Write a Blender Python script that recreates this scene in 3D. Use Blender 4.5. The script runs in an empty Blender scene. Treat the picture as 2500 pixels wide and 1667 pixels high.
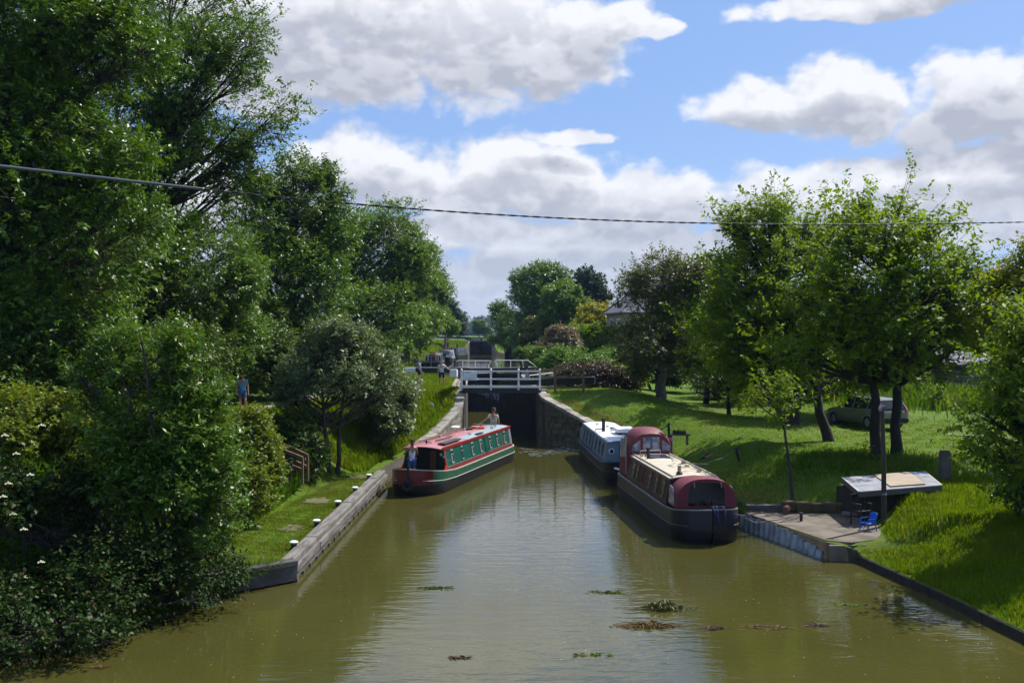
import bpy, math, random
import numpy as np
from mathutils import Vector, Matrix
from math import sin, cos, pi, radians as R

sc = bpy.context.scene
# ------------------------------------------------------------------ camera
cam_d = bpy.data.cameras.new('camera'); cam = bpy.data.objects.new('camera', cam_d)
sc.collection.objects.link(cam); sc.camera = cam
cam.location = (0, 0, 6.0); cam.rotation_euler = (R(90), 0, 0)
cam_d.sensor_width = 36; cam_d.lens = 35.08; cam_d.shift_y = -0.0068
cam_d.clip_start = 0.1; cam_d.clip_end = 9000
FPX = 2292.0
def at(px, py, D):            # photo position (2352 px wide) at depth D -> world point
    return Vector(((px - 1176) / FPX * D, D, 6 - (py - 768) / FPX * D))

# ------------------------------------------------------------------ exposure, sun, sky
sc.view_settings.view_transform = 'Standard'; sc.view_settings.look = 'None'
sc.view_settings.exposure = 0.50; sc.view_settings.gamma = 1.0
sc.view_settings.use_curve_mapping = False
SUN_AZ, SUN_EL = R(50), R(52)          # azimuth clockwise from +Y (view direction)
sd = bpy.data.lights.new('sun', 'SUN'); sun = bpy.data.objects.new('sun', sd)
sc.collection.objects.link(sun)
sd.energy = 5.0; sd.angle = R(0.5); sd.color = (1.0, 0.955, 0.88)
sdir = Vector((sin(SUN_AZ) * cos(SUN_EL), cos(SUN_AZ) * cos(SUN_EL), sin(SUN_EL)))
sun.rotation_euler = (-sdir).to_track_quat('-Z', 'Y').to_euler(); sun.location = (30, 10, 40)

class X:                                   # tiny expression wrapper for shader maths
    nt = None
    def __init__(s, v): s.v = v
    @staticmethod
    def m(op, *a, clamp=False):
        n = X.nt.nodes.new('ShaderNodeMath'); n.operation = op; n.use_clamp = clamp
        for i, q in enumerate(a):
            q = q.v if isinstance(q, X) else q
            if isinstance(q, (int, float)): n.inputs[i].default_value = q
            else: X.nt.links.new(q, n.inputs[i])
        return X(n.outputs[0])
    def __add__(s, o): return X.m('ADD', s, o)
    __radd__ = __add__
    def __sub__(s, o): return X.m('SUBTRACT', s, o)
    def __rsub__(s, o): return X.m('SUBTRACT', o, s)
    def __mul__(s, o): return X.m('MULTIPLY', s, o)
    __rmul__ = __mul__
    def __truediv__(s, o): return X.m('DIVIDE', s, o)
    def mx(s, o): return X.m('MAXIMUM', s, o)
    def mn(s, o): return X.m('MINIMUM', s, o)
def smooth(x, a, b):
    n = X.nt.nodes.new('ShaderNodeMapRange'); n.interpolation_type = 'SMOOTHSTEP'
    X.nt.links.new(x.v, n.inputs['Value'])
    n.inputs['From Min'].default_value = a; n.inputs['From Max'].default_value = b
    return X(n.outputs['Result'])
def mixc(f, a, b):
    n = X.nt.nodes.new('ShaderNodeMix'); n.data_type = 'RGBA'
    for sck, q in ((n.inputs[0], f), (n.inputs[6], a), (n.inputs[7], b)):
        q = q.v if isinstance(q, X) else q
        if isinstance(q, (int, float)): sck.default_value = q
        elif isinstance(q, (tuple, list)): sck.default_value = (*q[:3], 1)
        else: X.nt.links.new(q, sck)
    return X(n.outputs[2])
def noise(vec, scale, detail=6, rough=.55, dist=0.0):
    n = X.nt.nodes.new('ShaderNodeTexNoise'); n.noise_dimensions = '2D' if X.nt == sc.world.node_tree else '3D'; n.inputs['Scale'].default_value = scale
    n.inputs['Detail'].default_value = detail; n.inputs['Roughness'].default_value = rough
    n.inputs['Distortion'].default_value = dist
    X.nt.links.new(vec.v if isinstance(vec, X) else vec, n.inputs['Vector'])
    return X(n.outputs[0])
def comb(x, y, z=0.0):
    n = X.nt.nodes.new('ShaderNodeCombineXYZ')
    for i, q in enumerate((x, y, z)):
        if isinstance(q, X): X.nt.links.new(q.v, n.inputs[i])
        else: n.inputs[i].default_value = q
    return X(n.outputs[0])

world = bpy.data.worlds.new('World'); sc.world = world; world.use_nodes = True
nt = world.node_tree; nt.nodes.clear(); X.nt = nt
SKY_S = 0.10
sky = nt.nodes.new('ShaderNodeTexSky'); sky.sky_type = 'NISHITA'; sky.sun_disc = False
sky.sun_elevation = SUN_EL; sky.sun_rotation = SUN_AZ
sky.air_density = 1.0; sky.dust_density = 0.6; sky.ozone_density = 1.6
tc = nt.nodes.new('ShaderNodeTexCoord')
sp = nt.nodes.new('ShaderNodeSeparateXYZ'); nt.links.new(tc.outputs['Generated'], sp.inputs[0])
dx, dy, dz = (X(sp.outputs[i]) for i in range(3))
az = X.m('ARCTAN2', dx, dy)
hyp = X.m('SQRT', dx * dx + dy * dy).mx(0.001)
el = dz / hyp
# clouds: each bank is (px, py, half width, height up, height down) as seen from the bridge
BANKS = [(1000, 110, 480, 190, 160), (640, 150, 260, 200, 120), (1330, 60, 170, 75, 80), (1490, 78, 60, 22, 30),
         (420, 40, 220, 120, 120),
         (880, 400, 240, 110, 95), (1180, 420, 260, 115, 110), (1500, 470, 420, 90, 60), (2050, 480, 520, 100, 70),
         (2300, 410, 330, 80, 70),
         (1730, 250, 170, 75, 60), (1950, 250, 180, 120, 70), (2240, 230, 230, 130, 100), (2500, 260, 250, 150, 110),
         (1290, 318, 110, 26, 24),
         (1950, 10, 270, 30, 36), (2300, -60, 400, 60, 50), (1180, 540, 480, 60, 60), (1500, 600, 700, 46, 30),
         (1200, 650, 900, 50, 40), (1900, 560, 600, 50, 30), (400, 520, 500, 150, 100), (1176, 715, 1300, 45, 36),
         (-250, 250, 420, 260, 200), (3000, 380, 500, 190, 150), (1400, -260, 500, 110, 80), (500, -330, 500, 120, 100)]
def voro(vec, scale, detail=3.0):
    n = X.nt.nodes.new('ShaderNodeTexVoronoi'); n.feature = 'F1'; n.voronoi_dimensions = '2D'; n.inputs['Scale'].default_value = scale
    n.inputs['Detail'].default_value = detail; n.inputs['Roughness'].default_value = .55
    X.nt.links.new(vec.v, n.inputs['Vector']); return X(n.outputs['Distance'])
wv = noise(comb(az, el * 1.4, 3.1), 9.0, 6, .55) - 0.5
wv2 = noise(comb(az + 31.7, el * 1.4 + 5.3), 9.0, 6, .55) - 0.5
def bankfield(a_, t_):
    wa = a_ + wv * 0.060; wt = t_ + wv2 * 0.034
    F = None
    for (px, py, rx, ru, rd) in BANKS:
        u = (px - 1176) / FPX; ca = math.atan(u); ct = (768 - py) / FPX * cos(ca)
        ax = (wa - ca) * (FPX / rx)
        d = wt - ct
        ty = (d * (FPX / ru)).mx(d * (-FPX / rd))
        e = 1.0 - ax * ax - ty * ty
        F = e if F is None else F.mx(e)
    return F.mx(-0.9)
gen = noise(comb(dx / (dz.mx(0.05) + 0.12), dy / (dz.mx(0.05) + 0.12), 5.0), 0.85, 6, .55)
side = smooth(X.m('ABSOLUTE', az), .62, .85).mx(smooth(el, .40, .55))
def puffs(a_, t_):
    p = comb(a_ + wv * .03, t_ * 1.35 + wv2 * .03, 1.3)
    return (0.80 - voro(p, 11.0, 3.0)) * 1.1 + (noise(p, 26.0, 5, .6) - .5) * .75
F0 = bankfield(az, el); Fu = bankfield(az + 0.010, el + 0.030)
F0 = F0 + side * ((gen - 0.56) * 5.0 - F0)
pf = puffs(az, el); pu = puffs(az + .006, el + .013)
n2 = noise(comb(az + 3.4, el * 1.7 + 8.8), 4.0, 4, .55)
soft = noise(comb(az + 11.2, el * 1.5 + 3.1), 13.0, 6, .6)
Fn = F0 + pf * .85 + (n2 - 0.5) * .7 + (soft - .5) * .9
cover = smooth(Fn, -0.24, 0.42)
depth = smooth(Fu + (n2 - .5) * 1.2 + (soft - .5) * .8 + pu * .22, -.25, 1.05)
relief = smooth(pf - pu, -.30, .34)
lit = X.m('ADD', (1.0 - depth) * .85, relief * .34 - .06, clamp=True)
low = 1.0 - smooth(el, 0.0, 0.16)
ccol = mixc(lit, tuple(c / SKY_S for c in (0.344, 0.363, 0.423)), tuple(c / SKY_S for c in (0.688, 0.698, 0.735)))
ccol = mixc(low * 0.55, ccol, tuple(c / SKY_S for c in (0.409, 0.465, 0.567)))
skc = mixc(low * 0.15 + 0.62, X(sky.outputs[0]), tuple(c / SKY_S for c in (0.172, 0.307, 0.642)))
fin = mixc(cover * 0.97, skc, ccol)
bg = nt.nodes.new('ShaderNodeBackground'); bg.inputs[1].default_value = SKY_S
nt.links.new(fin.v, bg.inputs[0])
wo = nt.nodes.new('ShaderNodeOutputWorld'); nt.links.new(bg.outputs[0], wo.inputs[0])
world.cycles.sampling_method = 'MANUAL'; world.cycles.sample_map_resolution = 512
sc.cycles.max_bounces = 7; sc.cycles.diffuse_bounces = 3; sc.cycles.glossy_bounces = 3
sc.cycles.transmission_bounces = 5; sc.cycles.transparent_max_bounces = 8
sc.cycles.use_adaptive_sampling = True; sc.cycles.adaptive_threshold = 0.02
sc.cycles.use_denoising = True
sc.cycles.caustics_reflective = False; sc.cycles.caustics_refractive = False

# ------------------------------------------------------------------ helpers
def link(o, parent=None):
    sc.collection.objects.link(o)
    if parent is not None: o.parent = parent
    return o
def tag(o, label=None, cat=None, group=None, kind=None):
    if label: o['label'] = label
    if cat: o['category'] = cat
    if group: o['group'] = group
    if kind: o['kind'] = kind
    return o
def thing(name, label, cat, loc=(0, 0, 0), rz=0.0, group=None):
    o = bpy.data.objects.new(name, None); sc.collection.objects.link(o)
    o.location = loc; o.rotation_euler = (0, 0, rz); o.empty_display_size = .3
    return tag(o, label, cat, group)
def copy_tree(o, parent=None):
    c = o.copy(); sc.collection.objects.link(c); c.parent = parent
    for ch in list(o.children): copy_tree(ch, c)
    return c

MATS = {}
def mat(name, col, rough=.6, metal=0.0, var=.15, vscale=3.0, bump=0.0, bscale=30.0, col2=None, spec=.5, detail=5, stretch=None, emit=None):
    if name in MATS: return MATS[name]
    m = bpy.data.materials.new(name); m.use_nodes = True; MATS[name] = m
    nt = m.node_tree; X.nt = nt; b = nt.nodes['Principled BSDF']
    b.inputs['Roughness'].default_value = rough; b.inputs['Metallic'].default_value = metal
    b.inputs['Specular IOR Level'].default_value = spec
    t = nt.nodes.new('ShaderNodeTexCoord'); vec = t.outputs['Object']
    if stretch:
        mp = nt.nodes.new('ShaderNodeMapping'); mp.inputs['Scale'].default_value = stretch
        nt.links.new(vec, mp.inputs[0]); vec = mp.outputs[0]
    if col2 is None: col2 = tuple(c * (1 - var) for c in col); 
    n = noise(vec, vscale, detail, .6)
    f = smooth(n, .35, .68)
    c = mixc(f, col, col2); nt.links.new(c.v, b.inputs['Base Color'])
    if bump:
        bn = noise(vec, bscale, 5, .6)
        bp = nt.nodes.new('ShaderNodeBump'); bp.inputs['Strength'].default_value = bump
        bp.inputs['Distance'].default_value = .03
        nt.links.new(bn.v, bp.inputs['Height']); nt.links.new(bp.outputs[0], b.inputs['Normal'])
    return m

class MB:
    def __init__(s): s.v = []; s.f = []; s.m = []
    def add(s, vs, fs, mi=0):
        o = len(s.v); s.v += [tuple(v) for v in vs]
        for f in fs: s.f.append([i + o for i in f]); s.m.append(mi)
    def box(s, c, size, mi=0, rot=None):
        hx, hy, hz = size[0] / 2, size[1] / 2, size[2] / 2
        vs = [Vector((a * hx, b * hy, d * hz)) for d in (-1, 1) for b in (-1, 1) for a in (-1, 1)]
        if rot is not None:
            M = rot if isinstance(rot, Matrix) else Matrix.Rotation(rot, 3, 'Z')
            vs = [M @ v for v in vs]
        c = Vector(c)
        s.add([v + c for v in vs], [(0, 2, 3, 1), (4, 5, 7, 6), (0, 1, 5, 4), (2, 6, 7, 3), (1, 3, 7, 5), (0, 4, 6, 2)], mi)
    def beam(s, a, b, w, h, mi=0, up=(0, 0, 1)):      # box from a to b, width w, height h
        a, b = Vector(a), Vector(b); d = (b - a).normalized(); u = Vector(up)
        x = d.cross(u)
        if x.length < 1e-4: x = d.cross(Vector((1, 0, 0)))
        x.normalize(); z = x.cross(d)
        vs = [p + x * (i * w / 2) + z * (j * h / 2) for p in (a, b) for j in (-1, 1) for i in (-1, 1)]
        s.add(vs, [(0, 1, 3, 2), (4, 6, 7, 5), (0, 4, 5, 1), (2, 3, 7, 6), (0, 2, 6, 4), (1, 5, 7, 3)], mi)
    def prism(s, poly, off, mi=0):
        n = len(poly); off = Vector(off); p = [Vector(q) for q in poly]
        s.add(p + [q + off for q in p], [list(range(n))[::-1], [n + i for i in range(n)]] +
              [(i, (i + 1) % n, n + (i + 1) % n, n + i) for i in range(n)], mi)
    def tube(s, pts, r, sides=8, mi=0, cap=True):
        pts = [Vector(p) for p in pts]; n = len(pts)
        rs = r if isinstance(r, (list, tuple)) else [r] * n
        vs = []; prev = None
        for i, p in enumerate(pts):
            d = (pts[min(i + 1, n - 1)] - pts[max(i - 1, 0)])
            d = d.normalized() if d.length > 1e-9 else Vector((0, 0, 1))
            if prev is None:
                x = d.cross(Vector((0, 0, 1)) if abs(d.z) < .9 else Vector((1, 0, 0))).normalized()
            else:
                x = (prev - d * prev.dot(d)); x = x.normalized() if x.length > 1e-6 else prev
            prev = x; y = d.cross(x)
            for k in range(sides):
                a = 2 * pi * k / sides
                vs.append(p + (x * cos(a) + y * sin(a)) * rs[i])
        fs = [(i * sides + k, i * sides + (k + 1) % sides, (i + 1) * sides + (k + 1) % sides, (i + 1) * sides + k)
              for i in range(n - 1) for k in range(sides)]
        if cap: fs += [list(range(sides))[::-1], [(n - 1) * sides + k for k in range(sides)]]
        s.add(vs, fs, mi)
    def lathe(s, c, prof, sides=16, mi=0, axis='z', M=None):   # prof: (r, h)
        c = Vector(c); vs = []
        for (r, h) in prof:
            for k in range(sides):
                a = 2 * pi * k / sides
                v = Vector((r * cos(a), r * sin(a), h))
                if axis == 'x': v = Vector((v.z, v.x, v.y))
                if axis == 'y': v = Vector((v.x, v.z, -v.y))
                if M is not None: v = M @ v
                vs.append(c + v)
        n = len(prof)
        fs = [(i * sides + k, i * sides + (k + 1) % sides, (i + 1) * sides + (k + 1) % sides, (i + 1) * sides + k)
              for i in range(n - 1) for k in range(sides)]
        fs += [list(range(sides))[::-1], [(n - 1) * sides + k for k in range(sides)]]
        s.add(vs, fs, mi)
    def build(s, name, mats, parent=None, smooth=False, loc=None, bevel=0):
        me = bpy.data.meshes.new(name); me.from_pydata(s.v, [], s.f)
        if not isinstance(mats, (list, tuple)): mats = [mats]
        for m in mats: me.materials.append(m)
        me.polygons.foreach_set('material_index', s.m)
        if smooth: me.polygons.foreach_set('use_smooth', [True] * len(s.f))
        me.update()
        o = bpy.data.objects.new(name, me); link(o, parent)
        if loc is not None: o.location = loc
        if bevel:
            b = o.modifiers.new('bevel', 'BEVEL'); b.width = bevel; b.segments = 2; b.limit_method = 'ANGLE'
        if smooth == 'angle':
            me.set_sharp_from_angle(angle=R(35))
        return o

def np_mesh(name, verts, quads, mats, attr=None, parent=None, loops=4, matidx=None, smooth=False):
    me = bpy.data.meshes.new(name)
    nv, nf = len(verts), len(quads)
    me.vertices.add(nv); me.vertices.foreach_set('co', np.asarray(verts, dtype=np.float32).ravel())
    me.loops.add(nf * loops); me.loops.foreach_set('vertex_index', np.asarray(quads, dtype=np.int32).ravel())
    me.polygons.add(nf)
    me.polygons.foreach_set('loop_start', np.arange(0, nf * loops, loops, dtype=np.int32))
    if matidx is not None: me.polygons.foreach_set('material_index', matidx)
    if smooth: me.polygons.foreach_set('use_smooth', np.ones(nf, dtype=bool))
    for m in (mats if isinstance(mats, (list, tuple)) else [mats]): me.materials.append(m)
    if attr is not None:
        a = me.attributes.new('tint', 'FLOAT', 'POINT'); a.data.foreach_set('value', attr.astype(np.float32))
    me.update(); me.validate()
    o = bpy.data.objects.new(name, me); return link(o, parent)

# ------------------------------------------------------------------ lie of the land
def interp(y, tab, col=1):
    return np.interp(y, [t[0] for t in tab], [t[col] for t in tab])
LE = [(-12, -11), (10, -10.8), (18.5, -9.5), (20.8, -7.6), (23.2, -6.4), (24.3, -5.3), (40.2, -5.1), (40.6, -5.7), (43, -5.5),
      (46, -4.8), (48, -4.2), (50, -3.75), (53, -3.1), (54.5, -2.77), (56, -2.7), (79, -3.5), (80, -3.7), (84, -7.5), (88, -9.9),
      (110, -10.1), (170, -10.4), (186, -8.9), (192, -8.1), (216, -9.0), (225, -12), (300, -15), (301, -15)]
RE = [(-12, 11), (10, 10.6), (19.5, 10.0), (23.6, 9.5), (26.3, 9.1), (26.6, 8.4), (31, 7.2), (31.3, 7.4), (37, 6.9), (40, 6.5),
      (47, 5.75), (50, 5.0), (52.5, 3.55), (54, 2.3), (55.0, 1.7), (56, 1.5), (79, .7), (80, .8), (84, 2.2), (140, 1.5), (170, -1),
      (188, -3.2), (192, -3.9), (216, -4.9), (225, -4), (300, -6), (301, -15)]
# y : edge height, flat width, distance at which the top is reached, top height
LT = [(-12, .03, .05, 4, 2.6), (23.0, .03, .05, 4.2, 2.6), (23.8, .2, .2, 4.2, 2.6), (24.3, .46, 2.5, 5.4, 2.6), (32, .46, 2.2, 5.0, 2.6), (40.2, .46, 1.2, 4.6, 2.6),
      (40.8, .25, .3, 4.3, 2.6), (46, .5, .3, 3.6, 2.6), (50, .95, .5, 3.0, 2.6), (54, 1.75, .5, 2.0, 2.65), (56, 2.6, .6, 1.4, 2.68),
      (79, 2.68, 1, 3, 2.7), (84, 2.4, .3, 2.5, 2.7), (150, 2.4, .3, 2.5, 2.9), (184, 2.6, .5, 4, 4.3), (191, 4.5, .5, 3, 4.7),
      (3000, 4.7, 1, 3, 4.7)]
RT = [(-12, .2, .1, 6, 1.3), (26.2, .22, .1, 4.5, 1.25), (26.5, .46, 1.2, 3.6, 1.2), (29, .46, 2.7, 4.3, 1.2), (31.1, .46, 3.4, 4.6, 1.15), (31.5, .28, .1, 3.6, 1.15),
      (40, .28, .1, 4.6, 1.4), (46, .4, .1, 4.5, 1.55), (50, .8, .2, 4, 1.8), (52.5, 1.5, .3, 3, 2.0), (54, 2.1, .4, 2, 2.3),
      (56, 2.62, .6, 2, 2.66), (79, 2.68, 1, 3, 2.7), (84, 2.5, .4, 3, 2.75), (150, 2.5, .3, 3, 2.9), (184, 2.8, .5, 4, 4.2), (191, 4.5, .5, 3, 4.7),
      (3000, 4.7, 1, 3, 4.7)]
RFAR = [(-12, 1.3), (30, 1.3), (49, 1.4), (60, 1.7), (76, 1.9), (120, 2.4), (190, 4.0), (260, 4.6), (3000, 4.8)]
LFAR = [(-12, 3.0), (60, 3.1), (150, 3.2), (200, 4.8), (3000, 4.8)]
def sstep(t): t = np.clip(t, 0, 1); return t * t * (3 - 2 * t)
def prof(y, d, T):
    e, f, r, t = (interp(y, T, k) for k in (1, 2, 3, 4))
    return e + (t - e) * sstep((d - f) / np.maximum(r - f, .05))
def bumps(x, y):
    return (np.sin(x * 1.7 + y * .9) * np.cos(y * 1.3 - x * .6) * .5 + np.sin(x * 4.1 - y * 3.2) * .25 + np.sin(x * .45 + 2) * np.cos(y * .37) * .8)
def ground(x, y):
    x = np.asarray(x, float); y = np.asarray(y, float)
    dl = interp(y, LE) - x; dr = x - interp(y, RE)
    zl = prof(y, dl, LT); far = interp(y, LFAR); zl = zl + (far - zl) * sstep((dl - 7) / 6)
    zr = prof(y, dr, RT); farr = interp(y, RFAR); zr = zr + (farr - zr) * sstep((dr - 4) / 7)
    z = np.where(dl > -.001, zl, np.where(dr > -.001, zr, -1.5))
    d = np.maximum(dl, dr)
    amp = .06 * sstep((d - 1.0) / 3) * np.where((y > 24.2) & (y < 31.3), sstep((d - 3.2) / 2), 1)
    return z + amp * bumps(x, y)
def gz(x, y): return float(ground(x, y))
ys = np.unique(np.concatenate([np.arange(-12, 18, 2.), np.arange(18, 62, .4), [t[0] for t in LE[:20]], [t[0] for t in RE[:20]],
     [24.29, 40.19, 26.29, 26.31, 26.6, 31.0, 78.95, 79.05, 194.95, 195.05],
     np.arange(62, 240, 3.), np.geomspace(240, 7000, 26)]))
offs = np.concatenate([[0, .04, .15, .35], np.arange(.6, 10, .35), np.arange(10, 30, 1.2), np.geomspace(31, 7000, 24)])
rows = []
for y in ys:
    le, re = float(interp(y, LE)), float(interp(y, RE))
    xs = np.concatenate([le - offs[::-1], [le + .02, (le + re) / 2, re - .02], re + offs])
    bed = -1.4 if y < 79 else (.9 if y < 195 else 3.0)
    if y >= 300: bed = 4.6
    zz = ground(xs, np.full_like(xs, y))
    k = len(offs); zz[k:k + 3] = bed
    rows.append(np.stack([xs, np.full_like(xs, y), zz], 1))
nc = rows[0].shape[0]; V = np.concatenate(rows)
ii, jj = np.meshgrid(np.arange(len(ys) - 1), np.arange(nc - 1), indexing='ij')
q = np.stack([ii * nc + jj, ii * nc + jj + 1, (ii + 1) * nc + jj + 1, (ii + 1) * nc + jj], -1).reshape(-1, 4)

def grass_ground_mat():
    m = bpy.data.materials.new('grass_ground'); m.use_nodes = True; nt = m.node_tree; X.nt = nt
    b = nt.nodes['Principled BSDF']; b.inputs['Roughness'].default_value = .75
    b.inputs['Specular IOR Level'].default_value = .08
    t = nt.nodes.new('ShaderNodeTexCoord').outputs['Object']
    a = smooth(noise(t, .35, 5, .6), .35, .65); c = smooth(noise(t, 3.2, 6, .65), .3, .7); f = smooth(noise(t, 22., 4, .7), .3, .75)
    col = mixc(a, (.062, .115, .003), (.100, .160, .004))
    col = mixc(c * .5, col, (.030, .085, .006))
    col = mixc(f * .55, col, (.105, .19, .012))
    dry = smooth(noise(t, .8, 6, .7), .52, .68)
    col = mixc(dry * .65, col, (.15, .14, .04))
    nt.links.new(col.v, b.inputs['Base Color'])
    bp = nt.nodes.new('ShaderNodeBump'); bp.inputs['Strength'].default_value = .8; bp.inputs['Distance'].default_value = .08
    nt.links.new((noise(t, 14., 7, .75)).v, bp.inputs['Height']); nt.links.new(bp.outputs[0], b.inputs['Normal'])
    return m
M_soil = mat('dark_soil', (.055, .04, .025), .9, var=.5, bump=.6)
qm = np.zeros(len(q), np.int32); k = len(offs)
jcol = jj.reshape(-1); qm[(jcol >= k - 1) & (jcol <= k + 2)] = 1
g = np_mesh('ground', V, q, [grass_ground_mat(), M_soil], matidx=qm, smooth=True); tag(g, kind='structure')

# ------------------------------------------------------------------ water
def water_mat():
    m = bpy.data.materials.new('canal_water'); m.use_nodes = True; nt = m.node_tree; X.nt = nt
    b = nt.nodes['Principled BSDF']; b.inputs['Roughness'].default_value = .035; b.inputs['IOR'].default_value = 1.56
    t = nt.nodes.new('ShaderNodeTexCoord').outputs['Object']
    n = noise(t, .25, 4, .5)
    nt.links.new(mixc(smooth(n, .3, .7), (.052, .050, .011), (.063, .059, .015)).v, b.inputs['Base Color'])
    mp = nt.nodes.new('ShaderNodeMapping'); mp.inputs['Scale'].default_value = (.55, 1.7, 1); nt.links.new(t, mp.inputs[0])
    patch = smooth(noise(t, .16, 3, .5), .38, .66)
    h = noise(mp.outputs[0], 2.2, 3, .5) * 1.0 + noise(mp.outputs[0], 7.5, 2, .5) * .28 * (patch * .8 + .35)
    bp = nt.nodes.new('ShaderNodeBump'); bp.inputs['Strength'].default_value = .075; bp.inputs['Distance'].default_value = .12
    nt.links.new(h.v, bp.inputs['Height']); nt.links.new(bp.outputs[0], b.inputs['Normal'])
    return m
M_water = water_mat()
def strip(name, rows_, z, mt, label=None, cat=None, kind='structure'):
    mb = MB(); vs = []
    for (y, a, b_) in rows_: vs += [(a, y, z), (b_, y, z)]
    mb.add(vs, [(2 * i, 2 * i + 1, 2 * i + 3, 2 * i + 2) for i in range(len(rows_) - 1)])
    o = mb.build(name, mt); return tag(o, label, cat, kind=kind)
def canal_rows(y0, y1, m=.35):
    yy = sorted(set([y0, y1] + [t[0] for t in LE + RE if y0 < t[0] < y1]))
    return [(y, float(interp(y, LE)) - m, float(interp(y, RE)) + m) for y in yy]
strip('water', canal_rows(-12, 78.98, .02), 0.0, M_water)
strip('water', canal_rows(79.02, 194.9, .02), 2.1, M_water)
strip('water', canal_rows(195.1, 299, .02), 4.25, M_water)
# ------------------------------------------------------------------ materials for built things
M_stone = mat('old_stone', (.34, .31, .26), .9, var=.6, vscale=2.2, bump=.9, bscale=9, col2=(.15, .135, .11))
M_stoned = mat('wet_stone', (.10, .09, .065), .8, var=.6, vscale=1.6, bump=.9, bscale=7, col2=(.045, .05, .028))
def mat_blocks(name, c1, c2, mortar, sx=.9, sz=.32):
    m = mat(name, c1, .9, var=.5, vscale=3, bump=.9, bscale=11, col2=c2); nt = m.node_tree; X.nt = nt; b = nt.nodes['Principled BSDF']
    t = nt.nodes.new('ShaderNodeTexCoord'); sp = nt.nodes.new('ShaderNodeSeparateXYZ'); nt.links.new(t.outputs['Object'], sp.inputs[0])
    br = nt.nodes.new('ShaderNodeTexBrick'); nt.links.new(comb(X(sp.outputs[1]) + X(sp.outputs[0]) * .6 + noise(t.outputs['Object'], 1.5, 2) * .15, X(sp.outputs[2]) + noise(t.outputs['Object'], 1.1, 2) * .10).v, br.inputs['Vector'])
    br.inputs['Scale'].default_value = 1; br.inputs['Brick Width'].default_value = sx; br.inputs['Row Height'].default_value = sz; br.inputs['Mortar Size'].default_value = .018; br.inputs['Mortar Smooth'].default_value = .4
    br.inputs['Color1'].default_value = (1, 1, 1, 1); br.inputs['Color2'].default_value = (.55, .52, .48, 1); br.inputs['Mortar'].default_value = (.28, .27, .25, 1)
    old = b.inputs['Base Color'].links[0].from_socket; mu = nt.nodes.new('ShaderNodeMix'); mu.data_type = 'RGBA'; mu.blend_type = 'MULTIPLY'; mu.inputs[0].default_value = 1
    nt.links.new(old, mu.inputs[6]); nt.links.new(br.outputs['Color'], mu.inputs[7]); nt.links.new(mu.outputs[2], b.inputs['Base Color'])
    bp = nt.nodes.new('ShaderNodeBump'); bp.inputs['Strength'].default_value = .7; bp.inputs['Distance'].default_value = .05; bp.invert = True
    nt.links.new(br.outputs['Fac'], bp.inputs['Height']); on = b.inputs['Normal'].links[0].from_socket; nt.links.new(on, bp.inputs['Normal']); nt.links.new(bp.outputs[0], b.inputs['Normal'])
    return m
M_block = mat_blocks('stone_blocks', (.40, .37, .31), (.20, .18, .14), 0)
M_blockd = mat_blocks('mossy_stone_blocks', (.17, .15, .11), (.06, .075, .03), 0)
M_brickd = mat('lock_brick', (.055, .045, .038), .8, var=.5, vscale=4, bump=.6)
M_whitep = mat('white_paint', (.84, .84, .82), .5, var=.12, vscale=6, bump=.05)
M_blackp = mat('black_paint', (.022, .022, .024), .5, var=.4, vscale=5, bump=.2)
M_blackg = mat('hull_black', (.012, .012, .014), .5, spec=.25, var=.4, vscale=2.5, col2=(.022, .021, .020))
M_oakd = mat('lock_timber', (.030, .026, .022), .75, var=.5, vscale=5, bump=.6, stretch=(1, 1, 5))
M_timber = mat('grey_timber', (.20, .185, .165), .85, var=.5, vscale=3, bump=.8, bscale=12, stretch=(3, .35, 3), col2=(.085, .075, .065))
M_timb2 = mat('brown_timber', (.20, .125, .065), .8, var=.45, vscale=4, bump=.5, bscale=14)
M_concr = mat('concrete', (.165, .135, .10), .9, var=.5, vscale=1.4, bump=.6, bscale=16, col2=(.075, .06, .04))
M_concd = mat('dark_concrete', (.10, .09, .08), .9, var=.5, vscale=2, bump=.6)
M_gravel = mat('path_gravel', (.30, .26, .21), .95, var=.35, vscale=3, bump=.7, bscale=40)
M_steel = mat('grey_steel', (.30, .32, .34), .45, .6, var=.3)
M_chrome = mat('chrome', (.7, .68, .64), .15, 1.0, var=.05)
M_brass = mat('brass', (.6, .42, .22), .25, 1.0, var=.1)
M_zinc = mat('galvanised_sheet', (.36, .40, .45), .5, .35, var=.35, vscale=3, bump=.15, col2=(.20, .22, .24))
M_glass = mat('window_glass', (.025, .032, .038), .06, var=.3, vscale=2)
M_glassb = mat('clear_vinyl', (.34, .36, .40), .12, var=.5, vscale=4, col2=(.10, .11, .16))
M_curtain = mat('curtain', (.20, .16, .16), .9, var=.5, vscale=16, stretch=(1, 5, .3))
M_rubber = mat('rubber', (.02, .02, .02), .8)
M_slate = mat('slate_roof', (.13, .135, .155), .75, var=.35, vscale=4, bump=.4, bscale=8)
M_stonew = mat('house_stone', (.36, .31, .22), .9, var=.4, vscale=2, bump=.4)
M_felt = mat('roof_felt', (.27, .28, .31), .85, var=.3, vscale=2.5, bump=.5, bscale=60, col2=(.17, .17, .19))
M_board = mat('fibre_board', (.34, .27, .19), .85, var=.2, vscale=2.5)
M_moss = mat('mossy_rail', (.24, .18, .07), .9, var=.5, vscale=4, bump=.5)
M_rope = mat('rope', (.16, .16, .15), .9); M_roped = mat('blue_rope', (.03, .05, .14), .8)

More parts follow.
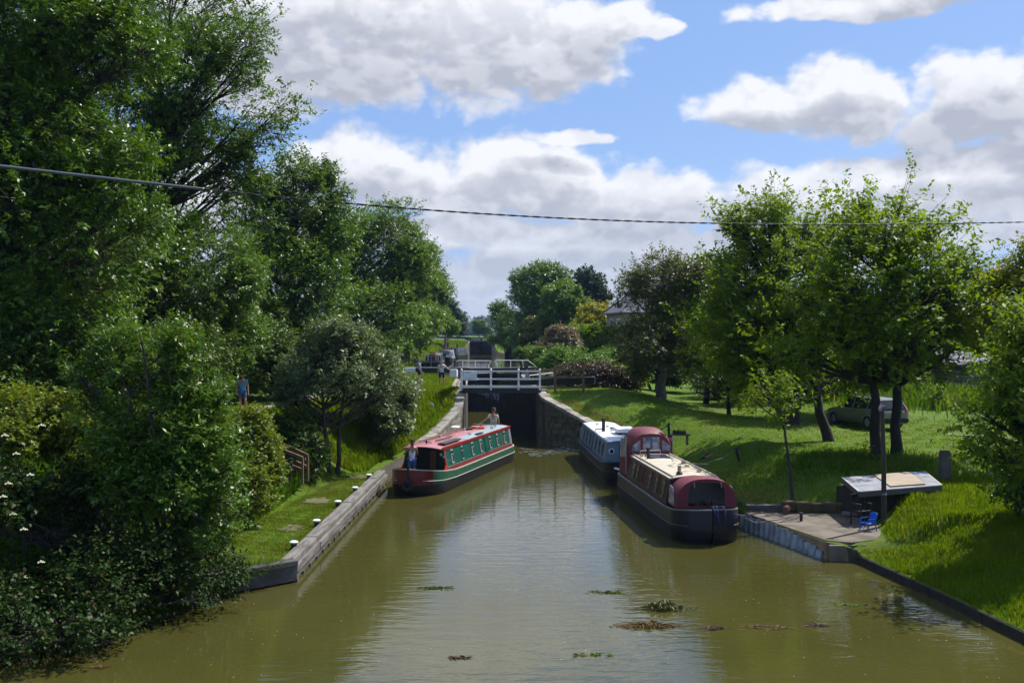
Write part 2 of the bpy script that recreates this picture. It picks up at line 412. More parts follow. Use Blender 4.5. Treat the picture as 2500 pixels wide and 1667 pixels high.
# ------------------------------------------------------------------ path along the left bank and worn tracks
def path_strip(name, pts, w, lift=.02, m=M_gravel, label=None):
    mb = MB(); vs = []; P = [Vector((x, y, 0)) for x, y in pts]; rr = random.Random(5)
    F_ = []
    for i, p in enumerate(P):
        d = (P[min(i + 1, len(P) - 1)] - P[max(0, i - 1)]).normalized(); s = Vector((d.y, -d.x, 0))
        ww = w * rr.uniform(.85, 1.1)
        for k in range(5):
            q = p + s * (k / 4 - .5) * ww * 2
            vs.append((q.x, q.y, gz(q.x, q.y) + lift))
    for i in range(len(P) - 1):
        for k in range(4): F_.append((i * 5 + k, (i + 1) * 5 + k, (i + 1) * 5 + k + 1, i * 5 + k + 1))
    mb.add(vs, F_); o = mb.build(name, m, smooth=True); return tag(o, kind='structure')
pp = [(-11.2, 26), (-11.2, 34), (-11.3, 43), (-11, 52), (-10.6, 62), (-10.4, 75), (-11, 88), (-12.0, 100), (-12.3, 130), (-12.6, 160), (-13, 175), (-13.6, 190), (-14, 200)]
def dens(p, s=1.5):
    out = []
    for (x0, y0), (x1, y1) in zip(p, p[1:]):
        n = max(1, int(math.hypot(x1 - x0, y1 - y0) / s))
        out += [(x0 + (x1 - x0) * i / n, y0 + (y1 - y0) * i / n) for i in range(n)]
    return out + [p[-1]]
path_strip('path', dens(pp), .55, .03)
path_strip('path', dens([(-4.6, 58), (-3.9, 60), (-3.9, 66), (-4.4, 76)]), .5, .03)
path_strip('path', dens([(20, 46), (23, 43.5), (27, 40.5), (33, 37.5)]), .35, .03, mat('worn_track', (.20, .19, .13), .95, var=.4, vscale=2, bump=.5))

# ------------------------------------------------------------------ locks
def wall_run(name, label, pts, top, thick, side, m, coping=None, base_z=-1.3, cop_w=.55, block=.8, seed=1, cat='wall'):
    """pts: list of (x,y) along the water face; top(i)->z ; side=+1 wall body lies to +x"""
    root = thing(name, label, cat, (pts[0][0], pts[0][1], 0))
    o = Vector(root.location); mb = MB(); rr = random.Random(seed)
    P = [Vector((x, y, 0)) for x, y in pts]; N = []
    for i in range(len(P)):
        d = (P[min(i + 1, len(P) - 1)] - P[max(0, i - 1)]).normalized(); N.append(Vector((d.y, -d.x, 0)) * side)
    vs = []; F_ = []
    for i, p in enumerate(P):
        z = top[i]
        for q in ((p - o + N[i] * 0 + Vector((0, 0, base_z))), (p - o + Vector((0, 0, z))), (p - o + N[i] * thick + Vector((0, 0, z))), (p - o + N[i] * thick + Vector((0, 0, base_z)))):
            vs.append(q)
    for i in range(len(P) - 1):
        for k in range(3): F_.append((i * 4 + k, i * 4 + k + 1, i * 4 + 4 + k + 1, i * 4 + 4 + k))
    F_ += [(0, 1, 2, 3), tuple((len(P) - 1) * 4 + k for k in (3, 2, 1, 0))]
    mb.add(vs, F_); mb.build('wall', m, root)
    if coping:
        cb = MB()
        for i in range(len(P) - 1):
            a, b = P[i], P[i + 1]; L = (b - a).length; n = max(1, round(L / block))
            for k in range(n):
                t0, t1 = k / n, (k + 1) / n - .02 / L
                A_ = a.lerp(b, t0) - o; B_ = a.lerp(b, t1) - o; n0 = N[i].lerp(N[i + 1], t0); n1 = N[i].lerp(N[i + 1], t1)
                z0 = top[i] * (1 - t0) + top[i + 1] * t0; z1 = top[i] * (1 - t1) + top[i + 1] * t1; j = rr.uniform(-.02, .03); w = cop_w * rr.uniform(.85, 1.15)
                lo = [A_ - n0 * .05, B_ - n1 * .05, B_ + n1 * w, A_ + n0 * w]
                zz = [z0, z1, z1, z0]
                vs = [Vector((q.x, q.y, z_ - .06 + j)) for q, z_ in zip(lo, zz)] + [Vector((q.x, q.y, z_ + .12 + j + rr.uniform(-.015, .015))) for q, z_ in zip(lo, zz)]
                cb.add(vs, [(3, 2, 1, 0), (4, 5, 6, 7), (0, 1, 5, 4), (1, 2, 6, 5), (2, 3, 7, 6), (3, 0, 4, 7)])
        cb.build('coping', coping, root, bevel=.025)
    return root
def edge_pts(T, ylist, inset=.03, s=1): return [(float(interp(y, T)) - s * inset, y) for y in ylist]
yl = [46.8, 48, 49, 50, 51, 52, 53, 53.8, 54.5, 55.2, 56, 56.6]
def topz(T, P_, ys_, add=.04): return [float(interp(y, P_)) + add for y in ys_]
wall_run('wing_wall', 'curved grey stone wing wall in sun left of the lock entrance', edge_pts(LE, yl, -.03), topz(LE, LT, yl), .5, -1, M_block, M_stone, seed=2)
yr = [49.4, 50, 51, 51.8, 52.5, 53.3, 54, 54.6, 55.2, 55.7, 56.2, 56.6]
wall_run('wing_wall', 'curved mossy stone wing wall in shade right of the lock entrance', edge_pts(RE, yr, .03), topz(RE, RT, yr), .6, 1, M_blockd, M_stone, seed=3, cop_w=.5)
yc = [56.62, 60, 66, 72, 76.9, 79.5]
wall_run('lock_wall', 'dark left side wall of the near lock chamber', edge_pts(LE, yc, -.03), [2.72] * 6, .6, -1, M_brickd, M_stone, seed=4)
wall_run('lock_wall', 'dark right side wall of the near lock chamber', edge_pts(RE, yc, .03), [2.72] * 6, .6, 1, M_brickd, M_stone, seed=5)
wall_run('wing_wall', 'sloping stone wing wall left of the second lock', [(-9.6, 184.5), (-8.9, 188), (-8.15, 192), (-8.1, 196)], [2.5, 3.2, 4.55, 4.6], .8, -1, M_block, M_stone, seed=6, block=1.2)
wall_run('wing_wall', 'shaded stone wing wall right of the second lock', [(-2.7, 184.5), (-3.3, 188), (-3.95, 192), (-4.0, 196)], [2.5, 3.2, 4.55, 4.6], .8, 1, M_stone, M_stone, seed=7, block=1.2)
def plank_gate(mb, a, b, z0, z1, t=.22):
    a, b = Vector(a), Vector(b); L = (b - a).length; n = int(L / .28); d = (b - a) / n
    for i in range(n):
        p = a + d * (i + .5)
        mb.beam(Vector((p.x, p.y, z0)), Vector((p.x, p.y, z1)), L / n - .015, t * .6, 0, up=(d.y, -d.x, 0))
    for z in (z0 + .2, (z0 * 2 + z1) / 3, (z0 + 2 * z1) / 3, z1 - .1):
        mb.beam(Vector((a.x, a.y, z)), Vector((b.x, b.y, z)), t, .22, 0)
    for p in (a, b): mb.beam(Vector((p.x, p.y, z0)), Vector((p.x, p.y, z1 + .35)), .26, .26, 0)
# tail gates
def tail_gate(label, heel, mitre, beam_end, zb, white_len=.35):
    r = thing('lock_gate', label, 'lock gate', (heel[0], heel[1], 0)); o = Vector((heel[0], heel[1], 0))
    mb = MB(); plank_gate(mb, (0, 0, 0), Vector((*mitre, 0)) - o, -1.2, 2.75); mb.build('gate_leaf', M_oakd, r)
    e = Vector(beam_end) - o; h = Vector((0, 0, zb)); m_ = Vector((*mitre, 0)) - o; m_.z = zb - .15
    bb = MB(); d = (e - h).normalized()
    bb.beam(m_ * 1.0, h, .28, .3); bb.beam(h, e - d * white_len, .38, .42)
    bb.beam((0, 0, 2.5), (0, 0, zb), .3, .3)
    b_ = bb.build('balance_beam', M_blackp, r)
    wb = MB(); wb.beam(e - d * (white_len - .003), e, .40, .46); wb.build('beam_end', M_whitep, b_, bevel=.05)
    return r
tail_gate('open left tail gate of the lock with white-ended beam beside the man in white', (-2.85, 58.3), (-3.0, 60.3), (-3.24, 55.0, 3.86), 3.62)
tail_gate('closed right tail gate of the near lock seen below the footbridge', (1.55, 58.6), (-.65, 59.8), (4.9, 60.0, 3.25), 3.2, .02)
# paddle gear by the right tail gate
for i, (px, D, lab, h_) in enumerate([(1210, 61.5, 'grey-white wooden paddle stand above the right tail gate', .62), (1267, 61.8, 'pale wooden block near the rail fence behind the footbridge', .5)]):
    p = at(px, 869, D); r = thing('paddle_stand', lab, 'lock gear', tuple(p))
    mb = MB(); mb.prism([(-.16, 0, -.9), (.16, 0, -.9), (.13, 0, h_ - .15), (.04, 0, h_ - .05), (-.09, 0, h_ - .15)], (0, .22, 0)); mb.build('post', mat('weathered_white_wood', (.42, .42, .38), .8, var=.4, vscale=6, bump=.4), r)
    mb = MB(); mb.box((.02, .1, h_ + .03), (.07, .05, .2)); mb.tube([(.05, .05, h_ + .02), (.22, .05, h_ + .02)], .015, 6); mb.build('ratchet', M_blackp, r)
mb = MB(); a, b = at(1216, 862, 60.5), at(1270, 856, 61.5); mb.tube([a, b], .03, 8); mb.tube([b, b + Vector((0, 0, -1.0))], .025, 6); mb.tube([a, a + Vector((0, 0, -.5))], .025, 6)
tag(mb.build('hand_rail', M_whitep), 'pale handrail on the right tail gate beyond the footbridge', 'handrail')
# head gates
def head_gate(label, heel, mitre, end, zb, ze, z0=1.7, ztop=3.0, rail=None, white=.85, taper=.5, lock_z=0):
    r = thing('lock_gate', label, 'lock gate', (heel[0], heel[1], lock_z)); o = Vector((heel[0], heel[1], lock_z))
    mb = MB(); plank_gate(mb, (0, 0, 0), Vector((*mitre, lock_z)) - o, z0, ztop - .1); mb.build('gate_leaf', M_oakd, r)
    e = Vector((*end, ze)); e = Vector((end[0] - heel[0], end[1] - heel[1], ze)); mt = Vector((mitre[0] - heel[0], mitre[1] - heel[1], zb - .02))
    d = (e - mt).normalized(); bb = MB(); w_e = e - d * white
    # tapered beam
    bb.beam(mt, (0, 0, zb), .30, .30)
    x = d.cross(Vector((0, 0, 1))).normalized()
    vs = []
    for p, hh, ww in ((Vector((0, 0, zb)), .40, .34), (w_e, .34, .34)):
        for j in (-1, 1):
            for i in (-1, 1): vs.append(p + x * i * ww / 2 + Vector((0, 0, j * hh / 2)))
    bb.add(vs, [(0, 1, 3, 2), (4, 6, 7, 5), (0, 4, 5, 1), (2, 3, 7, 6), (0, 2, 6, 4), (1, 5, 7, 3)])
    bo = bb.build('balance_beam', M_blackp, r)
    tp = MB(); tp.beam(mt + Vector((0, 0, .165)), Vector((0, 0, zb + .215)), .2, .025); tp.beam((0, 0, zb + .215), w_e + Vector((0, 0, .185)), .2, .025); tp.build('beam_top', M_whitep, bo)
    if white > 0:
        wb = MB(); wb.beam(w_e, e, .36, .36); wb.build('beam_end', M_whitep, bo, bevel=.03)
    return r
cx = -1.36
hg = head_gate('left head gate of the near lock with long black beam ending in white', (-3.35, 78.6), (cx, 79.6), (-8.55, 79.8), 3.18, 3.18)
hg2 = head_gate('right head gate of the near lock with its beam running behind the bushes', (.62, 78.6), (cx + .02, 79.6), (5.9, 79.6), 3.20, 3.34, white=.0)
def rail_from_px(name, label, polys, D, r_, m, parent=None, cat='handrail'):
    mb = MB()
    for pl in polys: mb.tube([at(px, py, D) for px, py in pl], r_, 8)
    return tag(mb.build(name, m, smooth='angle'), label, cat)
rail_from_px('hand_rail', 'white tube handrail on the left head gate of the near lock', [[(1031, 844), (1051, 827.8), (1127.5, 828.3), (1128, 831), (1122.7, 837.3), (1122.7, 848)], [(1062.6, 828), (1062.6, 846)], [(1091.6, 828), (1091.6, 847)]], 79.4, .028, M_whitep)
rail_from_px('hand_rail', 'white tube handrail on the right head gate of the near lock', [[(1141.3, 848), (1141.5, 836), (1136.8, 829.5), (1140, 826.8), (1213, 827.6), (1231.6, 842)], [(1173, 827), (1173, 847)], [(1200.6, 827), (1200.6, 846)]], 79.4, .028, M_whitep)
mb = MB(); p = at(1044.6, 847, 79); mb.box((p.x, p.y, p.z + .22), (.12, .12, .6)); mb.box((p.x, p.y, p.z + .55), (.18, .16, .1)); tag(mb.build('paddle_post', M_blackp), 'black paddle post rising beside the left head gate rail', 'lock gear')
mb = MB(); p = at(1198, 840, 77.6); mb.lathe((p.x, p.y, p.z - .2), [(.1, 0), (.1, .35), (.06, .42), (.09, .55), (.03, .62)], 10); mb.box((p.x + .35, p.y, p.z - .05), (.28, .2, .3)); tag(mb.build('paddle_post', M_blackp), 'small rounded black paddle gear right of the right head gate rail', 'lock gear')
# head wall under the gates, leaking water
mb = MB(); mb.box((cx, 79.35, .2), (4.25, .9, 3.4)); tag(mb.build('lock_sill', M_brickd), 'dark masonry sill closing the head of the near lock chamber', 'lock sill')
mb = MB(); rr = random.Random(3)
for i in range(150):
    t = rr.random() ** 1.3; x0 = cx - 1.95 + t * 2.6; z1 = 1.95 - t * 1.0 + rr.gauss(0, .16); L_ = rr.uniform(.06, .30)
    mb.tube([(x0, 78.72, z1), (x0 + .25 * L_, 78.5, z1 - L_ * .45), (x0 + .35 * L_, 78.4, z1 - L_)], [.004, rr.uniform(.006, .020), .003], 5)
tag(mb.build('leaking_water', mat('white_water', (.55, .60, .66), .3, var=.3)), 'white water spraying through the shut head gates', 'water', kind='stuff')
# second lock
g2 = head_gate('left gate of the distant second lock with long black beam', (-8.15, 193.2), (-6.05, 194.0), (-15.5, 193.0), .75, .95, z0=-3.2, ztop=.5, white=0, lock_z=4.55)
g3 = head_gate('right gate of the distant second lock', (-3.95, 193.2), (-6.0, 194.0), (2.4, 193.6), .75, .9, z0=-3.2, ztop=.5, white=0, lock_z=4.55)
mb = MB(); mb.box((-6.05, 192.4, 4.75), (4.6, .8, .14)); mb.tube([(-8.3, 192, 4.85), (-8.3, 192, 5.9), (-4, 192, 5.95), (-3.9, 192, 4.85)], .04, 6)
for x_ in (-7.2, -6.1, -5): mb.tube([(x_, 192, 4.85), (x_, 192, 5.92)], .03, 6)
tag(mb.build('lock_footbridge', M_steel), 'grey plank walkway with rails over the second lock gate', 'footbridge')
mb = MB()
for z_ in (5.2, 5.7): mb.beam((-15.5, 196, z_), (-9.5, 197, z_), .06, .12)
for i in range(5): mb.box((-15.5 + i * 1.5, 196 + i * .25, 5.25), (.12, .12, 1.1))
tag(mb.build('white_fence', M_whitep), 'low white fence on the bank left of the second lock', 'fence')
# footbridge over the near lock tail
fb = thing('footbridge', 'black plank footbridge across the tail of the near lock', 'footbridge', (-.6, 56.5, 2.95))
mb = MB(); mb.box((0, -.1, 0.0), (4.5, 1.1, .14)); mb.box((0, -.62, -.1), (4.45, .08, .26)); mb.build('deck', M_blackp, fb)
mb = MB(); mb.box((0, -.672, .085), (4.4, .03, .05)); mb.build('edge_strip', M_whitep, fb)
pxs = [1060, 1127.5, 1191, 1240]
mb = MB()
for z_, h_ in ((1.0, .085), (.56, .085), (.16, .085)): mb.box((0, -.70, z_), (4.36, .05, h_))
mb.build('rail', M_whitep, fb)
for px in pxs:
    x_ = (px - 1176) / FPX * 55.8 + .6; mb = MB(); mb.box((x_, -.64, .5), (.11, .07, 1.12)); mb.lathe((x_, -.64, 1.05), [(.06, 0), (.065, .04), (.03, .08), (.01, .1)], 8); mb.build('rail_post', M_whitep, fb)
sg = thing('sign_board', 'white blank-looking sign fixed to the left end of the footbridge rail', 'sign', tuple(at(1080, 864.5, 55.68)))
mb = MB(); mb.box((0, 0, 0), (.76, .03, .42)); mb.build('board', mat('sign_white', (.78, .82, .86), .5, var=.04), sg)
mb = MB(); rr = random.Random(1)
for i in range(7): x_ = -.22 + i * .075; mb.tube([(x_, -.03, -.24), (x_ + rr.uniform(-.02, .03), -.03, -.24 + rr.uniform(.06, .2))], .007, 4)
tag(mb.build('seed_stalks', mat('dry_stalk', (.06, .06, .04), .9)), 'thin dark seeding stalks in front of the sign board', 'weeds', kind='stuff').location = sg.location
# rail fence on the right
rf = thing('rail_fence', 'mossy brown post and rail fence right of the footbridge', 'fence', tuple(at(1241, 893, 57)))
o = Vector(rf.location)
for py in (849, 866, 890.5):
    mb = MB(); mb.beam(at(1240, py + .6, 57) - o, at(1343, py - .3, 57.3) - o, .06, .11); mb.build('rail', M_moss, rf)
for px in (1275, 1340):
    mb = MB(); p = at(px, 847, 57.1) - o; mb.box((p.x, .1, p.z - .75), (.13, .12, 1.7)); mb.build('fence_post', M_timb2, rf)
# milestone
mb = MB(); p = at(990, 934, 53); mb.prism([(-.13, 0, -.4), (.13, 0, -.4), (.13, 0, .12), (.07, 0, .19), (-.07, 0, .19), (-.13, 0, .12)], (0, .1, 0)); o_ = mb.build('marker_stone', mat('pale_stone', (.48, .50, .46), .8, var=.25, vscale=8)); o_.location = (p.x, p.y, p.z)
tag(o_, 'small pale round-topped marker stone in the tall grass by the lock', 'marker')
# metal guard rails left of the beam
mr = thing('guard_railing', 'rusty metal grid railing at the white end of the left beam', 'railing', tuple(at(927, 843, 84)))
mb = MB()
for z_ in (0, .3, .6, .9): mb.tube([(0, 0, z_), (1.05, 0, z_)], .018, 6)
for i in range(7): mb.tube([(i * .175, 0, -.4), (i * .175, 0, .93)], .014, 6)
mb.build('grid', mat('rusty_steel', (.16, .13, .10), .8), mr)
mb = MB()
for z_ in (.45, .9): mb.tube([(1.2, .1, z_), (3.4, .3, z_)], .022, 6)
for x_ in (1.2, 2.3, 3.4): mb.tube([(x_, .2, -.4), (x_, .2, .95)], .025, 6)
mb.build('tube_rail', M_steel, mr)

# ------------------------------------------------------------------ landing stage on the left
ls = thing('landing_stage', 'long grey timber edged landing stage along the left bank', 'landing stage', (-5.3, 24.3, 0))
o = Vector((-5.3, 24.3, 0))
A_, B_ = Vector((0, 0, .0)), Vector((.2, 15.9, 0))
segs = [0, .17, .36, .52, .70, .86, 1]
for i, (t0, t1) in enumerate(zip(segs, segs[1:])):
    mb = MB(); a = A_.lerp(B_, t0) ; b = A_.lerp(B_, t1 - .002)
    j = (i % 2) * .012
    mb.beam(a + Vector((-.16, 0, .47 + j)), b + Vector((-.16, 0, .47 + j)), .34, .13); mb.beam(a + Vector((.02 + j, 0, .30)), b + Vector((.02 + j, 0, .30)), .12, .20)
    mb.beam(a + Vector((-.02, 0, .12)), b + Vector((-.02, 0, .12)), .10, .14)
    mb.build('edge_timber', M_timber, ls, bevel=.015)
mb = MB(); e2 = Vector((-1.9, -1.75, 0))
mb.beam(Vector((.02, 0, .47)), e2 + Vector((0, 0, .47)), .30, .13); mb.beam(Vector((.05, -.06, .22)), e2 + Vector((.03, -.06, .22)), .14, .36)
mb.build('end_timber', mat('tarred_timber', (.09, .085, .08), .8, var=.5, vscale=3, bump=.7), ls, bevel=.015)
for i in range(20):
    t = i / 19; p = A_.lerp(B_, t); mb = MB() if i == 0 else mb
    mb.box((p.x - .02, p.y, -.25), (.16, .16, .65))
for i in range(5): p = Vector((0, 0, 0)).lerp(e2, i / 4); mb.box((p.x, p.y + .02, -.25), (.18, .16, .65))
mb.beam(Vector((-.18, .2, -.2)), B_ + Vector((-.18, 0, -.2)), .1, .6); mb.beam(Vector((0, .1, -.2)), e2 + Vector((0, .16, -.2)), .1, .6)
mb.build('piles', M_concd, ls)
bp = thing('bollard', 'nearest short black mooring bollard with white top on the landing', 'bollard', (-5.64, 25.8, .47), group='mooring bollards on the landing stage')
mb = MB(); mb.lathe((0, 0, -.1), [(.075, 0), (.075, .22), (.07, .24)], 12); mb.build('post', M_blackp, bp)
mb = MB(); mb.lathe((0, 0, .14), [(.07, 0), (.11, .01), (.115, .04), (.08, .06)], 12); mb.build('cap', M_whitep, bp)
for x_, y_, lab in ((-5.64, 28.8, 'second bollard from the near end of the landing stage'), (-5.6, 32.1, 'middle one of the five landing stage bollards'), (-5.5, 35.0, 'fourth bollard, the one beside the bare earth near the far end'), (-5.48, 38.2, 'farthest white-topped bollard at the far end of the landing')):
    c = copy_tree(bp); c.location = (x_, y_, .47); c['label'] = lab
for (x_, y_, s_) in ((-6.3, 28.6, .55), (-6.5, 33.2, .6), (-6.0, 38.8, .55)):
    n = 26; rr = random.Random(int(y_)); mb = MB(); vs = [(x_, y_, gz(x_, y_) + .022)]
    for k in range(n): a = 2 * pi * k / n; q = s_ * rr.uniform(.45, 1.1); X_, Y_ = x_ + cos(a) * q * .8, y_ + sin(a) * q * 1.2; vs.append((X_, Y_, gz(X_, Y_) + .018))
    mb.add(vs, [(0, 1 + k, 1 + (k + 1) % n) for k in range(n)]); tag(mb.build('bare_earth', mat('dry_earth', (.125, .115, .045), .95, var=.4, vscale=6, bump=.6)), kind='structure')
# stair handrails
sr = thing('stair_handrail', 'brown wooden handrails of steps half buried in the bushes above the landing', 'handrail', tuple(at(707, 1095, 35)))
o = Vector(sr.location)
for (p0, p1, dd) in (((707, 1046), (640, 1016), 35.0), ((695, 1052), (612, 1019), 34.4)):
    post = at(p0[0], p0[1], dd) - o; up_ = at(p1[0], p1[1], dd + 1.2) - o
    mb = MB(); mb.beam(post + Vector((0, 0, -.9)), post + Vector((0, 0, .03)), .07, .09, up=(0, 1, 0)); mb.build('rail_post', M_timb2, sr)
    mb = MB(); mb.beam(post, up_, .06, .12); mb.beam(post + Vector((0, 0, -.42)), up_ + Vector((0, 0, -.42)), .05, .12); mb.build('rail', M_timb2, sr)
mb = MB(); p = at(668, 1055, 34.2) - o; mb.beam(p + Vector((0, 0, .05)), p + Vector((-.08, 0, -.85)), .14, .16, up=(0, 1, 0)); mb.build('old_post', M_blackp, sr)

# ------------------------------------------------------------------ right landing, piling, shed and clutter
mb = MB(); poly = [(8.42, 26.75), (9.0, 26.5), (9.75, 26.85), (10.9, 28.7), (11.3, 30.9), (7.5, 31.1), (7.22, 30.9)]
mb.prism([(x_, y_, .40) for x_, y_ in poly], (0, 0, .09)); tag(mb.build('landing_slab', M_concr, bevel=.02), 'stained concrete landing slab on the right bank below the shed', 'landing stage')
sp_ = thing('sheet_piling', 'leaning pale corrugated metal sheets holding up the right landing', 'sheet piling', (7.1, 31, 0))
rr = random.Random(8); n = 15
for i in range(n):
    t = i / n; t2 = (i + 1) / n
    a = Vector((7.12, 31.0, 0)).lerp(Vector((8.35, 26.7, 0)), t) - Vector((7.1, 31, 0)); b = Vector((7.12, 31.0, 0)).lerp(Vector((8.35, 26.7, 0)), t2) - Vector((7.1, 31, 0))
    zt_ = .44 - (max(0, t - .55) * .55) + rr.uniform(-.025, .025); ln = .02 + .22 * t
    d = (b - a); nrm = Vector((-d.y, d.x, 0)).normalized() * -1
    if nrm.x > 0: nrm = -nrm
    mid = (a + b) / 2; sh = Vector((0, -.06 * i * .2, 0))
    for (p, q, k1, k2) in ((a, a.lerp(b, .32), .05, .0), (a.lerp(b, .32), a.lerp(b, .68), .0, .0), (a.lerp(b, .68), b, 0., .05)):
        pass
    prof_ = [(0, .05), (.28, .05), (.40, -.03), (.88, -.03), (1, .05)]
    mb = MB(); vs = []
    for u_, off in prof_:
        q = a.lerp(b, u_) + nrm * off
        vs.append(Vector((q.x, q.y, zt_))); q2 = q + nrm * ln + d * .25 * t; vs.append(Vector((q2.x, q2.y, -.45)))
    F_ = [(2 * k, 2 * k + 1, 2 * k + 3, 2 * k + 2) for k in range(4)]
    back = [v - nrm * .012 for v in vs]; m_ = len(vs)
    mb.add(vs + back, F_ + [tuple(i_ + m_ for i_ in f[::-1]) for f in F_] + [(0, 2, 2 + m_, m_), (2, 4, 4 + m_, 2 + m_), (4, 6, 6 + m_, 4 + m_), (6, 8, 8 + m_, 6 + m_)])
    mb.build('metal_sheet', M_zinc, sp_)
sp2 = thing('sheet_piling', 'dark metal sheets on the near end of the right landing under the grass', 'sheet piling', (8.9, 26.45, 0))
for i in range(8):
    mb = MB(); x0 = i * .3; y0 = .05 * i; mb.prism([(x0, y0, .42), (x0 + .14, y0 - .06, .42), (x0 + .28, y0, .42)], (0, 0, -.95)); mb.build('metal_sheet', mat('dark_sheet', (.07, .085, .10), .6, .3, var=.4), sp2)
mb = MB(); mb.box((8.62, 26.62, .17), (.42, .4, .5)); tag(mb.build('concrete_block', M_concr, bevel=.04), 'broken lump of concrete at the gap in the sheet piling', 'concrete block')
mb = MB(); a, b = at(1716, 1186, 31.2), at(1800, 1178, 30.9); mb.beam(Vector((a.x, 31.25, .58)), Vector((b.x, 31.1, .60)), .3, .2); tag(mb.build('timber_beam', mat('tarred_timber', (.09, .085, .08))), 'heavy dark timber lying at the back of the right landing', 'timber')
p = at(1804, 1172, 30.6); mb = MB(); mb.tube([(p.x, p.y, p.z), (p.x + .25, p.y + .5, p.z + .02)], .11, 16); tag(mb.build('pipe', mat('clay_pipe', (.14, .06, .035), .8)), 'short round brown pipe end poking from the bank behind the landing', 'pipe')
mb = MB(); p = at(1912, 1192, 29.6); rr = random.Random(2)
bank = []
for i in range(9):
    x_ = 8.6 + i * .42; y_ = 31.0 - i * .02; mb.box((x_, y_ + rr.uniform(-.05, .05), .62 + rr.uniform(-.03, .05)), (.44, .3, .34), rot=rr.uniform(-.1, .1))
tag(mb.build('stone_edging', mat('earthy_stone', (.10, .075, .035), .95, var=.5, bump=.8), bevel=.05), 'rough earthy stones along the back of the landing slab', 'stones')
mb = MB(); a = Vector((10.0, 30.2, .62)); mb.beam(a, a + Vector((1.1, -.7, -.05)), .22, .07); mb.beam(a + Vector((.1, -.35, -.12)), a + Vector((1.2, -1.0, -.15)), .2, .07)
tag(mb.build('plank_steps', M_timber), 'two weathered planks beside the black chair at the shed', 'planks')
# shed
sh = thing('storage_shed', 'low dark timber store with a grey felt roof on the right bank', 'shed', (10.0, 29.0, .47))
o = Vector(sh.location)
c1, c2, c3, c4 = at(1974.5, 1132, 29) - o, at(2161, 1117, 30.0) - o, at(2122, 1085.3, 32.2) - o, at(1935.5, 1099.2, 31.3) - o
mb = MB(); mb.prism([c1, c2, c3, c4], (0, 0, .05)); mb.build('roof', M_felt, sh)
mb = MB(); mb.beam(c1 + Vector((0, -.02, -.04)), c2 + Vector((0, -.02, -.04)), .035, .15); mb.beam(c4 + Vector((-.02, 0, -.04)), c1 + Vector((-.02, 0, -.04)), .035, .15); mb.beam(c2 + Vector((.02, 0, -.04)), c3 + Vector((.02, 0, -.04)), .035, .15)
mb.build('fascia', mat('grey_trim', (.09, .085, .08), .7), sh)
mb = MB()
for a, b in ((c4 + Vector((-.02, 0, .045)), c1 + Vector((-.02, 0, .045))), (c1 + Vector((0, -.02, .045)), c2 + Vector((0, -.02, .045))), (c2 + Vector((.02, 0, .045)), c3 + Vector((.02, 0, .045)))): mb.beam(a, b, .045, .03)
mb.build('roof_edging', mat('pale_trim', (.42, .41, .38), .7), sh)
w1 = Vector((c1.x + .30, c1.y + .25, 0)); w2 = Vector((c2.x - .08, c2.y + .2, 0))
mb = MB()
for k in range(7):
    z_ = .06 + k * .128; mb.beam(w1 + Vector((0, -.003 * (k % 2), z_)), w2 + Vector((0, -.003 * (k % 2), z_)), .04, .12)
mb.beam(w1 + Vector((.03, .03, .4)), w1 + Vector((-.22, 2.0, .42)), .05, .8); mb.beam(w2 + Vector((-.03, .03, .4)), w2 + Vector((-.1, 2.0, .42)), .05, .8); mb.beam(w1 + Vector((-.2, 2.0, .4)), w2 + Vector((-.1, 2.0, .4)), .05, .8)
mb.build('wall', mat('creosote_boards', (.028, .022, .018), .85, var=.4, vscale=5, bump=.5), sh)
for q in (c4 + Vector((.1, -.1, 0)), c1 + Vector((.12, .15, 0))):
    mb = MB(); mb.box((q.x, q.y, q.z / 2), (.07, .07, q.z)); mb.build('corner_post', M_oakd, sh)
bd = [(1320, 318), (1470, 423), (1788, 400), (1640, 291)]
def rp(x_, y_):       # point on the roof plane under a photo position
    px, py = (1780 + x_ / 3.734) / 1.0629, (1080 + y_ / 3.734) / 1.0629
    n_ = (c2 - c1).cross(c4 - c1).normalized(); C0 = Vector((0, 0, 6)); d_ = (at(px, py, 1) - C0); P0 = c1 + o
    return C0 + d_ * ((P0 - C0).dot(n_) / d_.dot(n_)), n_
q4 = [rp(*b_)[0] for b_ in bd]; nrm = rp(*bd[0])[1]; nrm = nrm if nrm.z > 0 else -nrm
mb = MB(); mb.prism([q + nrm * .06 for q in q4], nrm * .035); tag(mb.build('board', M_board), 'brown sheet of board lying on the grey shed roof', 'board')
q = rp(1675, 300)[0]; mb = MB(); mb.prism([q + Vector((-.1, 0, .055)), q + Vector((.08, -.05, .055)), q + Vector((.12, .1, .055)), q + Vector((-.05, .12, .055))], (.02, 0, .05)); tag(mb.build('plastic_bag', mat('blue_plastic_pale', (.12, .28, .6), .4), bevel=.02), 'small crumpled blue plastic bag on the shed roof', 'bag')
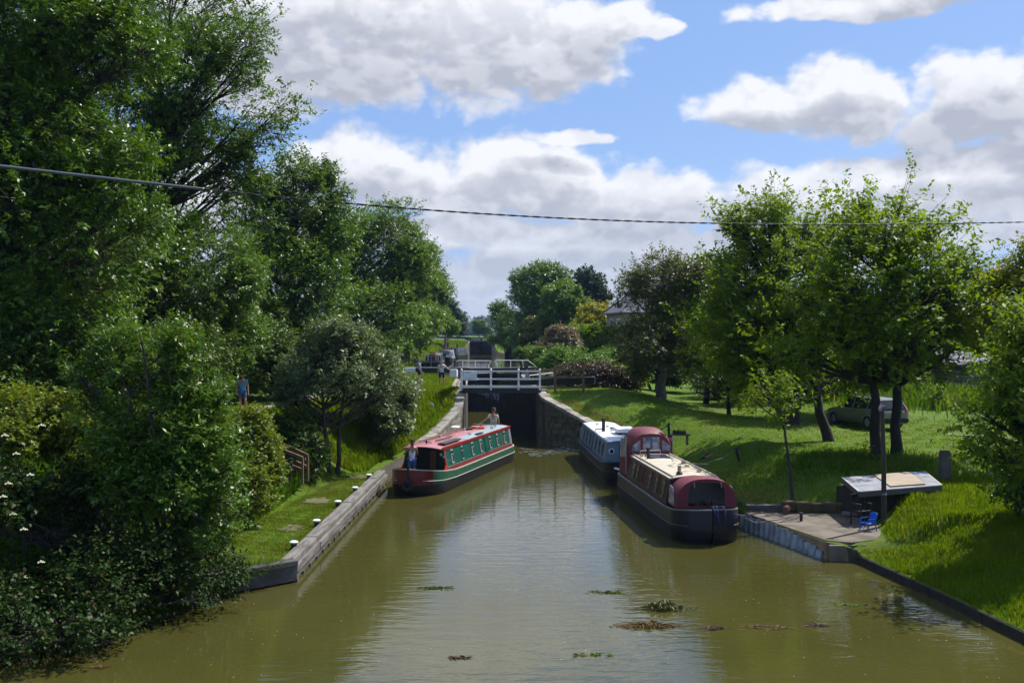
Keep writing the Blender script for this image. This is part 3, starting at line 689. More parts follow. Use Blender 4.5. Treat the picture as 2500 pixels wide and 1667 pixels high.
# pole in front of the shed
mb = MB(); p = at(2030, 1205, 28.7); mb.tube([(p.x, p.y, .4), (p.x + .0, p.y, 2.2), (p.x - .05, p.y, 3.95)], [.075, .068, .062], 12); po = tag(mb.build('wooden_pole', mat('pole_wood', (.075, .06, .045), .85, var=.4, vscale=4, bump=.5, stretch=(1, 1, .2)), smooth='angle'), 'tall thin wooden pole standing in front of the shed', 'pole')
mb = MB(); mb.lathe((p.x - .12, p.y - .05, 3.86), [(.05, -.06), (.06, 0), (.05, .05), (.02, .08)], 10); mb.box((p.x - .05, p.y - .02, 3.93), (.16, .1, .06)); mb.build('lamp_bracket', M_steel, po)
mb = MB(); mb.box((p.x - .02, p.y - .09, 1.42), (.14, .05, .05)); mb.build('bracket', M_steel, po)
p = at(2170, 1105, 32.5); mb = MB(); mb.prism([(-.16, -.14, 0), (.16, -.14, 0), (.16, .14, 0), (-.16, .14, 0)], (0, 0, 1.05)); mb.prism([(-.14, -.12, 1.05), (.14, -.12, 1.05), (.14, .12, 1.05), (-.14, .12, 1.05)], (0, 0, .06))
o_ = mb.build('stone_post', M_concd, bevel=.03); o_.location = (p.x, p.y, p.z - .1); tag(o_, 'square old concrete gatepost on the grass behind the shed', 'post')
# chairs
M_blue = mat('blue_plastic', (.010, .10, .50), .35, var=.05)
bc = thing('child_chair', 'small bright blue plastic chair beside the shed', 'chair', tuple(at(1994, 1219, 28.1)), R(-70)); bc.location.z = .49
mb = MB(); mb.prism([(-.15, -.16, .2), (.15, -.16, .2), (.16, .14, .2), (-.16, .14, .2)], (0, 0, .022)); mb.build('seat', M_blue, bc, bevel=.008)
mb = MB(); mb.prism([(-.15, .14, .22), (.15, .14, .22), (.15, .19, .46), (.10, .20, .50), (-.10, .20, .50), (-.15, .19, .46)], (0, .02, 0)); mb.build('backrest', M_blue, bc, bevel=.008)
for sx in (-1, 1):
    mb = MB(); mb.beam((sx * .165, .15, .34), (sx * .165, -.12, .33), .03, .02); mb.beam((sx * .165, -.12, .33), (sx * .155, -.13, .2), .025, .02); mb.build('armrest', M_blue, bc)
    for sy in (-1, 1):
        mb = MB(); mb.beam((sx * .17, sy * .15, 0), (sx * .145, sy * .13, .2), .03, .03); mb.build('leg', M_blue, bc)
mb = MB(); mb.box((0, -.178, .09), (.06, .004, .1)); mb.build('tag', M_whitep, bc)
kc = thing('garden_chair', 'dark metal garden chair in the shade by the shed corner', 'chair', tuple(at(1978, 1210, 28.9)), R(25)); kc.location.z = .49
mb = MB(); mb.box((0, 0, .42), (.42, .42, .035)); mb.build('seat', M_blackp, kc)
mb = MB(); mb.box((0, .2, .84), (.42, .03, .07)); mb.box((0, .2, .62), (.42, .03, .05))
for i in range(5): mb.box((-.16 + i * .08, .2, .66), (.025, .02, .4))
mb.build('backrest', M_blackp, kc)
for sx in (-1, 1):
    for sy in (-1, 1):
        mb = MB(); mb.box((sx * .2, sy * .2, .43 if sy > 0 else .31), (.035, .035, .87 if sy > 0 else .62)); mb.build('leg', M_blackp, kc)
    mb = MB(); mb.box((sx * .2, 0, .63), (.045, .42, .03)); mb.build('armrest', M_blackp, kc)
mb = MB(); rr = random.Random(5)
for i in range(14): mb.lathe((11.15 + rr.uniform(-.3, .35), 28.3 + rr.uniform(-.25, .2), .52), [(.01, 0), (rr.uniform(.02, .045), .02), (.015, .05)], 6)
tag(mb.build('litter', mat('litter_grey', (.30, .28, .24), .9)), 'odds and ends scattered on the slab by the chairs', 'litter', kind='stuff')
# mooring posts, shelf, trough
p = at(1538, 1019, 44); mp_ = thing('mooring_post', 'dark upright post behind the maroon canopy with a small rail', 'post', tuple(p)); mb = MB(); mb.beam((0, 0, -.4), (-.05, 0, .92), .1, .1, up=(0, 1, 0)); mb.build('post', M_blackp, mp_)
mb = MB(); mb.tube([(-.05, 0, .85), (-.5, -.1, .55)], .02, 6); mb.tube([(-.12, 0, .6), (.1, 0, .6)], .012, 6); mb.build('arm', M_blackp, mp_)
p = at(1560, 998, 44); ft = thing('garden_shelf', 'grey plank shelf on the bank behind the maroon boat', 'shelf', tuple(p)); mb = MB(); mb.box((0, 0, 0), (.95, .4, .05)); mb.build('plank', M_timber, ft)
mb = MB(); mb.box((-.35, 0, -.3), (.06, .3, .6)); mb.build('leg', M_timb2, ft); mb = MB(); mb.box((.35, 0, -.22), (.06, .3, .45)); mb.build('leg', M_timb2, ft)
mb = MB(); rr = random.Random(7)
for i in range(130):
    x_, y_ = rr.uniform(-.28, .28), rr.uniform(-.12, .12); mb.tube([(x_, y_, .06), (x_ + rr.uniform(-.05, .05), y_, rr.uniform(.1, .22))], [.012, .004], 4)
ht = thing('plant_trough', 'dark trough of reddish-brown heather on the plank shelf', 'planter', (p.x, p.y, p.z + .025)); mb.build('heather', mat('heather', (.12, .05, .03), .9, var=.4, vscale=20), ht)
mb = MB(); mb.box((-.15, 0, .05), (.26, .22, .1)); mb.box((.15, 0, .05), (.26, .22, .1)); mb.build('trough', M_blackp, ht)
p = at(1702, 1054, 40); mb = MB(); mb.beam((0, 0, -.3), (-.22, 0, .52), .11, .11, up=(0, 1, 0)); mb.beam((-.25, 0, .48), (-.05, 0, .54), .12, .06); o_ = mb.build('mooring_post', M_blackp); o_.location = (p.x, p.y, gz(p.x, p.y)); tag(o_, 'leaning black mooring post on the grass bank right of the maroon boat', 'post'); lean_top = Vector(o_.location) + Vector((-.2, 0, .45))
p = at(1618, 1034, 42); p.z = gz(p.x, p.y) + .12; mb = MB(); mb.tube([p + Vector((-.45, 0, -.25)), p + Vector((-.2, 0, -.08)), p + Vector((0, 0, .05)), p + Vector((.3, 0, .2))], [.012, .02, .085, .03], 10)
ub = tag(mb.build('folded_umbrella', M_blackp, smooth=True), 'folded dark umbrella with a yellow edge lying on the bank', 'umbrella')
mb = MB(); mb.tube([p + Vector((.02, -.06, .04)), p + Vector((.2, -.09, .1)), p + Vector((.33, -.03, .22))], [.03, .035, .01], 8); mb.build('trim', mat('yellow_cloth', (.45, .26, .03), .8), ub)
# kerb along near right bank
mb = MB(); ky = [18.2, 19.5, 21.5, 23.6, 25, 26.25]; rr = random.Random(4)
for a, b in zip(ky, ky[1:]):
    n = 3
    for k in range(n):
        y0, y1 = a + (b - a) * k / n, a + (b - a) * (k + .97) / n
        mb.beam((float(interp(y0, RE)) + .02, y0, .05 + rr.uniform(-.01, .01)), (float(interp(y1, RE)) + .02, y1, .05), .10, .30)
tag(mb.build('bank_kerb', mat('wet_timber', (.03, .026, .02), .8, var=.4), bevel=.01), kind='structure')
# ------------------------------------------------------------------ house, garden shed, crate, logs
hs = thing('stone_house', 'stone house with hipped slate roof half hidden by the olive tree', 'house', tuple(at(1434, 716, 92)))
hs.location.z = 2.6; o = Vector(hs.location)
ez = at(1434, 716, 92).z - 2.6
A0 = Vector((0, 0, 0)); Bk = Vector((-1.0, 6.5, 0)) ; Rt = Vector((11.5, .8, 0)); Br = Bk + Rt
mb = MB(); mb.prism([A0, Rt, Br, Bk], (0, 0, ez)); mb.build('wall', M_stonew, hs)
ov = .35; cen = (A0 + Br) / 2
def out_(p): d = (p - cen); return p + d.normalized() * ov * 1.3
e4 = [out_(p) + Vector((0, 0, ez - .02)) for p in (A0, Rt, Br, Bk)]; rz = ez + 3.1
r1 = cen - Rt.normalized() * 2.6 + Vector((0, 0, rz)); r2 = cen + Rt.normalized() * 2.6 + Vector((0, 0, rz))
mb = MB(); mb.add(e4 + [r1, r2] + [p - Vector((0, 0, .12)) for p in e4], [(0, 1, 5, 4), (1, 2, 5), (2, 3, 4, 5), (3, 0, 4), (0, 6, 7, 1), (1, 7, 8, 2), (2, 8, 9, 3), (3, 9, 6, 0), (6, 9, 8, 7)]); rf_ = mb.build('roof', M_slate, hs)
mb = MB(); mb.beam(r1 + Vector((0, 0, .03)), r2 + Vector((0, 0, .03)), .2, .1); 
for e_, r_ in ((e4[0], r1), (e4[3], r1), (e4[1], r2)): mb.beam(e_ + Vector((0, 0, .03)), r_ + Vector((0, 0, .03)), .16, .08)
mb.build('ridge_tiles', mat('ridge_tile', (.10, .10, .11), .7), rf_)
mb = MB(); c_ = cen + Vector((1.2, 0, rz)); mb.box((c_.x, c_.y, c_.z + .1), (1.0, .7, 2.2)); mb.box((c_.x, c_.y, c_.z + 1.25), (1.12, .82, .14)); mb.build('chimney', M_stonew, rf_)
mb = MB(); p = at(1419, 700, 93.5) - o; mb.tube([p + Vector((0, 0, -.3)), p + Vector((0, 0, .62))], .09, 8); mb.lathe(p + Vector((0, 0, .62)), [(.14, 0), (.14, .1)], 8); mb.build('flue_pipe', M_blackp, rf_)
def facade_win(a, b, t, zc, w, h, nm='window'):
    d = (b - a).normalized(); n_ = Vector((d.y, -d.x, 0)); c_ = a.lerp(b, t)
    f = MB()
    for s_ in (-1, 1): f.beam(c_ + d * s_ * w / 2 + n_ * .03 + Vector((0, 0, zc - h / 2)), c_ + d * s_ * w / 2 + n_ * .03 + Vector((0, 0, zc + h / 2)), .07, .08, up=tuple(n_))
    for s_ in (-1, 0, 1): f.beam(c_ - d * w / 2 + n_ * .03 + Vector((0, 0, zc + s_ * h / 2)), c_ + d * w / 2 + n_ * .03 + Vector((0, 0, zc + s_ * h / 2)), .08, .07)
    fo = f.build('window', M_whitep, hs)
    g_ = MB(); g_.beam(c_ - d * w / 2 + n_ * .012 + Vector((0, 0, zc)), c_ + d * w / 2 + n_ * .012 + Vector((0, 0, zc)), .02, h); g_.build('pane', M_glass, fo)
for t in (.3, .7): facade_win(Bk, A0, t, ez - 1.3, .9, 1.3)
for t in (.14, .38, .62, .86): facade_win(A0, Rt, t, ez - 1.3, 1.0, 1.3); facade_win(A0, Rt, t, ez - 4.1, 1.0, 1.5)
gs = thing('garden_shed', 'dark boarded garden shed with a grey roof at the back right of the lawn', 'shed', tuple(at(2176, 900, 78))); gs.location.z = gz(gs.location.x, 78) - .05
mb = MB()
for k in range(8): mb.box((1.7, 0, .12 + k * .22), (3.4, .05 + .006 * (k % 2), .205))
mb.build('wall', mat('grey_boards', (.10, .095, .085), .85, var=.4, vscale=4), gs)
mb = MB(); mb.box((.03, 1.5, .9), (.06, 3, 1.8)); mb.box((3.37, 1.5, .9), (.06, 3, 1.8)); mb.box((1.7, 2.97, .9), (3.3, .06, 1.8)); mb.build('side_wall', mat('creosote_boards', (.028, .022, .018)), gs)
mb = MB(); mb.add([(-.4, -.45, 1.75), (3.8, -.45, 1.75), (3.8, 1.5, 2.75), (-.4, 1.5, 2.75), (-.4, 3.4, 1.75), (3.8, 3.4, 1.75), (-.4, -.45, 1.69), (3.8, -.45, 1.69), (3.8, 1.5, 2.69), (-.4, 1.5, 2.69), (-.4, 3.4, 1.69), (3.8, 3.4, 1.69)],
     [(0, 1, 2, 3), (3, 2, 5, 4), (6, 9, 8, 7), (9, 10, 11, 8), (0, 6, 7, 1), (4, 5, 11, 10), (0, 3, 9, 6), (3, 4, 10, 9), (1, 7, 8, 2), (2, 8, 11, 5)]); mb.build('roof', M_slate, gs)
p = at(2106, 908, 74); p.z = gz(p.x, p.y); mb = MB(); wc = thing('wooden_crate', 'reddish wooden crate beside the log pile at the back of the lawn', 'crate', tuple(p), R(12))
for k in range(4): mb.box((0, -.35, .1 + k * .19), (1.3, .03, .16)); mb.box((0, .35, .1 + k * .19), (1.3, .03, .16)); mb.box((-.66, 0, .1 + k * .19), (.03, .7, .16)); mb.box((.66, 0, .1 + k * .19), (.03, .7, .16))
mb.build('slats', mat('red_wood', (.20, .085, .04), .8), wc); mb = MB(); mb.box((0, 0, .82), (1.4, .8, .04)); mb.build('lid', M_board, wc)
p = at(2080, 908, 75); lp = thing('log_pile', 'heap of cut logs and branches left of the wooden crate', 'log pile', (p.x, p.y, gz(p.x, p.y))); mb = MB(); rr = random.Random(6)
for i in range(22):
    a = Vector((rr.uniform(-.9, .8), rr.uniform(-.3, .3), .12 + (i // 8) * .22)); mb.tube([a + Vector((-.05, -.3, 0)), a + Vector((.05, .35, rr.uniform(-.03, .08)))], rr.uniform(.08, .14), 8)
for i in range(5): a = Vector((rr.uniform(-1.6, 0), rr.uniform(-.5, .2), .2)); mb.tube([a, a + Vector((-.9, rr.uniform(-.3, .3), rr.uniform(.1, .5)))], .025, 5)
mb.build('logs', M_timb2, lp)
p = at(1907, 968, 52); p.z = gz(p.x, p.y); mb = MB(); mb.prism([(0, 0, 0), (1.0, 0, 0), (.95, 0, .55), (.5, 0, .6), (.25, 0, .35)], (0, .9, 0)); o_ = mb.build('tarpaulin', mat('blue_tarp', (.03, .06, .22), .6, var=.3), bevel=.05); o_.location = (p.x, p.y, p.z); tag(o_, 'low heap under a blue tarpaulin just beyond the parked car', 'tarpaulin')
mb = MB(); mb.prism([(0, 0, 0), (9, 0, 0), (9, 0, 3), (4.5, 0, 5), (0, 0, 3)], (0, 14, 0)); o_ = mb.build('white_barn', M_whitep); p = at(1111, 764, 620); o_.location = (p.x, p.y, 4.6); tag(o_, 'tiny white farm building in front of the far blue trees', 'building')

# ------------------------------------------------------------------ overhead cable
cb = thing('overhead_cable', 'twisted black overhead cable crossing the whole view', 'cable', tuple(at(0, 379, 9)))
o = Vector(cb.location)
kx = [-700, 0, 350, 800, 1176, 1600, 2000, 2352, 3000]; ky_ = [318, 379, 424, 468, 495, 510.5, 514, 512, 500]
def cpt(px):
    D = 9 + (px / 2352) * 5.0
    cf = np.polyfit(kx, ky_, 4); return at(px, float(np.polyval(cf, px)), D) - o
pts = [cpt(x_) for x_ in np.linspace(-700, 3100, 700)]
pts = [pts[0] + (pts[0] - pts[1]) * k_ * 30 for k_ in range(60, 0, -1)] + pts + [pts[-1] + (pts[-1] - pts[-2]) * k_ * 30 for k_ in range(1, 60)]
for ph in (0, pi):
    mb = MB(); ln = 0; P = []
    for i, p in enumerate(pts):
        if i: ln += (pts[i] - pts[i - 1]).length
        a = ln * 2 * pi / .30 + ph; P.append(p + Vector((0, cos(a), sin(a))) * .0052)
    mb.tube(P, .0056, 5); mb.build('strand', mat('cable_black', (.030, .030, .034), .6, var=.2, spec=.3), cb, smooth=True)
mb = MB(); mb.tube(pts[:276], .0145, 8); mb.build('sleeve', mat('cable_sleeve', (.075, .09, .11), .45, var=.2), cb, smooth=True)
# ------------------------------------------------------------------ foliage
def leaf_mat(name, dark, light, odd=None, rough=.48, trans=.35, spec=.3, patch=None):
    if name in MATS: return MATS[name]
    m = bpy.data.materials.new(name); m.use_nodes = True; nt = m.node_tree; X.nt = nt; MATS[name] = m
    b = nt.nodes['Principled BSDF']; b.inputs['Roughness'].default_value = rough
    b.inputs['Specular IOR Level'].default_value = spec
    at_ = nt.nodes.new('ShaderNodeAttribute'); at_.attribute_name = 'tint'
    t = nt.nodes.new('ShaderNodeTexCoord').outputs['Object']
    n = smooth(noise(t, .9, 3, .6), .35, .65)
    tint = X(at_.outputs['Fac'])
    c = mixc(X.m('ADD', tint * .65, n * .35, clamp=True), dark, light)
    if odd: c = mixc(smooth(tint, .93, .97), c, odd)
    if patch: c = mixc(smooth(noise(t, .55, 6, .7), .50, .66) * .6, c, patch); c = mixc(smooth(noise(t, 1.6, 5, .7), .55, .72) * .5, c, tuple(q * .45 for q in light))
    nt.links.new(c.v, b.inputs['Base Color'])
    tr = nt.nodes.new('ShaderNodeBsdfTranslucent')
    hs = nt.nodes.new('ShaderNodeMix'); hs.data_type = 'RGBA'; hs.blend_type = 'MULTIPLY'; hs.inputs[0].default_value = 1
    nt.links.new(c.v, hs.inputs[6]); hs.inputs[7].default_value = (1.5, 1.35, .45, 1)
    nt.links.new(hs.outputs[2], tr.inputs[0])
    mx = nt.nodes.new('ShaderNodeMixShader'); mx.inputs[0].default_value = trans
    nt.links.new(b.outputs[0], mx.inputs[1]); nt.links.new(tr.outputs[0], mx.inputs[2])
    nt.links.new(mx.outputs[0], nt.nodes['Material Output'].inputs[0])
    return m
M_ash = leaf_mat('ash_leaf', (.044, .105, .008), (.110, .205, .013), rough=.42, trans=.34, spec=.42)
M_ash2 = leaf_mat('ash_leaf_fresh', (.055, .120, .008), (.130, .230, .013), rough=.42, trans=.38, spec=.4)
M_sal = leaf_mat('willow_leaf', (.070, .115, .045), (.170, .235, .105), rough=.46, trans=.28, spec=.34)
M_cherry = leaf_mat('cherry_leaf', (.070, .145, .004), (.165, .255, .006), rough=.5, trans=.5, spec=.25)
M_cherry2 = leaf_mat('cherry_leaf_pale', (.085, .160, .005), (.170, .265, .008), rough=.5, trans=.52, spec=.25)
M_oak = leaf_mat('oak_leaf', (.012, .036, .012), (.026, .062, .016), rough=.5, trans=.2)
M_yel = leaf_mat('golden_leaf', (.16, .19, .006), (.36, .33, .010), odd=(.12, .19, .01), trans=.35)
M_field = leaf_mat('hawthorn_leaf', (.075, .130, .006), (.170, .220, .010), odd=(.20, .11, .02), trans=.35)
M_bramble = leaf_mat('bramble_leaf_shaded', (.012, .034, .005), (.030, .062, .008), odd=(.10, .04, .02), trans=.15, spec=.12)  # leaf colour darkened to stand for the shade under the canopy
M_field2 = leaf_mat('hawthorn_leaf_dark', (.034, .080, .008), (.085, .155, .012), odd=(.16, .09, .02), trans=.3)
M_pink = leaf_mat('blossom_shrub', (.12, .10, .055), (.30, .23, .15), odd=(.06, .12, .02), trans=.2)
M_olive = leaf_mat('olive_leaf', (.065, .090, .014), (.135, .165, .024), odd=(.10, .06, .02), rough=.45, trans=.25)
M_brown = leaf_mat('beech_hedge_leaf', (.035, .025, .014), (.080, .042, .022), odd=(.03, .07, .01), trans=.2)
M_lime = leaf_mat('lime_shrub', (.075, .17, .020), (.15, .27, .040), trans=.35)
M_cyan = leaf_mat('laurel_leaf', (.018, .070, .012), (.040, .125, .022), rough=.26, trans=.2)
M_fard = leaf_mat('far_leaf', (.020, .052, .022), (.045, .088, .030), trans=.2)
M_grassb = leaf_mat('grass_blade', (.068, .138, .003), (.150, .230, .004), odd=(.26, .24, .09), rough=.6, trans=.45, spec=.08, patch=(.13, .165, .015))
M_grassd = leaf_mat('grass_blade_rank', (.034, .098, .004), (.090, .170, .007), odd=(.22, .20, .10), rough=.6, trans=.45, spec=.08, patch=(.11, .14, .03))
M_grassw = leaf_mat('worn_grass', (.085, .120, .010), (.150, .185, .018), odd=(.22, .19, .08), rough=.7, trans=.3, spec=.05, patch=(.19, .17, .06))
M_bark = mat('bark', (.055, .045, .034), .9, var=.55, vscale=5, bump=.8, bscale=14, stretch=(1, 1, .25))
M_barkd = mat('bark_dark', (.030, .024, .020), .9, var=.5, vscale=5, bump=.8, bscale=14, stretch=(1, 1, .25))
M_barkw = mat('bark_pale', (.22, .20, .17), .85, var=.55, vscale=6, bump=.6, bscale=14)

def unit(v): return v / np.maximum(np.linalg.norm(v, axis=-1, keepdims=True), 1e-9)
def leaves(rng, C, A, m, spray, L, W, droop=.35, tintc=None, spread=1.0):
    """m leaves on a twig of length spray from each point C along A -> verts, quads, tint"""
    n = len(C)
    t = (np.arange(m) + .5) / m
    P = C[:, None] + A[:, None] * (t[None, :, None] * spray)
    side = unit(np.cross(A, rng.normal(size=(n, 3)) * .35 + np.array([0, 0, 1.])))
    sg = np.where(np.arange(m) % 2 == 0, 1., -1.)[None, :, None]
    ld = A[:, None] * .55 + side[:, None] * sg * spread + rng.normal(size=(n, m, 3)) * .42
    ld[..., 2] -= droop * rng.uniform(.3, 1.6, (n, m)); ld = unit(ld)
    nn = rng.normal(size=(n, m, 3)) * .55 + np.array([0, 0, 1.]) + .25 * A[:, None]
    wd = unit(np.cross(ld, nn))
    s = rng.uniform(.5, 1.5, (n, m, 1))
    P = P + rng.normal(size=P.shape) * spray * .06
    up = unit(np.cross(wd, ld)) * (W * .22)
    v0 = P; v1 = P + ld * (L * .45) * s + wd * (W * .5) * s + up; v2 = P + ld * L * s; v3 = P + ld * (L * .45) * s - wd * (W * .5) * s + up
    V = np.stack([v0, v1, v2, v3], 2).reshape(-1, 3)
    tc_ = rng.uniform(0, 1, n) if tintc is None else tintc
    T = np.clip(tc_[:, None] * .6 + rng.uniform(0, .4, (n, m)), 0, 1)
    odd = rng.uniform(size=T.shape) < .035
    T = np.where(odd, .97, np.minimum(T, .92))
    T = np.repeat(T.reshape(-1), 4)
    Q = np.arange(len(V)).reshape(-1, 4)
    return V, Q, T

class Tubes:
    def __init__(s): s.V = []; s.Q = []; s.n = 0
    def add(s, P, r, sides):
        P = np.asarray(P, float); n = len(P); r = np.broadcast_to(r, n)
        d = unit(np.gradient(P, axis=0)); ref = np.array([.13, .21, 1.]) if abs(d[0][2]) < .85 else np.array([1., .2, .1])
        x = unit(np.cross(d, ref)); y = np.cross(d, x)
        a = np.arange(sides) * 2 * pi / sides
        ring = P[:, None] + (x[:, None] * np.cos(a)[None, :, None] + y[:, None] * np.sin(a)[None, :, None]) * r[:, None, None]
        i, k = np.meshgrid(np.arange(n - 1), np.arange(sides), indexing='ij'); k2 = (k + 1) % sides
        Q = np.stack([i * sides + k, i * sides + k2, (i + 1) * sides + k2, (i + 1) * sides + k], -1).reshape(-1, 4) + s.n
        s.V.append(ring.reshape(-1, 3)); s.Q.append(Q); s.n += n * sides
    def build(s, name, m, parent):
        return np_mesh(name, np.concatenate(s.V), np.concatenate(s.Q), m, parent=parent, smooth=True)
def bez(a, b, c, n):
    t = np.linspace(0, 1, n)[:, None]
    return a * (1 - t) ** 2 + 2 * b * t * (1 - t) + c * t * t

def tree(name, label, base, ells, leafm, barkm=None, seed=1, leafL=.16, leafW=.075, ncl=2600, m=11, spray=.45, trunk_r=.22,
         sub=14, subr=.34, fork=.35, stems=1, droop=.35, twig=.45, cat='tree', group=None, hollow=.62, lean=(0, 0), spiky=0.0, wild=.18, part='crown'):
    """ells: list of (x,y,z,rx,ry,rz) crown lobes in world metres; base: world point"""
    rng = np.random.default_rng(seed)
    base = np.array(base, float); E = np.array(ells, float) - np.array([*base, 0, 0, 0])
    root = thing(name, label, cat, tuple(base), 0, group)
    vol = np.prod(E[:, 3:], axis=1) ** (2 / 3); share = vol / vol.sum()
    C_, A_, Tn, tb = [], [], [], Tubes()
    top = E[:, :3].mean(0) * np.array([.8, .8, 1]); zt = (E[:, 2] + E[:, 5] * .55).max()
    # stems
    trunks = []
    for s_ in range(stems):
        sp = .0 if stems == 1 else (.45 if stems == 2 else .9)
        a0 = rng.uniform(0, 2 * pi) if stems > 2 else s_ * pi + .2
        tip = np.array([top[0] + cos(a0) * sp * (.8 + .4 * rng.random()) + lean[0], top[1] + sin(a0) * sp * .8 + lean[1], zt * (1 if s_ == 0 else rng.uniform(.75, .98))])
        b0 = np.array([cos(a0), sin(a0), 0]) * trunk_r * (0 if stems == 1 else 1.5)
        mid = (b0 + tip) / 2 + rng.normal(size=3) * np.array([.05, .05, 0]) * zt * (.35 if stems == 2 else 1) + np.array([lean[0], lean[1], 0]) * -.3
        P = bez(b0 + [0, 0, -.35], mid, tip, 14)
        P[2:-1] += rng.normal(size=(11, 3)) * np.array([1, 1, 0]) * trunk_r * .22
        h = np.linspace(0, 1, 14)
        rr = trunk_r * (1 - h) ** .8 * (.75 if stems > 1 else 1) + .012; rr[0] *= 1.35; rr[1] *= 1.12
        tb.add(P, rr, 9); trunks.append((P, rr))
    for e, sh in zip(E, share):
        ns = max(3, int(round(sub * sh * len(E) if len(E) < 4 else sub * sh * 3)))
        u = unit(rng.normal(size=(ns, 3))); u[:, 2] = np.where(u[:, 2] < -.75, -u[:, 2] * .5, u[:, 2]); u = unit(u)
        sc_ = e[:3] + u * e[3:] * rng.uniform(hollow - .12, hollow + .16, (ns, 1))
        srs = e[3:].mean() * subr * rng.uniform(.75, 1.35, ns)
        if rng.random() < .9: sc_[0] = e[:3] + rng.normal(size=3) * e[3:] * .15
        for c, sr in zip(sc_, srs):
            k = max(6, int(ncl * sh / ns * rng.uniform(.8, 1.2)))
            w = unit(rng.normal(size=(k, 3)))
            outw = unit((c - e[:3]) / e[3:] + .25 * rng.normal(size=3))
            w = unit(w + outw * .35)
            rad = sr * (rng.uniform(.45, 1.0, (k, 1)) ** .6) * (1 + wild * rng.normal(size=(k, 1)))
            p = c + w * rad * np.array([1, 1, .85])
            if spiky: p += outw * (rng.random((k, 1)) ** 4) * spiky
            a = unit(w * .8 + outw * .5 + np.array([0, 0, .15]) + rng.normal(size=(k, 3)) * .35)
            C_.append(p); A_.append(a); Tn.append(np.clip(rng.uniform(.1, .9) + rng.normal(size=k) * .18, 0, 1))
            # limb to this sub-crown
            tp, tr = trunks[rng.integers(len(trunks))]
            hz = np.clip(c[2] - np.linalg.norm(c[:2] - np.interp(c[2] * .7, tp[:, 2], tp[:, 0])) * .55 - sr * .5, zt * .16, zt * .93)
            i = int(np.argmin(abs(tp[:, 2] - max(hz, zt * fork * .6))))
            s0 = tp[i]; bend = s0 * .45 + c * .55; bend[2] = s0[2] * .62 + c[2] * .38
            bend += rng.normal(size=3) * .12 * sr
            P = bez(s0, bend, c, 7); r0 = min(tr[i] * .62, .03 + .055 * sr + .012 * np.linalg.norm(c - s0))
            tb.add(P, np.linspace(r0, .018, 7), 5)
            idx = rng.choice(k, int(k * twig) if k * twig >= 1 else 1, replace=False)
            for q_ in idx:
                o_ = P[rng.integers(4, 7)]; mm = (o_ + p[q_]) / 2 + rng.normal(size=3) * .08 * sr
                tb.add(bez(o_, mm, p[q_], 4), np.linspace(.016, .006, 4), 3)
    C = np.concatenate(C_); A = np.concatenate(A_); T = np.concatenate(Tn)
    ok = C[:, 2] > .15
    V, Q, TT = leaves(rng, C[ok], A[ok], m, spray, leafL, leafW, droop, T[ok])
    tb.build('trunk', barkm or M_bark, root)
    np_mesh(part, V, Q, leafm, attr=TT, parent=root)
    return root

def E(px, py, D, rpx, rpy=None, depth=None):     # crown lobe from photo position, radius in photo px
    p = at(px, py, D); r = rpx / FPX * D; rz = (rpy or rpx) / FPX * D
    return (p.x, p.y, p.z, r, depth or r, rz)
def base(px, D, dz=-.05):
    x = (px - 1176) / FPX * D; return (x, D, gz(x, D) + dz)

# ---- big trees on the left
tree('ash_tree', 'tall ash tree filling the top left corner with dense leafy crown', base(60, 33), [E(-60, 330, 33, 300, 330), E(150, 120, 33, 220, 200), E(60, 560, 33, 330, 200), E(250, 420, 32, 150, 180), E(100, 740, 32, 260, 110), E(90, 60, 33, 220, 120), E(-20, 200, 32, 160, 160)],
     M_ash, seed=3, ncl=12500, m=13, trunk_r=.38, sub=46, leafL=.15, leafW=.07)
tree('ash_tree', 'tall spreading ash on the left with bare dark twigs showing in its open crown', base(330, 46), [E(400, 130, 46, 190, 250), E(510, 240, 45, 150, 165), E(400, 420, 46, 190, 160), E(560, 400, 46, 80, 60), E(280, 300, 46, 150, 240)],
     M_ash, seed=5, ncl=6600, m=11, trunk_r=.42, sub=44, subr=.27, hollow=.74, leafL=.17, leafW=.075, twig=.6, spiky=1.2, fork=.2, barkm=M_barkd)
tree('ash_tree', 'ash tree with bare wispy top behind the spreading ash', base(250, 55), [E(330, 40, 55, 120, 170), E(240, 20, 55, 70, 130)], M_ash, seed=7, ncl=700, m=9, trunk_r=.3, sub=14, twig=.9,
     leafL=.17, barkm=M_barkd, hollow=.7)
tree('ash_tree', 'dark ash tree rising above the path beyond the spreading ash', base(620, 60), [E(690, 480, 60, 115, 130), E(760, 440, 60, 55, 60), E(600, 520, 58, 110, 120), E(640, 660, 58, 160, 130), E(770, 560, 60, 80, 90)],
     M_ash, seed=11, ncl=6500, m=11, trunk_r=.36, sub=34, leafL=.18, leafW=.085, spiky=.8)
tree('willow_tree', 'broad grey-green tree leaning over the path beside the first lock', base(800, 86), [E(880, 580, 86, 110, 125), E(800, 640, 84, 110, 140), E(940, 650, 86, 75, 120), E(860, 730, 82, 130, 75), E(760, 560, 84, 70, 90)],
     M_ash2, seed=13, ncl=7500, m=11, trunk_r=.4, sub=44, leafL=.22, leafW=.10, spray=.55, spiky=.5)
tree('willow_tree', 'pale green tree beyond the lock, its crown sloping down towards the canal', base(930, 115), [E(960, 640, 118, 62, 100), E(1000, 700, 118, 45, 75), E(950, 740, 110, 70, 50), E(1020, 745, 122, 30, 40)],
     M_ash2, seed=15, ncl=4200, m=11, trunk_r=.35, sub=26, leafL=.27, leafW=.13, spray=.7)
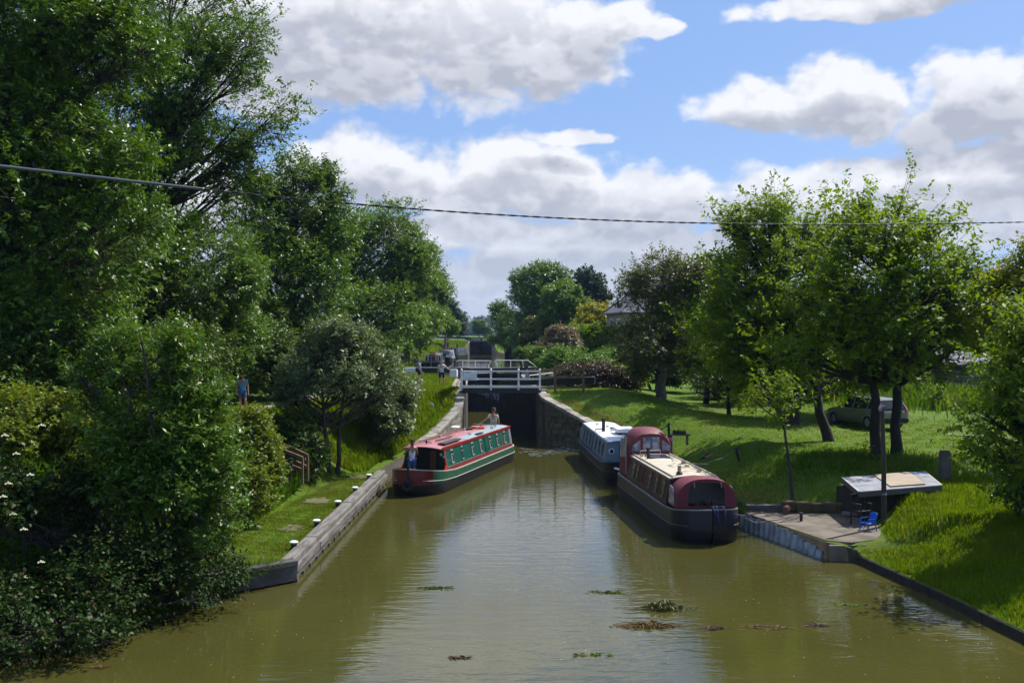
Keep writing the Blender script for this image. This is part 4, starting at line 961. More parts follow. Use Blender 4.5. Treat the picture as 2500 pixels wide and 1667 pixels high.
tree('willow_tree', 'last small pale tree of the left hand row near the second lock', base(1020, 175), [E(1040, 742, 180, 28, 32), E(1020, 720, 180, 26, 40)],
     M_fard, seed=16, ncl=1500, m=9, trunk_r=.25, sub=14, leafL=.36, leafW=.17, spray=.9)
tree('ash_tree', 'dense ash in deep shade between the tall ash and the path', base(230, 41), [E(260, 640, 40, 230, 170), E(480, 640, 42, 130, 170), E(480, 800, 44, 160, 70), E(120, 760, 36, 200, 110)],
     M_ash, seed=17, ncl=7000, m=12, trunk_r=.3, sub=40, leafL=.15, leafW=.07)
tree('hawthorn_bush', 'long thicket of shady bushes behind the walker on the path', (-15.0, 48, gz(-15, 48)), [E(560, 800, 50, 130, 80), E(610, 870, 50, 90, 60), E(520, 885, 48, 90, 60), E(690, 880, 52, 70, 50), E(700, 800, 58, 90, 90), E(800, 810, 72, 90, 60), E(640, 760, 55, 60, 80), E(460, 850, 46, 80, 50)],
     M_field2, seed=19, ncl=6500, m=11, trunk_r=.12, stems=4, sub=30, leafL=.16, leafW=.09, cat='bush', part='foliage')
tree('hawthorn_bush', 'sunlit bushes along the far end of the path beside the moored boats', base(905, 100), [E(915, 800, 100, 40, 30), E(955, 790, 120, 30, 28), E(880, 790, 95, 45, 40)],
     M_ash2, seed=21, ncl=1500, m=9, trunk_r=.08, stems=4, sub=16, leafL=.22, leafW=.12, cat='bush', part='foliage')
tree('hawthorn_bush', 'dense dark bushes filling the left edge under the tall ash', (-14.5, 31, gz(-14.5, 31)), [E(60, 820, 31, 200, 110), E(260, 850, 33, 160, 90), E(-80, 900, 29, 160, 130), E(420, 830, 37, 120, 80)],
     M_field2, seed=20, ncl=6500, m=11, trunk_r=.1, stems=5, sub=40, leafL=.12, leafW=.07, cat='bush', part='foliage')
for nm_, src_, x_, y_, r_ in (('rough spreading tree behind the dark bushes at the far left', 'ash_tree', -24, 27, 1.0), ('tree further left behind the tall corner ash', 'ash_tree', -27, 38, 2.2)):
    c = copy_tree([o for o in sc.objects if o.name == src_][0]); c.location = (x_, y_, gz(x_, y_)); c.rotation_euler = (0, 0, r_); c['label'] = nm_
# ---- left bank bushes
tree('willow_bush', 'silvery willow with leaning bare stems above the landing stage', base(765, 39), [E(780, 840, 39, 105, 90), E(695, 880, 39, 60, 70), E(855, 880, 40, 60, 85), E(700, 930, 39, 45, 60), E(765, 780, 39, 55, 50)],
     M_sal, seed=23, ncl=2500, m=12, trunk_r=.11, stems=3, sub=24, leafL=.14, leafW=.055, spray=.4, fork=.5, cat='bush', part='foliage', barkm=M_bark)
tree('willow_bush', 'low dark bush at the foot of the silvery willow by the landing', base(715, 36.5), [E(705, 1045, 36.5, 45, 55), E(675, 985, 38, 40, 40)], M_field2, seed=24, ncl=900, m=10, stems=4, trunk_r=.05, sub=10, leafL=.11, cat='bush', part='foliage')
tree('willow_bush', 'rounded silver-leaved bush hanging over the water beyond the landing stage', base(880, 46.5), [E(895, 930, 46, 55, 70), E(925, 900, 50, 40, 45), E(850, 920, 45, 50, 70), E(905, 985, 45, 38, 50)],
     M_sal, seed=25, ncl=2300, m=12, trunk_r=.07, stems=4, sub=18, leafL=.14, leafW=.065, cat='bush', part='foliage')
tree('ash_sapling_clump', 'clump of young many-stemmed ash at the water edge on the left', base(400, 22.5), [E(190, 920, 22.5, 30, 75), E(262, 850, 22.8, 32, 95), E(325, 815, 22.5, 38, 105), E(392, 870, 22.3, 42, 110), E(450, 860, 22.6, 40, 110), E(490, 985, 22.5, 45, 80), E(420, 1000, 22.5, 85, 100), E(290, 1010, 22.6, 80, 90), E(490, 1120, 22.5, 70, 120), E(400, 1190, 21.9, 85, 110), E(310, 1130, 22, 80, 90)],
     M_ash, seed=27, ncl=4200, m=13, trunk_r=.075, stems=9, sub=40, subr=.36, leafL=.105, leafW=.042, spray=.34, fork=.6, cat='bush', part='foliage', spiky=.5, droop=.2)
tree('maple_bush', 'yellow-green field maple bush at the left edge above dark shade', base(120, 25), [E(90, 990, 25, 130, 90), E(190, 1000, 25, 100, 90), E(0, 1050, 24, 110, 130), E(150, 1130, 24.5, 130, 130), E(30, 1230, 23.5, 140, 120), E(130, 1300, 22.5, 120, 110)],
     M_field, seed=29, ncl=6200, m=11, trunk_r=.09, stems=5, sub=26, leafL=.085, leafW=.065, spray=.28, cat='bush', part='foliage')
tree('hawthorn_bush', 'yellow-green bush with reddish tips on the slope below the path', base(560, 30), [E(560, 1010, 30, 80, 90), E(540, 1130, 29, 75, 90), E(480, 1010, 30, 60, 80), E(600, 1060, 31, 45, 70), E(500, 1220, 26.5, 55, 70)],
     M_field, seed=31, ncl=4300, m=11, trunk_r=.07, stems=6, sub=26, leafL=.085, leafW=.06, spray=.26, cat='bush', part='foliage')
tree('elder_bush', 'dark elder bush low at the left edge with flat cream flower heads', base(20, 21), [E(20, 1220, 20.5, 120, 150), E(150, 1280, 21.5, 110, 110), E(-60, 1120, 21, 100, 90)],
     M_bramble, seed=33, ncl=2600, m=11, trunk_r=.07, stems=5, sub=20, leafL=.10, leafW=.06, cat='bush', part='foliage')
tree('bramble_bush', 'dark bramble thicket overhanging the water below the young ash', base(250, 21), [E(250, 1330, 20.8, 160, 80), E(440, 1290, 22.8, 90, 75), E(80, 1400, 19.8, 130, 80), E(210, 1170, 22.5, 120, 110), E(120, 1250, 22, 120, 100), E(0, 1270, 21.3, 110, 110), E(50, 1350, 20.5, 100, 80)],
     M_bramble, seed=35, ncl=5600, m=10, trunk_r=.05, stems=5, sub=22, leafL=.08, leafW=.055, cat='bush', part='foliage')
tree('bramble_bush', 'dark brambles trailing into the water at the bottom left', (-9.4, 19.5, .1), [E(120, 1440, 19, 190, 60), E(380, 1370, 21.3, 130, 60), E(500, 1320, 23.2, 60, 60), E(-60, 1440, 18.5, 130, 90)],
     M_bramble, seed=36, ncl=2000, m=10, trunk_r=.04, stems=5, sub=24, leafL=.08, leafW=.05, cat='bush', part='foliage', droop=.8)
# elder flowers
M_cream = mat('elder_flower', (.62, .58, .40), .8); rg = random.Random(4); eb = [o for o in sc.objects if o.name.startswith('elder_bush')][0]
for (px, py) in ((38, 1042), (96, 977), (20, 1110), (55, 1215), (12, 1000), (70, 1090), (30, 1180), (95, 1290), (60, 1325), (8, 1140)):
    c = at(px, py, 19.0 + rg.uniform(-.2, .5)) - eb.location; mb = MB(); K = 9
    for k_ in range(K):
        a = k_ * 2.4; r_ = .014 * math.sqrt(k_) * 1.5; o_ = c + Vector((cos(a) * r_, sin(a) * r_ - .02, .03 - r_ * .6))
        mb.lathe(o_, [(.010, -.012), (.022, 0), (.012, .010)], 6)
    mb.build('flower_head', M_cream, eb)
# ---- right side trees
tree('cherry_tree', 'large double-trunked cherry tree on the lawn behind the shed', base(2036, 38.5), [E(2000, 620, 38.5, 160, 130), E(2100, 690, 38.5, 120, 130), E(1930, 720, 37, 130, 100), E(2040, 560, 38.5, 75, 80), E(1960, 520, 38.5, 55, 55), E(2180, 620, 39, 60, 60), E(2060, 800, 38, 150, 80), E(1880, 800, 37, 100, 75), E(2190, 740, 39, 90, 95), E(2225, 650, 39.5, 45, 45), E(1960, 860, 38, 70, 40)],
     M_cherry, barkm=M_barkd, seed=41, ncl=4200, m=9, trunk_r=.27, stems=2, sub=44, subr=.30, leafL=.19, leafW=.095, spray=.48, spiky=2.0, hollow=.72, twig=.6, fork=.45)
tree('cherry_tree', 'broad cherry tree with its trunk just left of the parked car', base(1908, 43), [E(1790, 560, 46, 110, 80), E(1740, 660, 45, 100, 90), E(1850, 620, 45, 100, 120), E(1700, 540, 46, 45, 35), E(1780, 770, 43, 120, 80), E(1670, 760, 44, 80, 80), E(1720, 850, 43, 80, 45)],
     M_cherry, barkm=M_barkd, seed=43, ncl=3800, m=9, trunk_r=.21, sub=38, subr=.31, leafL=.19, leafW=.095, spray=.45, spiky=1.5, hollow=.7, lean=(-1.2, 1), fork=.4)
tree('cherry_tree', 'thick dark trunked tree in shade behind the cherry trees', base(1816, 50), [E(1810, 800, 52, 130, 80), E(1900, 780, 54, 120, 90), E(1960, 850, 56, 90, 40), E(1740, 850, 52, 70, 50)],
     M_cherry, barkm=M_barkd, seed=45, ncl=3000, m=9, trunk_r=.45, sub=26, leafL=.19, leafW=.09, fork=.4)
tree('cherry_sapling', 'young cherry with a thin dark trunk standing alone on the lawn', base(1674, 54), [E(1650, 830, 54, 75, 60), E(1700, 850, 54, 60, 45), E(1640, 760, 54, 50, 50)],
     M_cherry2, barkm=M_barkd, seed=47, ncl=900, m=9, trunk_r=.11, sub=16, leafL=.19, leafW=.09, spiky=1)
tree('cherry_tree', 'bright leafy young tree between the white-trunked tree and the broad cherry', base(1620, 62), [E(1610, 720, 60, 75, 75), E(1640, 640, 62, 50, 50), E(1580, 770, 60, 60, 50)],
     M_cherry2, barkm=M_barkd, seed=49, ncl=2100, m=9, trunk_r=.16, sub=20, leafL=.22, leafW=.10, spiky=1)
tree('rowan_tree', 'fine-twigged olive tree with a pale whitish trunk on the lawn', base(1519, 60), [E(1530, 655, 60, 105, 65), E(1605, 660, 60, 70, 60), E(1520, 745, 60, 72, 75), E(1590, 720, 60, 70, 80), E(1530, 800, 58, 115, 70), E(1475, 640, 60, 26, 26), E(1475, 830, 60, 45, 40)],
     M_olive, barkm=M_barkw, seed=51, ncl=6800, m=9, trunk_r=.3, stems=1, sub=44, subr=.30, leafL=.17, leafW=.075, spray=.38, twig=.35, hollow=.72, fork=.5, spiky=.5)
tree('maple_tree', 'yellow-green tree at the right edge behind the hanging branches', base(2420, 36), [E(2350, 680, 36, 90, 90), E(2420, 620, 36, 90, 90), E(2310, 760, 35, 80, 70), E(2440, 800, 35, 100, 120)],
     leaf_mat('yellow_green_leaf', (.12, .17, .006), (.23, .26, .010), trans=.4), seed=53, ncl=3200, m=10, trunk_r=.25, sub=30, leafL=.13, leafW=.075, barkm=M_barkd)
tree('cherry_tree', 'nearest dark cherry tree at the right edge with branches hanging over the lawn', base(2560, 26), [E(2400, 850, 25, 120, 90), E(2320, 960, 24.5, 90, 70), E(2440, 1010, 25, 140, 90), E(2290, 1060, 24, 60, 40), E(2330, 780, 25, 80, 50)],
     M_cherry, barkm=M_barkd, seed=55, ncl=2000, m=8, trunk_r=.25, sub=30, subr=.34, leafL=.14, leafW=.07, spray=.4, spiky=1.0, droop=.9, hollow=.7, twig=.7)
tree('laurel_bush', 'glossy dark laurel bush at the right edge near the stone post', base(2330, 26), [E(2340, 1110, 26, 60, 40), E(2400, 1120, 26, 60, 60)], M_cyan, seed=57, ncl=700, m=9, stems=4, trunk_r=.04, sub=10, leafL=.1, leafW=.055, cat='bush', part='foliage')
tree('sapling', 'thin newly planted sapling on the bank beside the maroon boat', base(1822, 32), [E(1790, 930, 32, 45, 35), E(1770, 895, 32, 35, 28), E(1740, 920, 32, 20, 20)], M_cherry, barkm=M_bark, seed=59, ncl=34, m=8, trunk_r=.055, sub=9, leafL=.13, leafW=.06, fork=.9, twig=.8)
tree('sapling', 'small bushy sapling in the middle of the sunlit lawn beyond the car', base(2151, 58), [E(2150, 925, 58, 16, 20), E(2150, 905, 58, 10, 12)], M_cherry, seed=61, ncl=220, m=8, trunk_r=.03, sub=6, leafL=.12, leafW=.06, fork=.9)
tree('sapling', 'leafy twiggy sapling under the big cherry beside the car', base(1912, 40.5), [E(1985, 1050, 37, 12, 12)], M_cherry, seed=63, ncl=40, m=7, trunk_r=.02, sub=4, leafL=.1, leafW=.05, fork=.9)
# ---- bushes and trees beyond the lock on the right
tree('beech_hedge', 'dark reddish-brown hedge behind the wooden rail fence', base(1370, 63), [E(1360, 870, 63, 55, 32, 1.6), E(1310, 868, 64, 40, 26, 1.4), E(1420, 880, 63, 50, 38, 1.6), E(1250, 862, 66, 30, 14, 1)], M_brown, seed=71, ncl=2400, m=10, stems=5, trunk_r=.06, sub=20, leafL=.1, leafW=.07, cat='hedge', part='foliage')
tree('laurel_bush', 'bright green shrub with glossy leaves at the right end of the dark hedge', base(1455, 64), [E(1450, 866, 64, 38, 30), E(1425, 850, 66, 30, 22)], M_cherry2, seed=73, ncl=900, m=10, stems=4, trunk_r=.05, sub=12, leafL=.15, leafW=.09, cat='bush', part='foliage')
tree('lime_shrub', 'mound of pale lime green climbing foliage behind the rail fence', base(1300, 72), [E(1300, 830, 72, 50, 25), E(1350, 840, 72, 40, 20), E(1260, 835, 73, 25, 16), E(1390, 835, 74, 40, 26)], M_lime, seed=75, ncl=2000, m=10, stems=4, trunk_r=.05, sub=20, leafL=.12, leafW=.08, cat='bush', part='foliage')
tree('laurel_bush', 'rounded mid green bush at the upper pound beside the lock gate', base(1215, 96), [E(1210, 815, 96, 25, 16), E(1240, 822, 90, 28, 18)], M_ash2, seed=77, ncl=900, m=9, stems=4, trunk_r=.05, sub=10, leafL=.17, leafW=.1, cat='bush', part='foliage')
tree('lilac_bush', 'rounded bush covered in dusty pink blossom beyond the lock', base(1290, 92), [E(1292, 788, 92, 42, 36), E(1270, 800, 91, 30, 26)], M_pink, seed=79, ncl=1500, m=9, stems=4, trunk_r=.08, sub=14, leafL=.17, leafW=.1, cat='bush', part='foliage')
tree('golden_shrub', 'golden yellow upright bush beside the house', base(1365, 104), [E(1365, 735, 104, 35, 38), E(1345, 760, 103, 35, 30), E(1390, 725, 104, 14, 22)], M_yel, seed=81, ncl=1400, m=10, trunk_r=.12, sub=18, leafL=.24, leafW=.12, spiky=.8)
tree('cherry_tree', 'leafy green tree below the golden tree beyond the lock', base(1340, 98), [E(1330, 785, 98, 40, 40), E(1400, 800, 96, 50, 50), E(1370, 780, 97, 40, 30)], M_cherry2, seed=83, ncl=2000, m=9, trunk_r=.15, sub=20, leafL=.22, leafW=.12)
tree('ash_tree', 'bright rounded tree in front of the tall trees on the right of the upper pound', base(1290, 118), [E(1293, 692, 118, 52, 42), E(1275, 740, 117, 40, 40), E(1320, 740, 118, 35, 35)], M_ash2, seed=85, ncl=2600, m=10, trunk_r=.25, sub=24, leafL=.27, leafW=.14)
tree('ash_tree', 'tallest tree at the right of the upper pound with a rounded open crown', base(1220, 145), [E(1225, 650, 145, 55, 48), E(1270, 650, 147, 50, 42), E(1205, 710, 143, 45, 50), E(1250, 720, 145, 50, 50), E(1190, 650, 145, 20, 24)],
     M_ash, seed=87, ncl=4200, m=9, trunk_r=.4, sub=36, leafL=.30, leafW=.15, spray=.7)
tree('oak_tree', 'very dark oak rising behind the tallest tree right of the canal', base(1350, 160), [E(1345, 668, 160, 50, 48), E(1375, 690, 160, 28, 34), E(1320, 700, 160, 60, 50)], M_oak, seed=89, ncl=3400, m=9, trunk_r=.4, sub=30, leafL=.34, leafW=.22, spray=.7)
tree('willow_tree', 'dark leaning willow on the right bank before the second lock', base(1160, 168), [E(1152, 725, 165, 25, 40), E(1180, 760, 160, 40, 50), E(1150, 770, 168, 22, 34), E(1200, 780, 145, 35, 35)], M_ash, seed=91, ncl=2600, m=9, trunk_r=.3, sub=26, leafL=.34, leafW=.14, spray=.8)
tree('hawthorn_bush', 'reddish-tipped thorn bush in front of the dark willow', base(1240, 120), [E(1235, 755, 120, 35, 26), E(1215, 790, 118, 32, 26), E(1260, 775, 115, 30, 30)], M_olive, seed=93, ncl=1400, m=9, stems=3, trunk_r=.1, sub=14, leafL=.24, leafW=.12, cat='bush', part='foliage')
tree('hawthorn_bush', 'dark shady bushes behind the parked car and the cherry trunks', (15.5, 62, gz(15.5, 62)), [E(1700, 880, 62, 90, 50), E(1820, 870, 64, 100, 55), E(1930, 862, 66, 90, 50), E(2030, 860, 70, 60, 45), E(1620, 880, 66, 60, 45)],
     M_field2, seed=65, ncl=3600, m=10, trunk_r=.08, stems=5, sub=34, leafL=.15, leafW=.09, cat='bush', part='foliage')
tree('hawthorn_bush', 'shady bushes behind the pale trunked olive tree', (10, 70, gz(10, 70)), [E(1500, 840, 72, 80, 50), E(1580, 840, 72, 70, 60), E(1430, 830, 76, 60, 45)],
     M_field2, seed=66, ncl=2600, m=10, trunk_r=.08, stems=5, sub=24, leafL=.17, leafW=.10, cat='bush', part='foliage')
# backdrop trees behind the garden on the right
rb = random.Random(9); proto = None
for i, (px, D, h, w_) in enumerate([(1560, 112, 8, 5), (1680, 100, 7, 5), (1790, 92, 7, 5), (1900, 96, 8, 5.5), (2010, 110, 8, 6), (2120, 118, 7, 6), (2230, 112, 8, 6), (2340, 104, 8, 6), (2440, 96, 8, 6), (2060, 92, 4, 4), (2330, 84, 4, 4), (1720, 78, 4.5, 3.5), (1840, 74, 3.6, 3)]):
    b0 = base(px, D)
    lab = ['round leafy tree behind the house', 'dense tree closing the garden behind the white-trunked tree', 'dense tree behind the broad cherry crown', 'leafy tree behind the double-trunked cherry',
           'tree behind the garden, seen right of the double cherry trunk', 'tree behind the wooden shed roof', 'tall tree behind the right end of the wooden shed', 'tree at the back of the garden near the right edge',
           'tree at the far right edge of the garden', 'low bush beside the log pile', 'low bush right of the wooden shed', 'shady bush behind the thin young cherry', 'shady bush behind the thick dark trunk'][i]
    if proto is None:
        proto = tree('garden_tree', lab, b0, [(b0[0], b0[1], b0[2] + h * .55, w_, w_, h * .5), (b0[0] + 2, b0[1], b0[2] + h * .4, w_ * .8, w_ * .8, h * .4)], M_field2, seed=101, ncl=2600, m=9, trunk_r=.2, sub=26,
                     leafL=.26, leafW=.14, group='trees closing the back of the garden')
    else:
        c = copy_tree(proto); c.location = b0; c.rotation_euler = (0, 0, rb.uniform(0, 6)); s_ = h / 8 * rb.uniform(.9, 1.1)
        c.scale = (w_ / 5 * .95, w_ / 5 * .95, s_); c['label'] = lab
# far trees at the end of the canal
proto = None
FT = [(1066, 760, 900, 22), (1082, 756, 950, 26), (1104, 745, 1000, 34), (1120, 757, 900, 24), (1138, 762, 950, 22), (1156, 760, 900, 24), (1050, 764, 900, 20), (1180, 758, 1000, 26), (1030, 760, 1000, 26), (1095, 762, 850, 20)]
for i, (px, py, D, r_) in enumerate(FT):
    lab = ['far blue tree just left of the big domed one', 'far blue tree under the domed one', 'domed blue tree standing highest on the horizon', 'far blue tree right of the domed one', 'far blue tree above the right end of the second lock gate',
           'far blue tree behind the dark willow', 'far blue tree at the left end of the horizon wood', 'far blue tree hidden mostly by the right hand trees', 'far blue tree mostly behind the left hand row', 'low far blue tree in front of the domed one'][i]
    zc = 4.7; h = 6 + (768 - py + r_ * .5) / FPX * D - zc
    b0 = ((px - 1176) / FPX * D, D, 4.6)
    if proto is None:
        W = 10.0; H = 15.0
        proto = tree('distant_tree', lab, b0, [(b0[0], b0[1], 4.6 + H * .58, W, W, H * .42), (b0[0] + 5, b0[1], 4.6 + H * .4, W * .8, W * .8, H * .38), (b0[0] - 6, b0[1], 4.6 + H * .42, W * .8, W * .8, H * .36)],
                     M_fard, seed=111, ncl=1800, m=8, trunk_r=.5, sub=24, leafL=1.1, leafW=.7, spray=1.6, twig=0.0, group='far trees on the horizon')
        proto.scale = (r_ / FPX * D / 10, 1, h / 15)
    else:
        c = copy_tree(proto); c.location = b0; c.rotation_euler = (0, 0, rb.uniform(0, 6)); c.scale = (r_ / FPX * D / 10, r_ / FPX * D / 10, h / 15); c['label'] = lab
tree('field_tree', 'small bright green tree in the field beyond the second lock', base(1100, 330), [E(1100, 752, 330, 12, 16)], M_ash2, seed=121, ncl=500, m=8, trunk_r=.2, sub=10, leafL=.6, leafW=.35, spray=1)
tree('field_tree', 'smaller low green bush right of the bright field tree', base(1118, 330), [E(1119, 762, 330, 7, 8)], M_ash2, seed=122, ncl=300, m=8, trunk_r=.2, sub=8, leafL=.6, leafW=.35, spray=1, cat='bush')

# ---- grass as blades
def blades(name, label, n, region, h, w, m, seed, clump=.5, lean=.5, dens=None, kind='stuff', cat='grass'):
    rng = np.random.default_rng(seed)
    x, y = region(rng, n); z = ground(x, y)
    if dens is not None:
        k_ = rng.random(len(x)) < dens(x, y); x, y, z = x[k_], y[k_], z[k_]
    n = len(x); P = np.stack([x, y, z - .02], 1)
    cl = .5 + .5 * np.sin(x * 2.3 + 1.1 * np.sin(y * 1.9)) * np.cos(y * 2.1 + np.sin(x * 1.3)); cl2 = .5 + .5 * np.sin(x * 7 + y * 5) * np.sin(y * 6.1 - x * 3)
    H = h * (.45 + clump * cl + .35 * cl2) * rng.uniform(.5, 1.25, n)
    a = rng.uniform(0, 2 * pi, n); d = np.stack([np.cos(a), np.sin(a), np.zeros(n)], 1)
    s = np.stack([-np.sin(a), np.cos(a), np.zeros(n)], 1)
    bend = rng.uniform(.1, lean, n)
    up = np.array([0, 0, 1.])
    mid = P + up * (H * .6)[:, None] + d * (H * bend * .35)[:, None]
    tip = P + up * (H * (1 - .3 * bend))[:, None] + d * (H * bend)[:, None]
    ww = (w * rng.uniform(.6, 1.3, n))[:, None]
    V = np.stack([P - s * ww * .5, P + s * ww * .5, mid + s * ww * .4, tip, mid - s * ww * .4], 1).reshape(-1, 3)
    # two polys per blade kept as quads + tri -> use quad (0,1,2,4) and quad (4,2,3,3)-> store as 5-gon strip via quads only
    b = (np.arange(n) * 5)[:, None]
    Q = np.concatenate([b + [0, 1, 2, 4]], 0); T3 = b + [4, 2, 3]
    me = bpy.data.meshes.new(name); nv = len(V)
    me.vertices.add(nv); me.vertices.foreach_set('co', V.astype(np.float32).ravel())
    L_ = np.concatenate([Q, T3], 1).ravel(); me.loops.add(len(L_)); me.loops.foreach_set('vertex_index', L_.astype(np.int32))
    me.polygons.add(2 * n); st = np.stack([np.arange(n) * 7, np.arange(n) * 7 + 4], 1).ravel(); me.polygons.foreach_set('loop_start', st.astype(np.int32))
    me.materials.append(m)
    tint = np.clip(.25 + .5 * cl + rng.normal(size=n) * .22, 0, .92); tint = np.where(rng.random(n) < .04, .97, tint)
    at_ = me.attributes.new('tint', 'FLOAT', 'POINT'); at_.data.foreach_set('value', np.repeat(tint, 5).astype(np.float32))
    me.update(); me.validate()
    o = bpy.data.objects.new(name, me); link(o); tag(o, label, cat, kind=kind); return o
def reg_l(y0, y1, d0, d1):
    def f(rng, n):
        y = rng.uniform(y0, y1, n); d = rng.uniform(0, 1, n) * (d1 - d0) + d0
        return interp(y, LE) - d, y
    return f
def reg_r(y0, y1, d0, d1):
    def f(rng, n):
        y = y0 + (y1 - y0) * rng.uniform(0, 1, n); d = rng.uniform(0, 1, n) * (d1 - d0) + d0
        return interp(y, RE) + d, y
    return f
near_r = lambda x, y: np.clip((24.0 / y) ** 1.6, .05, 1)
blades('grass', 'long bright grass on the near right bank', 62000, reg_r(18, 27.2, .05, 6.5), .17, .022, M_grassb, 1, dens=lambda x, y: (~((y > 26.3) & (x - interp(y, RE) < 3.4))) * 1.0)
blades('grass', 'long grass climbing the bank beside the shed', 34000, lambda r, n: (r.uniform(9.6, 17, n), r.uniform(26.3, 33, n)), .2, .024, M_grassb, 12, dens=lambda x, y: ((ground(x, y) > .50) & (x > 9.75 + (y - 26.9) * .62)) * 1.0)
blades('grass', 'short mown lawn grass on the right bank', 110000, reg_r(27, 62, .1, 20), .075, .032, M_grassb, 2, dens=lambda x, y: np.where((y < 31.2) & (x - interp(y, RE) < 4.6), 0, near_r(x, y) * 2.2 + .35) * (~((y > 28) & (y < 31.6) & (x > 11) & (x < 15.6))))
blades('grass', 'ragged grass tufts under the double-trunked cherry', 9000, lambda r, n: (12.6 + r.normal(size=n) * 1.7, 36.5 + r.normal(size=n) * 1.5), .26, .03, M_grassd, 3)
blades('grass', 'rank tall grass on the slope above the landing stage', 30000, reg_l(23, 41, 2.3, 6.2), .55, .035, M_grassd, 4, lean=.7)
blades('grass', 'mown grass of the landing stage', 60000, reg_l(24.4, 40, .32, 2.7), .06, .018, M_grassw, 5)
blades('grass', 'tall seeding grass between landing and lock wall', 46000, reg_l(40.5, 60, .4, 4.6), .42, .04, M_grassb, 6, lean=.6)
blades('grass', 'rushes overhanging the water at the near end of the landing', 9000, lambda r, n: (lambda y: (interp(y, LE) - r.random(n) * .8 + .08, y))(18 + r.random(n) * 6.0), .5, .03, M_grassd, 7, lean=1.4)
blades('grass', 'long grass along the path and upper lock bank', 30000, reg_l(60, 82, .9, 9), .22, .06, M_grassb, 8)
blades('grass', 'rough grass on the bank below the second lock', 26000, reg_l(90, 192, .2, 6), .45, .12, M_grassb, 9)
blades('grass', 'seeding meadow grass near the wooden shed', 16000, lambda r, n: (27 + r.normal(size=n) * 3.2, 66 + r.normal(size=n) * 4), .8, .07, M_grassd, 10)
blades('grass', 'grass along the water edge of the right bank', 9000, reg_r(31.4, 52, -.02, .5), .2, .03, M_grassd, 11, lean=1.2)
M_dry = leaf_mat('dry_grass', (.17, .14, .04), (.30, .25, .085), odd=(.10, .16, .02), rough=.7, trans=.3, spec=.05)
blades('grass', 'dry straw coloured grass on the slope beside the maroon boat', 15000, reg_r(30.8, 41, .05, 2.3), .13, .026, M_dry, 14, lean=1.0, dens=lambda x, y: np.clip(.9 - .45 * (x - interp(y, RE)), .05, 1) * (.4 + .6 * (np.sin(x * 3 + y * 1.7) > -.3)))
blades('grass', 'dry grass at the brink of the right wing wall', 3500, reg_r(45, 55, .5, 1.5), .12, .03, M_dry, 15, lean=1.0)
# daisies on the lawn
rng = np.random.default_rng(77)
def daisies():
    n = 5200; cx = rng.uniform(8, 26, 46); cy = rng.uniform(33, 62, 46); k_ = rng.integers(0, 46, n)
    x = cx[k_] + rng.normal(size=n) * 1.5; y = cy[k_] + rng.normal(size=n) * 1.8
    ok = (x - interp(y, RE) > 1.6) & (y > 32); x, y = x[ok], y[ok]; n = len(x); z = ground(x, y) + .075
    r_ = rng.uniform(.010, .019, n); a = rng.uniform(0, 6.28, n); V = []
    for k2 in range(4):
        V.append(np.stack([x + np.cos(a + k2 * pi / 2) * r_, y + np.sin(a + k2 * pi / 2) * r_, z + .006 * (k2 % 2)], 1))
    V = np.stack(V, 1).reshape(-1, 3); Q = np.arange(len(V)).reshape(-1, 4)
    mi = (rng.random(n) < .16).astype(np.int32)
    o = np_mesh('daisies', V, Q, [mat('daisy_white', (.8, .8, .76), .8, var=.05), mat('buttercup_yellow', (.75, .6, .03), .7, var=.05)], matidx=mi)
    tag(o, 'scattered daisies and buttercups in the lawn', 'flowers', kind='stuff')
daisies()
